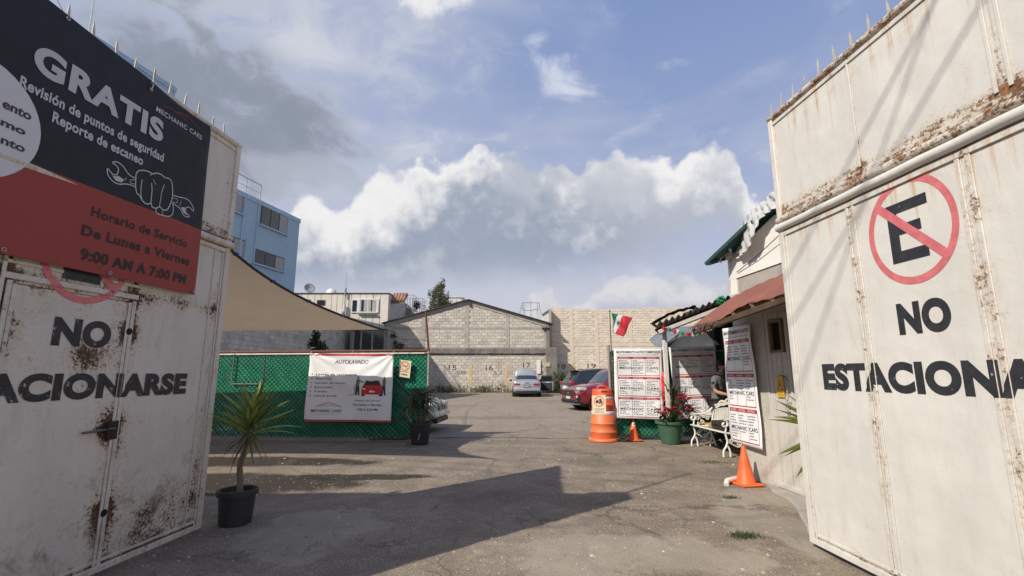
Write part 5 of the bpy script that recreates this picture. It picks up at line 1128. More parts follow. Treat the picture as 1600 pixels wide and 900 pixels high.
fl_ = MB(); leaves(fl_, V(1128, 470, 9.15), .10, 90, .05, rq); tag(fl_.build('green_tinsel', P('tinsel_green', (.01, .22, .08), .4)), 'bunch of green tinsel on the canopy edge by the red awning', 'decoration')
# bunting
bu = empty('star_bunting', V(1038, 516, 10.8), 0, 'string of green white and red tinsel stars under the grey canopy', 'bunting')
cols_ = {'r': P('tinsel_red', (.42, .02, .03), .4), 'g': MAT['tinsel_green'], 'w': P('tinsel_white', (.6, .58, .55), .4)}
bpts = [(1037, 513, 'r'), (1045, 515, 'g'), (1053, 518, 'r'), (1059, 518, 'w'), (1065, 521, 'g'), (1075, 522, 'r'), (1083, 523, 'w'), (1091, 521, 'g'), (1099, 518, 'r'), (1106, 515, 'w'), (1111, 511, 'g'), (1120, 507, 'r'), (1127, 503, 'w')]
P3 = [V(a, b, 9.58-.035*i) for i, (a, b, c_) in enumerate(bpts)]
MB().tube(P3, .004, 4).build('string', MAT['dark_rope'], bu)
rq = random.Random(1)
for (a, b, c_), p in zip(bpts, P3):
    n = 8; R_ = .070 if c_ != 'w' else .05; t = rq.uniform(0, 1); m_ = MB(); vs = [p+Vector((math.cos(t+math.pi*k/n)*(R_ if k % 2 == 0 else R_*.5), -.02, math.sin(t+math.pi*k/n)*(R_ if k % 2 == 0 else R_*.38))) for k in range(2*n)]
    m_.add(vs+[p+Vector((0, -.045, 0)), p+Vector((0, .005, 0))], [(k, (k+1) % (2*n), 2*n) for k in range(2*n)]+[((k+1) % (2*n), k, 2*n+1) for k in range(2*n)]); m_.build('star', cols_[c_], bu)
# dark stretched tarpaulin and the shed behind the second price banner
dt = empty('dark_tarpaulin', V(1050, 535, 11.7), 0, 'dark grey stretched tarpaulin under the canopy behind the banners', 'tarpaulin')
tl_ = [V(1038, 540, 11.6), V(1052, 529, 11.6), V(1068, 522, 11.6), V(1090, 518, 11.6), V(1132, 515, 11.6), V(1170, 514, 11.6)]; tl_ = spl([tuple(p) for p in tl_], k=5); n = len(tl_)-1
def dtf(u, v): i = min(n-1, int(u*n)); p = Vector(tl_[i]).lerp(Vector(tl_[i+1]), u*n-i); return Vector((p.x+v*.1, p.y+1.6*v, p.z*(1-v)+v*(p.z+.25)-.35*math.sin(math.pi*v)*.3))
MB().grid(dtf, 30, 10).build('sheet', P('dark_tarp', (.17, .18, .20), .5, bump=.2, bs=4), dt, smooth=True, solid=.006)
def dtv(u, v): i = min(n-1, int(u*n)); p = Vector(tl_[i]).lerp(Vector(tl_[i+1]), u*n-i); zb_ = 1.9; return Vector((p.x, p.y+.12*math.sin(v*1.57), p.z*(1-v)+zb_*v))
MB().grid(dtv, 30, 8).build('front_fold', MAT['dark_tarp'], dt, smooth=True, solid=.006)
for e in (V(1040, 538, 11.5), V(1046, 541, 11.5)): MB().tube([e, V(1062, 521, 11.4)], .012, 5).build('strap', MAT['dark_rope'], dt)
sh = empty('dark_shed', (5.0, 11.7, 0), 0, 'open shed with its interior shade painted into near-black walls, behind the person and the shaded banner', 'shed'); dkw = P('shed_shade', (.018, .018, .02), .9)  # shade of the gap under the canopy is put into this near-black colour
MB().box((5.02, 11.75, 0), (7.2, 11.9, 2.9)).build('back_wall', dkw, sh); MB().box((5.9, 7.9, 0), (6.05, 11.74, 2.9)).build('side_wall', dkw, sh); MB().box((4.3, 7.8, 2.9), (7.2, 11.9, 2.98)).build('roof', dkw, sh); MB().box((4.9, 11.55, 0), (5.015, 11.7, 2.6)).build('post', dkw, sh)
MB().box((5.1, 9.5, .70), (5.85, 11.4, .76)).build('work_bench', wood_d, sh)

# ------------------------------------------------------------------ cones, drum, canister, flag
orange = P('cone_orange', (.78, .13, .03), .5, var=.07, vs=4, bump=.1, dirt=.10, dcol=(.35, .12, .06)); orange2 = P('drum_orange', (.68, .16, .055), .5, var=.08, vs=4, dirt=.12, dcol=(.35, .14, .08))
def cone(px, py, h, label, extra=False, rz=.2, w=.17):
    c_ = G(px, py); root = empty('traffic_cone', (c_.x, c_.y, 0), rz, label, 'traffic cone', 'orange traffic cones')
    MB().box((-w, -w, .0), (w, w, .025)).build('base', orange, root, local=True, bevel=.012)
    MB().lathe([(w*.80, .0255), (w*.74, .045), (.024, h-.015), (.02, h), (.012, h), (.012, h-.03)], (0, 0, 0), 28).build('body', orange, root, local=True, smooth=True)
    if extra:
        m_ = MB(); f_ = lambda z: w*.74+(.024-w*.74)*(z-.045)/(h-.06)+.002
        m_.lathe([(f_(h*.68), h*.68), (f_(h*.86), h*.86)], (0, 0, 0), 10, -2.3, -.9); m_.build('sticker', vin_white, root, local=True)
        m_ = MB(); m_.lathe([(f_(h*.72)+.001, h*.72), (f_(h*.76)+.001, h*.76)], (0, 0, 0), 6, -2.1, -1.1); m_.lathe([(f_(h*.79)+.001, h*.79), (f_(h*.82)+.001, h*.82)], (0, 0, 0), 6, -2.0, -1.2); m_.build('sticker_print', ink_black, root, local=True)
    return root
cone(1166, 757, .51, 'larger orange traffic cone at the foot of the hanging price banner', w=.165); cone(990.5, 688, .47, 'smaller orange cone with a white sticker beside the drum', True, .1, .16)
c_ = G(944, 688); dr = empty('traffic_drum', (c_.x, c_.y, 0), 0, 'orange and white traffic drum carrying a cream no dogs sign', 'traffic drum')
refl = P('reflective_band', (.66, .64, .64), .35, var=.12, vs=5); red_o = P('drum_red_band', (.62, .09, .035), .5, dirt=.1)
H_ = V(944, 604, c_.y).z
rr_ = lambda z: .305-.062*z/1.1
def seg(nm, z0, z1, mat, ridges=()):
    prof = [(rr_(z0)-.004, z0), (rr_(z0), z0+.006)]
    for r_z in ridges: prof += [(rr_(r_z), r_z-.012), (rr_(r_z)+.012, r_z), (rr_(r_z)-.001, r_z+.012)]
    prof += [(rr_(z1), z1-.006), (rr_(z1)-.004, z1)]; MB().lathe(prof, (0, 0, 0), 36).build(nm, mat, dr, local=True, smooth=True)
MB().lathe([(.30, 0), (.345, .0), (.35, .03), (.33, .06), (.30, .065)], (0, 0, 0), 36).build('base_ring', orange2, dr, local=True, smooth=True)
seg('body_band', .065, .58, orange2, (.20, .38)); seg('white_band', .582, .655, refl); seg('red_band', .657, .925, red_o, (.79,)); seg('white_band', .927, .975, refl); seg('top_band', .977, 1.06, red_o)
MB().lathe([(.235, 1.06), (.235, 1.12), (.22, 1.14), (.12, 1.145), (0, 1.145)], (0, 0, 0), 32).build('lid', red_o, dr, local=True, smooth=True)
MB().tube([(-.13, -.02, 1.13), (-.12, -.02, H_-.02), (-.06, -.02, H_+.01), (.06, -.02, H_+.01), (.12, -.02, H_-.02), (.13, -.02, 1.13)], .02, 8).build('handle', red_o, dr, local=True, smooth=True)
MB().lathe([(.2365, 1.075), (.2365, 1.098)], (0, 0, 0), 8, -1.9, -1.3).build('slot', P('black_opening', (.006, .006, .007), .9), dr, local=True)
def notice(name, corners, label, cat, kind):
    c = [Vector(q_) for q_ in corners]; root = empty(name, c[0], 0, label, cat); f = quadmap(*c); cream_p = P('sign_cream', (.66, .57, .38), .55, bump=0, var=.05)
    MB().grid(lambda u, v: f(u, v), 2, 2).build('plate', cream_p, root, solid=.006)
    g = lambda u, v: f(u, v, .006); h = lambda u, v: f(u, v, .008); as_ = (c[1]-c[0]).length/(c[3]-c[0]).length
    m_ = MB(); polyline(m_, g, arc(.5, .66, .36, .36*as_, 0, 2*math.pi, 28), .05); polyline(m_, h, [(.26, .66+.24*as_), (.74, .66-.24*as_)], .05); m_.build('printed_ring', P('ink_sign_red', (.55, .10, .05), .5, bump=0), root)
    m_ = MB()
    if kind == 'smoke': rect(m_, g, .26, .635, .66, .675); rect(m_, g, .68, .635, .73, .675); polyline(m_, g, spl([(.70, .69), (.74, .72), (.69, .75), (.73, .78)]), .02)
    else:
        disc(m_, g, .60, .73, .10, .10*as_, 14); disc(m_, g, .36, .64, .12, .13*as_, 14); poly(m_, g, [(.48, .60), (.75, .60), (.70, .52), (.50, .54)]); disc(m_, g, .66, .62, .10, .08*as_, 12); rect(m_, g, .50, .50, .55, .62); rect(m_, g, .64, .50, .68, .6)
    m_.build('printed_symbol', ink_black, root)
    m_ = MB()
    if kind == 'smoke': lettering(m_, g, 'PROHIBIDO', .12, .88, .30, .05, .0); lettering(m_, g, 'FUMAR', .2, .8, .12, .09, .03)
    else: lettering(m_, g, 'NO SE ADMITEN', .14, .86, .20, .04, .0); lettering(m_, g, 'MASCOTAS', .22, .78, .12, .04, .0); lettering(m_, g, 'GRACIAS', .12, .88, .045, .04, .0)
    m_.build('lettering', ink_black, root)
    if kind != 'smoke': m_ = MB(); rect(m_, g, .1, .265, .9, .275); m_.build('printed_rule', P('ink_green', (.04, .2, .08), .5, bump=0), root)
    return root
notice('no_dogs_sign', [V(926, 646, 10.5), V(947, 646, 10.47), V(946, 617, 10.55), V(925, 618, 10.58)], 'cream no pets sign hanging on the front of the traffic drum', 'sign', 'dogs')
notice('no_smoking_sign', [V(623, 588, 11.15), V(640, 591, 11.13), V(643, 564, 11.13), V(624, 562, 11.15)], 'cream no smoking sign on the green fence right of the banner', 'sign', 'smoke')
c_ = V(1042, 640, 11.0); cn_ = empty('red_canister', (c_.x, 11.0, V(1042, 626, 11).z), 0, 'red canister wedged upright between the two price banners', 'canister'); za, zb2 = V(1042, 627, 11).z, V(1042, 581, 11).z
MB().lathe([(.0, za), (.085, za), (.09, za+.03), (.09, zb2-.12), (.06, zb2-.04), (.03, zb2), (0, zb2)], (c_.x, 11.0, 0), 18).build('body', P('canister_red', (.55, .03, .04), .35), cn_, smooth=True); MB().box((c_.x-.02, 10.9, zb2-.30), (c_.x+.05, 10.92, zb2-.1)).build('label_plate', vin_white, cn_)
# flag
fp = V(955.5, 545, 11.25); tz = V(955, 487, 11.25).z; fg = empty('mexican_flag', (fp.x, 11.25, 0), 0, 'green white and red flag flying from a thin pole at the fence corner', 'flag')
MB().tube([(fp.x, 11.25, .2), (fp.x-.01, 11.25, tz)], .012, 8).build('pole', brown_m, fg); MB().lathe([(0, tz-.01), (.018, tz), (.018, tz+.03), (0, tz+.045)], (fp.x-.01, 11.25, 0), 8).build('finial', brown_m, fg)
ff = quadmap(V(959, 521, 11.2), V(975, 526, 11.0), V(986, 496, 10.95), V(956.5, 489, 11.22), lambda u, v: .045*math.sin(u*9+v*2)*u+.02*math.sin(v*8+u*3))
def stripe(u0, u1, mat, nm): MB().grid(lambda a, v: ff(u0(v)+(u1(v)-u0(v))*a, v), 14, 24).build(nm, mat, fg, smooth=True, solid=.002)
s1 = lambda v: .04+.30*v*v; s2 = lambda v: .24+.36*v
stripe(lambda v: 0, s1, P('flag_green', (.0, .16, .07), .7, trans=.3), 'green_stripe'); stripe(s1, s2, P('flag_white', (.62, .62, .62), .7, trans=.3), 'white_stripe'); stripe(s2, lambda v: 1, P('flag_red', (.55, .025, .045), .7, trans=.3), 'red_stripe')
m_ = MB(); g = lambda u, v: ff(u, v, .006)
poly(m_, g, [(.26, .60), (.34, .70), (.38, .62), (.44, .66), (.42, .54), (.37, .50), (.36, .44), (.31, .50), (.25, .50)]); polyline(m_, g, arc(.34, .52, .10, .12, math.pi, 2*math.pi, 10), .02); m_.build('emblem', P('emblem_brown', (.07, .06, .03), .7), fg)

# ------------------------------------------------------------------ plants in pots
def blade_mesh(name, mat, width, droop, seed, n=9, fold=.3):
    rq = random.Random(seed); m_ = MB(); p = Vector((0, 0, 0)); a = 0; vs = []
    for i in range(n+1):
        t = i/n; w = width*(.55+.9*t if t < .35 else 1-.99*((t-.35)/.65)**1.4)*.5+.0005; vs += [p+Vector((0, -w, w*fold)), p, p+Vector((0, w, w*fold))]; a -= droop/n*(.3+1.4*t); p = p+Vector((math.cos(a), 0, math.sin(a)))/n
    m_.add(vs, [f_ for i in range(n) for f_ in ((3*i, 3*i+1, 3*i+4, 3*i+3), (3*i+1, 3*i+2, 3*i+5, 3*i+4))], rq.random())
    return m_.mesh(name, mat, True)
def blades(root, meshes, top, n, rl, rel, rq, az=(0, 6.283), jitter=.03):
    """leaf objects sharing meshes, parented to root"""
    for i in range(n):
        me = rq.choice(meshes); o_ = bpy.data.objects.new('leaf', me); COL.objects.link(o_); o_.parent = root
        o_.location = Vector(top)-root.location+Vector((rq.gauss(0, jitter), rq.gauss(0, jitter), rq.uniform(-jitter*2.5, jitter)))
        l = rq.uniform(*rl); o_.scale = (l, l, l); o_.rotation_euler = (rq.uniform(-.5, .5), -rq.uniform(*rel), rq.uniform(*az))
yuc = leafmat('yucca_leaf', (.21, .25, .06)); yuc2 = leafmat('yucca_leaf_yellow', (.45, .41, .12)); palm_m = leafmat('palm_leaf', (.09, .105, .04)); black_pot = P('black_pot', (.022, .022, .024), .55, dirt=.25, dcol=(.07, .06, .05)); soil = P('soil', (.05, .038, .028), .95, bump=.8, bs=40)
def pot(root, c, rt, rb, h, mat, lip=.02):
    c = Vector((c[0], c[1], 0)); MB().lathe([(0, 0), (rb, 0), (rt-.01, h-.05), (rt+lip, h-.05), (rt+lip, h), (rt, h+.004), (rt-.012, h), (rt-.018, h-.05)], c, 32).build('pot', mat, root, smooth=True)
    MB().lathe([(rt-.016, h-.05), (rt*.5, h-.035), (0, h-.03)], c, 20).build('soil', soil, root, smooth=True)
c_ = G(367, 818); yp = empty('potted_yucca', (c_.x, c_.y, 0), 0, 'tall potted yucca with a bare leaning trunk beside the shaded gate leaf', 'potted plant')
pot(yp, c_, .180, .15, .33, black_pot, .012); top = V(391, 676, c_.y+.02); tb_ = Vector((c_.x+.01, c_.y, .27))
tr = [tb_.lerp(top, i/14)+Vector((.012*math.sin(i*.7)-.03*math.sin(math.pi*i/14), 0, 0)) for i in range(15)]; MB().tube(tr, [.030-.008*i/14+.0035*(i % 2) for i in range(15)], 10).build('trunk', P('yucca_trunk', (.17, .13, .085), .9, bump=.6, bs=30), yp, smooth=True)
rq = random.Random(21); ym = [blade_mesh('yucca_blade', yuc, .105, d, i) for i, d in enumerate((.15, .35, .7, 1.2))]+[blade_mesh('yucca_blade_yellow', yuc2, .075, .5, 9)]
yd = [blade_mesh('yucca_blade_dry', leafmat('yucca_leaf_dry', (.15, .12, .06)), .05, d, 4+i) for i, d in enumerate((.8, 1.6))]+ym[:2]
blades(yp, ym, top+up*.10, 36, (.36, .58), (.6, 1.4), rq); blades(yp, ym, top+up*.05, 16, (.34, .56), (.05, .6), rq); blades(yp, yd, top+up*.0, 18, (.26, .44), (-1.0, .0), rq, jitter=.02)
c_ = G(656, 693); fpn = empty('potted_palm', (c_.x, c_.y, 0), 0, 'drooping palm in a dark pot at the end of the left green fence', 'potted plant')
pot(fpn, c_, .24, .18, .45, black_pot); pm = [blade_mesh('palm_blade', palm_m, .055, d, 30+i) for i, d in enumerate((.6, 1.1, 1.7))]+[blade_mesh('palm_blade_dry', leafmat('palm_leaf_dry', (.20, .17, .07)), .03, 1.3, 35)]
for dx_, l in ((-.10, .75), (.02, .95), (.10, .85), (.0, .6)):
    tp_ = Vector((c_.x+dx_*1.9, c_.y-.05, .42+l*.62)); MB().tube([(c_.x+dx_*.6, c_.y, .40), (c_.x+dx_*1.2, c_.y-.03, .45+l*.3), tp_], [.02, .014, .01], 6).build('stem', P('yucca_trunk', (.17, .13, .085), .9, bump=.6, bs=30), fpn, smooth=True); blades(fpn, pm, tp_, 46, (.35, .70), (-.3, 1.1), rq)
for pts in (((-.16, -.05, .40), (-.28, -.10, .62), (-.30, -.10, .82)), ((.16, -.05, .42), (.03, -.2, .22), (.0, -.24, .1))): MB().tube([c_+Vector(p) for p in pts], [.018, .014, .01], 6).build('dry_stem', P('dry_stem', (.30, .24, .17), .8), fpn, smooth=True)
c_ = G(1048, 693); gp = empty('poinsettia_pot', (c_.x, c_.y, 0), 0, 'green pot of red poinsettias and a small palm before the price banners', 'potted plant')
pot(gp, c_, .285, .19, .47, P('green_pot', (.045, .105, .065), .45, dirt=.2), .025)
bract = P('poinsettia_red', (.42, .015, .035), .55, rnd=.35, bump=.1, trans=.2); gl = leafmat('poinsettia_leaf', (.03, .075, .025))
bm_ = [blade_mesh('bract', bract, .48, d, 40+i, 5, .25) for i, d in enumerate((.3, .7))]; gm = [blade_mesh('green_leaf', gl, .42, d, 50+i, 5, .2) for i, d in enumerate((.4, .9))]; pmn = pm[:3]
hd = [(1029, 640), (1036, 646), (1041, 637), (1048, 640), (1054, 634), (1059, 643), (1062, 622), (1067, 630), (1072, 625), (1075, 636), (1080, 642), (1066, 617)]
for i, (a, b) in enumerate(hd):
    p = V(a, b, c_.y+rq.uniform(-.28, .05)); MB().tube([(c_.x+rq.uniform(-.1, .1), c_.y, .42), p-up*.02], .007, 5).build('stem', gl, gp); blades(gp, bm_, p, 10, (.085, .135), (-.2, .7), rq, jitter=.008); blades(gp, gm, p-up*.06, 7, (.09, .14), (-.7, .2), rq, jitter=.04)
blades(gp, gm, (c_.x, c_.y, .56), 60, (.10, .16), (-.6, .8), rq, jitter=.10)
pt = V(1049, 620, c_.y+.1); MB().tube([(c_.x, c_.y, .42), pt], [.03, .02], 6).build('stem', P('yucca_trunk', (.17, .13, .085), .9, bump=.6, bs=30), gp); blades(gp, pmn, pt+up*.05, 55, (.28, .55), (.25, 1.45), rq, jitter=.05); blades(gp, pmn, pt-up*.1, 40, (.2, .35), (.2, 1.3), rq, jitter=.06)
# spiky plant half hidden behind the sunlit leaf
c_ = Vector((2.99, 4.66, 0)); ap = empty('spiky_plant', c_, 0, 'long leaved spiky plant poking out from behind the sunlit gate leaf', 'plant')
pot(ap, c_, .17, .14, .28, black_pot); MB().tube([(c_.x, c_.y, .25), (c_.x-.02, c_.y, .62), (c_.x-.02, c_.y, .98)], [.03, .025, .022], 8).build('trunk', MAT['yucca_trunk'], ap, smooth=True)
am = [blade_mesh('spiky_blade', yuc, .11, d, 60+i) for i, d in enumerate((.05, .2, .35))]
def aim(px, py, Y, src):
    t = V(px, py, Y)-Vector(src); l = t.length; o_ = bpy.data.objects.new('leaf', rq.choice(am)); COL.objects.link(o_); o_.parent = ap; o_.location = Vector(src)-c_; o_.scale = (l, l, l); o_.rotation_euler = (1.0+rq.uniform(-.3, .3), -math.asin(t.z/l)-.08, math.atan2(t.y, t.x))
for px_, py_, Y in ((1211, 631, 5.2), (1201, 657, 5.05), (1216, 651, 5.3), (1209, 643, 4.9), (1219, 660, 4.8), (1228, 616, 4.9), (1240, 600, 4.8)): aim(px_, py_, Y, (c_.x-.02, c_.y, .99))
for px_, py_, Y in ((1219, 716, 5.0), (1228, 718, 4.9), (1249, 752, 4.9)): aim(px_, py_, Y, (c_.x-.02, c_.y, .93))
blades(ap, am, (c_.x, c_.y, .98), 12, (.4, .6), (.2, 1.2), rq, az=(-.9, .9))

# ------------------------------------------------------------------ hose and cable on the ground
hz = G(606, 686); m_ = MB()
for k in range(4): m_.tube([(hz.x+.1*k+(.42+.05*k)*math.cos(a), hz.y+(.10+.02*k)*math.sin(a)*1.0-.08, .012+.014*k+ .004*math.sin(a*3+k)) for a in [j*2*math.pi/24 for j in range(24)]], .011, 6, closed=True)
tag(m_.build('coiled_hose', P('hose_brown', (.16, .09, .05), .6), smooth=True), 'brown hose coiled flat on the ground below the white banner', 'hose')
a, b = G(676, 684), G(1022, 684.5); tag(MB().tube([a.lerp(b, i/40)+Vector((0, .03*math.sin(i*.5)+.05*math.sin(i*.17), .004+ground_height(0, 0))) for i in range(41)], .011, 6).build('ground_cable', P('cable_grey', (.05, .045, .04), .8)), 'dark cable lying straight across the yard entrance', 'cable')

# ------------------------------------------------------------------ bench
iron_w = P('cast_iron_white', (.70, .67, .60), .5, dirt=.15, dcol=(.35, .27, .2), bump=.2); B0 = G(1081, 697); B1 = G(1131, 714); be = (B1-B0); BL = be.length; be.normalize(); bd = Vector((-be.y, be.x, 0)); bd = bd if bd.x > 0 else -bd
bn_ = empty('garden_bench', B0, 0, 'white cast iron garden bench with scrolled arms beside the poinsettia pot', 'bench')
bpnt = lambda x, y, z: B0+be*x+bd*y+Vector((0, 0, z))
for x in (0.0, BL):
    e_ = []
    for nm, pts, r in (('leg', [(.0, 0), (.0, .07), (.02, .13), (.06, .18), (.09, .27), (.07, .36), (.06, .42)], .018), ('leg', [(.13, 0), (.13, .08), (.115, .14), (.09, .19)], .017), ('leg', [(.52, 0), (.50, .1), (.45, .22), (.42, .34), (.44, .42)], .018), ('leg', [(.40, 0), (.41, .09), (.44, .17)], .016),
        ('armrest', spiral(.055, .575, .018, .075, -4.5, 1.6, 18)+[(.12, .655), (.22, .65), (.33, .66), (.42, .70), (.50, .78)], .019), ('arm_support', [(.05, .42), (.08, .48), (.07, .54)], .015), ('seat_side', [(.02, .425), (.2, .405), (.46, .42)], .018), ('back_side', [(.44, .42), (.50, .60), (.54, .80)], .017)):
        MB().tube([bpnt(x, a, b) for a, b in (spl(pts, k=3) if nm != 'armrest' else pts)], r, 7).build(nm, iron_w, bn_, smooth=True)
    for cx_, cz_, r, s_ in ((.17, .56, .05, 0), (.27, .50, .045, 2), (.30, .60, .035, 1), (.38, .57, .04, 3), (.17, .46, .03, 4), (.22, .32, .05, 1), (.32, .33, .045, 2), (.30, .22, .035, 0), (.38, .26, .03, 2), (.16, .28, .035, 5)): MB().tube([bpnt(x, a, b) for a, b in spiral(cx_, cz_, r, .010, s_, s_+8, 16)], .009, 5).build('scroll', iron_w, bn_, smooth=True)
    MB().tube([bpnt(x, a, b) for a, b in spl([(.09, .26), (.2, .21), (.3, .17), (.42, .30)], k=4)], .011, 6).build('brace', iron_w, bn_, smooth=True)
for j, y in enumerate((.03, .13, .23, .33, .42)): MB().bar(bpnt(-.01, y, .43-.012*j*(j < 4)), bpnt(BL+.01, y, .43-.012*j*(j < 4)), .075, .022).build('seat_slat', iron_w, bn_, bevel=.006)
crest = lambda x: .80+.17*math.sin(math.pi*x/BL)**.8+.018*math.cos(x/BL*math.pi*10)
MB().tube([bpnt(BL*i/40, .55+.03*math.sin(math.pi*i/40), crest(BL*i/40)) for i in range(41)], .021, 7).build('crest_rail', iron_w, bn_, smooth=True); MB().tube([bpnt(BL*i/20, .50, .54) for i in range(21)], .014, 6).build('back_rail', iron_w, bn_, smooth=True); MB().tube([bpnt(BL*i/20, .535, .73+.08*math.sin(math.pi*i/20)) for i in range(21)], .012, 6).build('back_rail', iron_w, bn_, smooth=True)
for i in range(1, 20):
    x = BL*i/20; MB().bar(bpnt(x, .50, .54), bpnt(x, .535, .73+.08*math.sin(math.pi*i/20)), .028, .012, up=be).build('back_slat', iron_w, bn_)
    MB().tube([bpnt(x+.025*math.cos(a), .55, (.75+.08*math.sin(math.pi*i/20)+crest(x))/2+.03*math.sin(a)) for a in [k*math.pi/4 for k in range(8)]], .008, 4, closed=True).build('scroll', iron_w, bn_)
m_ = MB().grid(lambda u, v: bpnt(.18+u*.62, .08+v*.34, .445+.05*math.exp(-((u-.5)/.35)**2)+.03*mnoise.noise(Vector((u*5, v*5, 3)))+.012), 24, 14); tag(m_.build('yellow_cloth', P('cloth_ochre', (.42, .24, .05), .85, var=.3, vs=6, bump=.5, bs=20, bd=.02), smooth=True, solid=.012), 'crumpled ochre cloth lying on the white bench seat', 'cloth')
bb_ = empty('black_case', bpnt(.95, .22, .445), 0, 'black case lying on the near half of the white bench', 'case'); m_ = MB(); m_.add([bpnt(a, b, c__) for c__ in (.445, .60) for a, b in ((.74, .08), (1.26, .08), (1.26, .42), (.74, .42))], [(0, 3, 2, 1), (4, 5, 6, 7), (0, 1, 5, 4), (1, 2, 6, 5), (2, 3, 7, 6), (3, 0, 4, 7)])
m_.build('body', P('case_black', (.02, .02, .022), .6), bb_, bevel=.02, fix=True); MB().tube([bpnt(.9, .07, .54), bpnt(.92, .04, .56), bpnt(1.06, .04, .56), bpnt(1.08, .07, .54)], .01, 6).build('handle', MAT['case_black'], bb_)

# ------------------------------------------------------------------ cars
car_glass = P('car_glass', (.012, .015, .018), .05, bump=0, var=0, spec=.9, coat=.6); rubber = P('tyre_rubber', (.018, .018, .018), .85); alloy = P('alloy_wheel', (.42, .43, .44), .3, .8, bump=0); blackp = P('black_trim', (.018, .018, .02), .5); chrome = P('chrome_trim', (.6, .6, .62), .15, 1.0, bump=0)
lamp_red = P('tail_lamp', (.35, .012, .02), .15, bump=0, coat=.8); lamp_clear = P('head_lamp', (.62, .64, .66), .12, .3, bump=0, coat=.8); plate_m = P('plate_white', (.55, .55, .52), .5, bump=0)
# station: fraction from the rear, sill z, belt z, roof z, half width, half top width (fractions of half width)
SUV = [(0, .44, .96, 1.00, .84, .74), (.012, .36, 1.02, 1.08, .92, .78), (.03, .30, 1.06, 1.16, .955, .78), (.115, .27, 1.07, 1.64, .985, .70), (.22, .26, 1.05, 1.71, 1, .73), (.40, .25, 1.03, 1.73, 1, .745), (.55, .25, 1.01, 1.70, 1, .74), (.62, .25, 1.0, 1.62, 1, .72), (.745, .25, 1.0, 1.07, 1, .82), (.84, .25, .96, 1.05, .995, .82), (.93, .28, .88, .97, .96, .80), (.975, .34, .80, .88, .90, .78), (1.0, .42, .74, .80, .78, .70)]
SEDAN = [(0, .42, .88, .93, .82, .74), (.012, .34, .93, 1.0, .92, .80), (.04, .28, .95, 1.04, .96, .82), (.13, .24, .94, 1.05, .985, .80), (.26, .22, .93, 1.38, 1, .66), (.36, .21, .92, 1.44, 1, .69), (.48, .21, .91, 1.44, 1, .69), (.56, .21, .90, 1.38, 1, .67), (.70, .21, .90, .96, 1, .82), (.80, .22, .86, .93, .99, .82), (.90, .25, .78, .86, .96, .80), (.97, .30, .70, .77, .90, .78), (1.0, .38, .64, .70, .80, .72)]
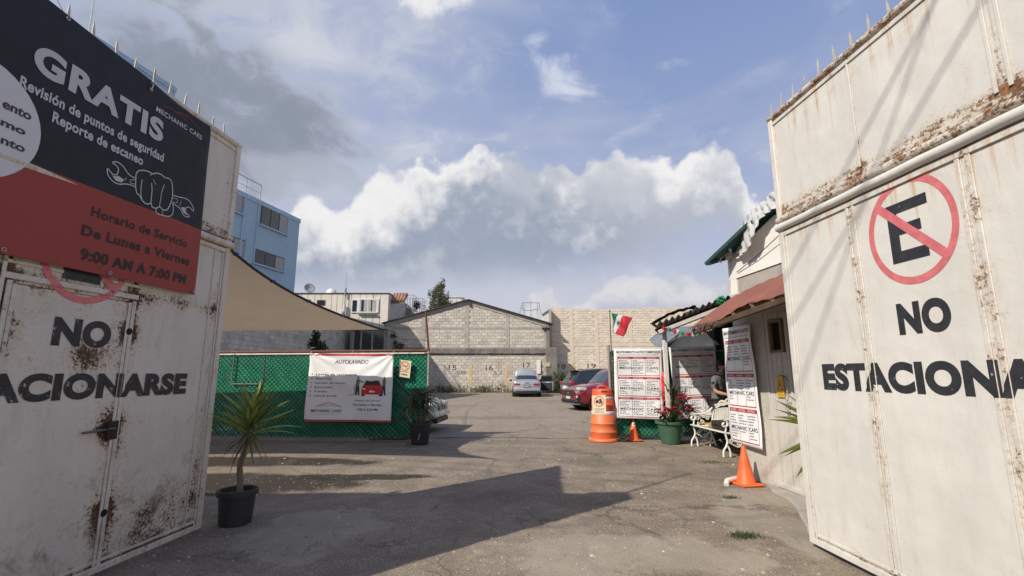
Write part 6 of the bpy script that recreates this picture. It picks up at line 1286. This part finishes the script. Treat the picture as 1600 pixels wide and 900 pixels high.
def make_car(root, L, Wd, st, paint, glass=((7, 8), (2, 3), (3, 7)), wheel_r=.34, wx=(.19, .80), hscale=1.0, open_hood=False, kind='suv', hood_from=8):
    hw = Wd/2; ns = len(st)
    def ring(i):
        f, zb, zt, zr, w, tw = st[i]; zb, zt, zr = zb*hscale, zt*hscale, zr*hscale; w *= hw; tw *= hw; x = -L/2+f*L
        zm = (zb+zt)/2; return [(x, 0, zb), (x, w*.80, zb), (x, w*.955, zb+.05), (x, w, zm), (x, w*.99, zt-.10), (x, w*.945, zt), (x, tw+(w*.945-tw)*.12, zr-.07 if zr-zt > .3 else zt+(zr-zt)*.6), (x, tw*.80, zr-.006), (x, 0, zr+.012)]
    R_ = [[Vector(p) for p in ring(i)] for i in range(ns)]
    def cr_(a, b, c, d, t): return .5*((2*b)+(c-a)*t+(2*a-5*b+4*c-d)*t*t+(3*b-a-3*c+d)*t**3)
    def Pt(u, v, side=1, soft=.55):
        i = min(ns-2, max(0, int(u))); t = u-i
        def rowpt(k):
            r = R_[min(ns-1, max(0, k))]; j = min(7, max(0, int(v))); tt = v-j
            lin = r[j].lerp(r[j+1], tt); c = cr_(r[max(0, j-1)], r[j], r[j+1], r[min(8, j+2)], tt); return lin.lerp(c, .8)
        a, b, c, d = rowpt(i-1), rowpt(i), rowpt(i+1), rowpt(i+2)
        p = b.lerp(c, t).lerp(cr_(a, b, c, d, t), soft); p = Vector((b.x+(c.x-b.x)*t, p.y, p.z)); p.y *= side; return p
    NU, NV = 6, 3
    us = [i/NU for i in range((ns-1)*NU+1)]; vs_ = [j/NV for j in range(8*NV+1)]
    me_ = MB()
    wc = [(-L/2+w*L, wheel_r*.98) for w in wx]; ar = wheel_r+.06
    for side in (1, -1):
        V_ = []
        for u in us:
            for v in vs_:
                p = Pt(u, v, side)
                for cx_, cz_ in wc:
                    d = math.hypot(p.x-cx_, p.z-cz_)
                    if v < 5 and v > .9 and abs(d-ar) < .07: k = ar/d; p = Vector((cx_+(p.x-cx_)*k, p.y, cz_+(p.z-cz_)*k))
                V_.append(p)
        nv = len(vs_); fs = []
        for i in range(len(us)-1):
            for j in range(nv-1):
                q_ = (i*nv+j, (i+1)*nv+j, (i+1)*nv+j+1, i*nv+j+1)
                if vs_[j] < 5 and any(all(math.hypot(V_[k].x-cx_, V_[k].z-cz_) < ar+.006 for k in q_) for cx_, cz_ in wc): continue
                if open_hood and us[i] >= hood_from+.15 and us[i] < ns-1.9 and vs_[j] >= 6: continue
                fs.append(q_ if side > 0 else q_[::-1])
        for e in (0, len(us)-1): fs.append(tuple(e*nv+j for j in range(nv)) if (e == 0) == (side > 0) else tuple(e*nv+j for j in range(nv))[::-1])
        me_.add(V_, fs)
    body = me_.build('body', paint, root, local=True, smooth=True)
    bm = bmesh.new(); bm.from_mesh(body.data); bmesh.ops.remove_doubles(bm, verts=bm.verts, dist=.0005); bmesh.ops.recalc_face_normals(bm, faces=bm.faces); bm.to_mesh(body.data); bm.free()
    def patch(nm, u0, u1, v0, v1, sides, mat, off=.008, n=8, m=6):
        for sd_ in sides:
            g_ = MB()
            def f(a, b):
                u, v = u0(b)+(u1(b)-u0(b))*a if callable(u0) else u0+(u1-u0)*a, v0+(v1-v0)*b
                p = Pt(u, v, sd_); e = .02; du = Pt(min(ns-1.001, u+e), v, sd_)-Pt(max(0, u-e), v, sd_); dv = Pt(u, min(8, v+e), sd_)-Pt(u, max(0, v-e), sd_); nn = du.cross(dv).normalized()
                if nn.dot(p-Vector((p.x*.7, 0, .6))) < 0: nn = -nn
                return p+nn*off
            g_.grid(f, n, m).build(nm, mat, root, local=True, smooth=True)
    w0, w1 = glass[0]; r0, r1 = glass[1]; s0, s1 = glass[2]
    def full(nm, u0, u1, vlo):      # a pane across both sides
        g_ = MB()
        def f(a, b):
            sv = (b-.5)*2; v = 8-(8-vlo)*abs(sv); p = Pt(u0+(u1-u0)*a, v, 1 if sv >= 0 else -1); p2 = Pt(u0+(u1-u0)*a+.02, v, 1); p1 = Pt(u0+(u1-u0)*a-.02, v, 1); t_ = (p2-p1); nrm = Vector((-t_.z, 0, t_.x)).normalized()
            if nrm.z < 0: nrm = -nrm
            return p+nrm*.010+Vector((0, 0, .002))
        g_.grid(f, 8, 14).build(nm, car_glass, root, local=True, smooth=True)
    full('windscreen', w0+.12, w1-.10, 6.15); full('rear_window', r0+.18, r1-.15, 6.15)
    # side windows between the pillars
    segs_ = [(s0+.35, s0+(s1-s0)*.30), (s0+(s1-s0)*.33, s0+(s1-s0)*.62), (s0+(s1-s0)*.65, s1+.25)]
    for a, b in segs_: patch('side_window', a, b, 5.12, 5.86, (1, -1), car_glass, .008)
    for a, b in segs_[1:]:                      # door shut lines and handles
        patch('door_gap', a-.05, a-.035, 1.6, 5.05, (1, -1), blackp, .003, 1, 10); patch('door_handle', a+.12, a+.36, 4.35, 4.5, (1, -1), chrome if kind == 'suv' else paint, .02, 3, 1)
    patch('sill_trim', 3.0, 8.2, .95, 1.7, (1, -1), blackp if kind == 'suv' else paint, .006, 12, 2)
    for sd_ in (1, -1):
        for cx_, cz_ in wc:
            y = sd_*(hw-.10); m_ = MB(); m_.lathe([(wheel_r*.62, -.10), (wheel_r*.93, -.11), (wheel_r, -.08), (wheel_r, .08), (wheel_r*.93, .11), (wheel_r*.62, .10)], (0, 0, 0), 28)
            rot = lambda v: (cx_+v[0], y+v[2], cz_+v[1]); m_.v = [rot(v) for v in m_.v]; wh_ = m_.build('wheel', rubber, root, local=True, smooth=True)
            m_ = MB(); m_.lathe([(wheel_r*.66, .02*sd_), (wheel_r*.64, .095*sd_), (wheel_r*.58, .085*sd_), (wheel_r*.55, .04*sd_), (0, .035*sd_)], (0, 0, 0), 28)
            for k in range(5):
                a = k*2*math.pi/5; m_.bar((0, 0, .07*sd_), (wheel_r*.58*math.cos(a), wheel_r*.58*math.sin(a), .08*sd_), .075, .03)
            m_.lathe([(.06, .05*sd_), (.055, .095*sd_), (0, .10*sd_)], (0, 0, 0), 12); m_.v = [rot(v) for v in m_.v]; m_.build('rim', alloy, wh_, local=True, smooth=True)
            m_ = MB(); m_.lathe([(ar+.03, -.02), (ar+.03, -.30*1), (0, -.30)], (0, 0, 0), 20); m_.v = [(cx_+v[0], sd_*(hw-.02)+sd_*v[2], cz_+v[1]) for v in m_.v]; m_.build('wheel_well', blackp, root, local=True)
        xm = -L/2+st[s1][0]*L+.25; zb_ = st[s1][2]*hscale; m_ = MB(); m_.box((xm, sd_*(hw+.02), zb_+.03), (xm+.10, sd_*(hw+.20), zb_+.17)); m_.build('mirror', paint if kind == 'suv' else blackp, root, local=True, bevel=.03)
    MB().box((-L/2+.3, -hw*.72, .16), (L/2-.4, hw*.72, .34)).build('underbody', blackp, root, local=True)
    return Pt, patch
def bxl(root, nm, a, b, mat, bv=.01): return MB().box(a, b).build(nm, mat, root, local=True, bevel=bv)
def paint_m(nm, col, metal=.25, rough=.28): return P(nm, col, rough, metal, .04, 1.5, 0, spec=.6, coat=.9, dirt=.06, dcol=(.3, .27, .22))
silver = paint_m('paint_silver', (.36, .375, .41), .35, .3); redp = paint_m('paint_dark_red', (.21, .010, .022), .2); blkp = paint_m('paint_dark_grey', (.022, .026, .034), .3); whp = paint_m('paint_pale_grey', (.42, .42, .42), .3)
# silver saloon, seen from behind, bonnet up and one door open
sx = V(823.5, 617, 31.2).x; L = 4.85
c1 = empty('silver_saloon', (sx, 31.2+L/2, 0), math.pi/2, 'silver saloon with its bonnet up and a door open by the gable wall', 'car')
Pt, patch = make_car(c1, L, 1.86, SEDAN, silver, ((7, 8), (3, 4), (4, 7)), .33, open_hood=True, kind='sedan')
x0 = -L/2
for s_ in (1, -1):
    bxl(c1, 'tail_lamp', (x0-.015, s_*.42, .72), (x0+.16, s_*.83, .86), lamp_red, .03); bxl(c1, 'exhaust_tip', (x0-.02, s_*.50, .27), (x0+.05, s_*.66, .33), chrome, .01)
    bxl(c1, 'reflector', (x0-.03, s_*.58, .40), (x0+.03, s_*.80, .43), lamp_red, .005)
bxl(c1, 'rear_bumper', (x0-.04, -.84, .36), (x0+.20, .84, .60), silver, .06); bxl(c1, 'bumper_diffuser', (x0-.035, -.66, .22), (x0+.2, .66, .355), blackp, .02); bxl(c1, 'number_plate', (x0-.055, -.20, .62), (x0-.005, .20, .74), P('plate_grey', (.10, .11, .12), .4), .005)
bxl(c1, 'plate_marks', (x0-.058, -.15, .66), (x0-.053, .15, .70), plate_m, 0); bxl(c1, 'boot_trim', (x0-.012, -.40, .80), (x0+.03, .40, .82), chrome, .004)
for k in range(4): MB().tube([(x0-.016, -.09+.06*k+.036*math.cos(a), .885+.036*math.sin(a)) for a in [j*math.pi/5 for j in range(10)]], .006, 5, closed=True).build('badge_ring', chrome, c1, local=True)
hx0, hx1 = -L/2+.715*L, -L/2+.715*L+1.05
def hood(u, v): y = (u-.5)*1.56*(1-.10*v**2); r = .80*v; return (hx0+.05+r*.45, y, .93+r*.93+.10*math.sin(math.pi*u)*(1-.2*v)+.05*(1-abs(2*u-1)**3)*(v > .0))
MB().grid(hood, 14, 8).build('bonnet', silver, c1, smooth=True, local=True, solid=.025); MB().tube([(hx0+.6, -.5, .85), (hx0+.4, -.5, 1.6)], .012, 5).build('bonnet_stay', blackp, c1, local=True); bxl(c1, 'engine_bay', (hx0+.1, -.66, .5), (L/2-.5, .66, .80), blackp, .02)
# open right front door: hinged at the front, swung out to the right
hx, hy = -L/2+.645*L, -.92; ang = math.radians(62); dd = Vector((-math.cos(ang), -math.sin(ang), 0)); dn = Vector((math.sin(ang), -math.cos(ang), 0))
def dbox(nm, s0, s1, z0, z1, o0, o1, mat, par=None):
    m_ = MB(); vs = [Vector((hx, hy, z))+dd*s+dn*o for z in (z0, z1) for s, o in ((s0, o0), (s1, o0), (s1, o1), (s0, o1))]; m_.add(vs, [(0, 3, 2, 1), (4, 5, 6, 7), (0, 1, 5, 4), (1, 2, 6, 5), (2, 3, 7, 6), (3, 0, 4, 7)]); return m_.build(nm, mat, par or c1, local=True, fix=True, bevel=.02)
do = dbox('open_door', 0, 1.12, .30, .90, -.05, .03, silver); dbox('door_lining', .04, 1.06, .34, .88, -.10, -.051, blackp, do); dbox('door_glass', .20, 1.0, .91, 1.30, -.02, -.005, car_glass, do); dbox('door_pocket', .2, .9, .40, .52, -.14, -.101, blackp, do)
for a, b, c_, d in ((.10, .96, .96, 1.34), (.96, .96, 1.34, 1.34), (1.05, .96, .96, .91)): pass
MB().tube([Vector((hx, hy, .9))+dd*.05, Vector((hx, hy, 1.33))+dd*.32, Vector((hx, hy, 1.36))+dd*.95, Vector((hx, hy, .9))+dd*1.08], .025, 6).build('window_frame', blackp, do, local=True)
# dark grey SUV, tail towards us
hd_ = math.radians(14); L = 4.55; f_ = Vector((math.cos(hd_), math.sin(hd_), 0)); rear = V(889, 608, 25.0); c2 = empty('dark_suv', (rear.x+f_.x*L/2-.1, 25.0+.75+f_.y*L/2, 0), hd_, 'dark grey SUV parked behind the red one beside the cream wall', 'car')
Pt, patch = make_car(c2, L, 1.84, SUV, blkp, wheel_r=.35, hscale=.98); x0 = -L/2
for s_ in (1, -1): bxl(c2, 'tail_lamp', (x0-.02, s_*.60, .90), (x0+.22, s_*.90, 1.06), lamp_red, .04); bxl(c2, 'roof_rail', (-1.3, s_*.60, 1.69), (.6, s_*.64, 1.73), blackp, .01)
bxl(c2, 'rear_bumper', (x0-.06, -.84, .38), (x0+.2, .84, .66), blackp, .05); bxl(c2, 'number_plate', (x0-.04, -.24, .74), (x0+.0, .24, .86), plate_m, .005); bxl(c2, 'spoiler', (x0+.22, -.58, 1.60), (x0+.58, .58, 1.65), blkp, .02); bxl(c2, 'badge', (x0-.015, -.05, .98), (x0+.04, .05, 1.05), chrome, .01)
# dark red SUV, nose towards us
hd_ = math.radians(197); L = 4.75; f_ = Vector((math.cos(hd_), math.sin(hd_), 0)); nose = V(885, 625, 20.3); c3 = empty('red_suv', (nose.x-f_.x*L/2+.12, 20.3+.15-f_.y*L/2, 0), hd_, 'dark red SUV nosing out from behind the orange drum', 'car')
Pt, patch = make_car(c3, L, 1.86, SUV, redp, wheel_r=.37, hscale=.99); x1 = L/2
for s_ in (1, -1):
    bxl(c3, 'head_lamp', (x1-.42, s_*.56, .80), (x1-.05, s_*.88, .93), lamp_clear, .04); bxl(c3, 'fog_lamp', (x1-.16, s_*.58, .50), (x1+.0, s_*.80, .60), lamp_clear, .03); bxl(c3, 'fog_surround', (x1-.2, s_*.52, .44), (x1-.03, s_*.84, .66), blackp, .03)
bxl(c3, 'front_bumper', (x1-.3, -.80, .30), (x1+.03, .80, .44), blackp, .05); bxl(c3, 'bumper_lip', (x1-.25, -.62, .24), (x1+.05, .62, .30), chrome, .02)
g_ = bxl(c3, 'grille', (x1-.15, -.50, .56), (x1+.015, .50, .82), blackp, .03)
for z in (.60, .65, .70, .76): bxl(g_, 'grille_bar', (x1+.012, -.47, z), (x1+.025, .47, z+.014), chrome, .003)
bxl(g_, 'badge', (x1+.02, -.09, .665), (x1+.045, .09, .72), P('badge_gold', (.55, .38, .10), .3, .8, bump=0), .01); bxl(c3, 'number_plate', (x1+.02, -.2, .45), (x1+.04, .2, .56), plate_m, .004)
# pale car mostly hidden behind the left fence
hd_ = math.radians(-6); L = 4.5; f_ = Vector((math.cos(hd_), math.sin(hd_), 0)); c4 = empty('pale_saloon', (V(686, 640, 12.6).x-f_.x*L/2-.02, 13.3-f_.y*L/2, 0), hd_, 'pale grey car whose nose shows past the end of the left fence', 'car')
Pt, patch = make_car(c4, L, 1.76, SEDAN, whp, ((7, 8), (3, 4), (4, 7)), .32, kind='sedan'); x1 = L/2
for s_ in (1, -1): bxl(c4, 'head_lamp', (x1-.40, s_*.50, .62), (x1-.03, s_*.84, .74), lamp_clear, .04)
bxl(c4, 'front_bumper', (x1-.3, -.82, .34), (x1+.04, .82, .52), whp, .06); bxl(c4, 'lower_grille', (x1-.3, -.60, .22), (x1+.03, .60, .335), blackp, .02); g_ = bxl(c4, 'grille', (x1-.1, -.42, .535), (x1+.02, .42, .64), blackp, .02)
for z in (.56, .60): bxl(g_, 'grille_bar', (x1+.018, -.40, z), (x1+.028, .40, z+.012), chrome, .003)

# ------------------------------------------------------------------ person standing behind the bench
skin = P('skin', (.38, .20, .135), .55, bump=.1, bs=50, var=.08); shirt = P('shirt_grey', (.13, .127, .128), .9, var=.12, bump=.4, bs=10, bd=.02); trous = P('trousers_black', (.018, .018, .02), .85, bump=.3, bs=12, bd=.02); hairm = P('hair_black', (.012, .010, .009), .6, bump=.6, bs=90)
pr = Vector((4.42, 10.55, 0)); pe = empty('person', pr, 0, 'person in a grey T-shirt and black trousers bending over work behind the bench', 'person')
fw = Vector((.62, -.78, 0)).normalized(); rt = Vector((fw.y, -fw.x, 0))
def B3(f_, r_, z): return pr+fw*f_+rt*r_+Vector((0, 0, z))
def skinned(name, nodes, edges, mat, parent, sub=2, grow=0.0, root_i=0, smooth=True):
    me_ = bpy.data.meshes.new(name); keys = list(nodes); me_.from_pydata([tuple(Vector(nodes[k][0])-pr) for k in keys], [(keys.index(a), keys.index(b)) for a, b in edges], [])
    o_ = bpy.data.objects.new(name, me_); COL.objects.link(o_); o_.modifiers.new('skin', 'SKIN'); sv = me_.skin_vertices[0].data
    for i, k in enumerate(keys): r = nodes[k][1]; sv[i].radius = ((r[0]+grow, r[1]+grow) if isinstance(r, tuple) else (r+grow, r+grow)); sv[i].use_root = (i == root_i)
    sm_ = o_.modifiers.new('sub', 'SUBSURF'); sm_.levels = sm_.render_levels = sub
    dg = bpy.context.evaluated_depsgraph_get(); m2 = bpy.data.meshes.new_from_object(o_.evaluated_get(dg)); bpy.data.objects.remove(o_)
    m2.materials.clear(); m2.materials.append(mat); m2.polygons.foreach_set('use_smooth', [True]*len(m2.polygons)); m2.name = name
    q_ = bpy.data.objects.new(name, m2); COL.objects.link(q_); q_.parent = parent; return q_
N_ = {'pelvis': (B3(0, 0, .93), (.135, .10)), 'waist': (B3(.02, 0, 1.08), (.125, .095)), 'chest': (B3(.05, 0, 1.28), (.15, .105)), 'upper': (B3(.07, 0, 1.40), (.13, .09)), 'neck': (B3(.11, 0, 1.49), .055), 'skull0': (B3(.15, 0, 1.56), (.065, .07)), 'skull': (B3(.16, 0, 1.645), (.078, .092)), 'crown': (B3(.15, 0, 1.70), (.06, .075))}
E_ = [('pelvis', 'waist'), ('waist', 'chest'), ('chest', 'upper'), ('upper', 'neck'), ('neck', 'skull0'), ('skull0', 'skull'), ('skull', 'crown')]
for sd_, t in ((1, 'r'), (-1, 'l')):
    N_.update({t+'sh': (B3(.07, .185*sd_, 1.395), .062), t+'up': (B3(.07, .225*sd_, 1.28), .052), t+'el': (B3(.10, .245*sd_, 1.12), .043), t+'fa': (B3(.24, .22*sd_, 1.08), .041), t+'wr': (B3(.36, .17*sd_, 1.05), .028), t+'pm': (B3(.42, .15*sd_, 1.04), (.040, .018)),
        t+'hip': (B3(0, .09*sd_, .88), .095), t+'th': (B3(.01, .105*sd_, .68), .085), t+'kn': (B3(.03, .11*sd_, .48), .06), t+'cf': (B3(0, .115*sd_, .33), .058), t+'an': (B3(-.02, .12*sd_, .09), .04), t+'ft': (B3(.07, .13*sd_, .045), (.042, .035)), t+'to': (B3(.16, .14*sd_, .035), (.04, .026))})
    E_ += [('upper', t+'sh'), (t+'sh', t+'up'), (t+'up', t+'el'), (t+'el', t+'fa'), (t+'fa', t+'wr'), (t+'wr', t+'pm'), ('pelvis', t+'hip'), (t+'hip', t+'th'), (t+'th', t+'kn'), (t+'kn', t+'cf'), (t+'cf', t+'an'), (t+'an', t+'ft'), (t+'ft', t+'to')]
    for k in range(4):
        b_ = -.027+.018*k; l = (.065, .075, .07, .055)[k]
        N_.update({t+'f%da' % k: (B3(.455, .15*sd_+b_, 1.035), .010), t+'f%db' % k: (B3(.455+l*.55, .15*sd_+b_*1.1, 1.022), .009), t+'f%dc' % k: (B3(.455+l*.9, .15*sd_+b_*1.1, .99), .008)}); E_ += [(t+'pm', t+'f%da' % k), (t+'f%da' % k, t+'f%db' % k), (t+'f%db' % k, t+'f%dc' % k)]
    N_.update({t+'t1': (B3(.40, (.15-.035)*sd_, 1.03), .013), t+'t2': (B3(.44, (.15-.05)*sd_, 1.01), .010)}); E_ += [(t+'pm', t+'t1'), (t+'t1', t+'t2')]
skinned('body', N_, E_, skin, pe)
def subset(ks, over={}): return {k: over.get(k, N_[k]) for k in ks}
sh_k = ['waist', 'hem', 'chest', 'upper', 'collar', 'rsh', 'rup', 'rcuff', 'lsh', 'lup', 'lcuff']
SN = {**{k: N_[k] for k in ('waist', 'chest', 'upper', 'rsh', 'rup', 'lsh', 'lup')}, 'hem': (B3(0, 0, .84), (.165, .125)), 'waist': (B3(.02, 0, 1.06), (.150, .112)), 'chest': (B3(.05, 0, 1.28), (.168, .118)), 'collar': (B3(.10, 0, 1.455), .062), 'rcuff': (B3(.085, .238, 1.15), .068), 'lcuff': (B3(.085, -.238, 1.15), .068)}
skinned('shirt', SN, [('waist', 'hem'), ('waist', 'chest'), ('chest', 'upper'), ('upper', 'collar'), ('upper', 'rsh'), ('rsh', 'rup'), ('rup', 'rcuff'), ('upper', 'lsh'), ('lsh', 'lup'), ('lup', 'lcuff')], shirt, pe, grow=.016)
TN = {k: N_[k] for k in ('pelvis', 'rhip', 'rth', 'rkn', 'rcf', 'ran', 'lhip', 'lth', 'lkn', 'lcf', 'lan')}
skinned('trousers', TN, [('pelvis', 'rhip'), ('rhip', 'rth'), ('rth', 'rkn'), ('rkn', 'rcf'), ('rcf', 'ran'), ('pelvis', 'lhip'), ('lhip', 'lth'), ('lth', 'lkn'), ('lkn', 'lcf'), ('lcf', 'lan')], trous, pe, grow=.018)
for t in ('r', 'l'): skinned('shoe', {k: N_[k] for k in (t+'an', t+'ft', t+'to')}, [(t+'an', t+'ft'), (t+'ft', t+'to')], trous, pe, grow=.012)
hc = B3(.145, 0, 1.67)
def hsph(c, rx, ry, rz, z0=-1.0, mat=hairm, nm='hair', n=20):
    m_ = MB(); m_.grid(lambda u, v: c+fw*(ry*math.cos(u*2*math.pi)*math.cos(z0*1.57+(1-z0)*1.57*v))+rt*(rx*math.sin(u*2*math.pi)*math.cos(z0*1.57+(1-z0)*1.57*v))+up*(rz*math.sin(z0*1.57+(1-z0)*1.57*v)), n, 10); return m_.build(nm, mat, pe, smooth=True)
hsph(hc+fw*(-.018)+up*.012, .092, .105, .105, -.15); hsph(B3(.10, 0, 1.63), .088, .075, .09, -.8)
hsph(B3(.205, 0, 1.555), .055, .045, .05, -1, hairm, 'beard'); hsph(B3(.258, 0, 1.62), .013, .018, .025, -1, skin, 'nose'); hsph(B3(.245, 0, 1.578), .024, .012, .006, -1, P('lips', (.28, .10, .08), .5), 'mouth')
for sd_ in (1, -1):
    hsph(B3(.15, .092*sd_, 1.625), .010, .02, .032, -1, skin, 'ear'); hsph(B3(.238, .032*sd_, 1.643), .012, .008, .008, -1, P('eye_dark', (.02, .015, .012), .2), 'eye')
    hsph(B3(.246, .032*sd_, 1.668), .018, .006, .005, -1, hairm, 'eyebrow'); MB().tube([B3(.252, .033*sd_+.022*math.cos(a), 1.642+.017*math.sin(a)) for a in [k*math.pi/5 for k in range(10)]], .0025, 4, closed=True).build('glasses', blackp, pe)
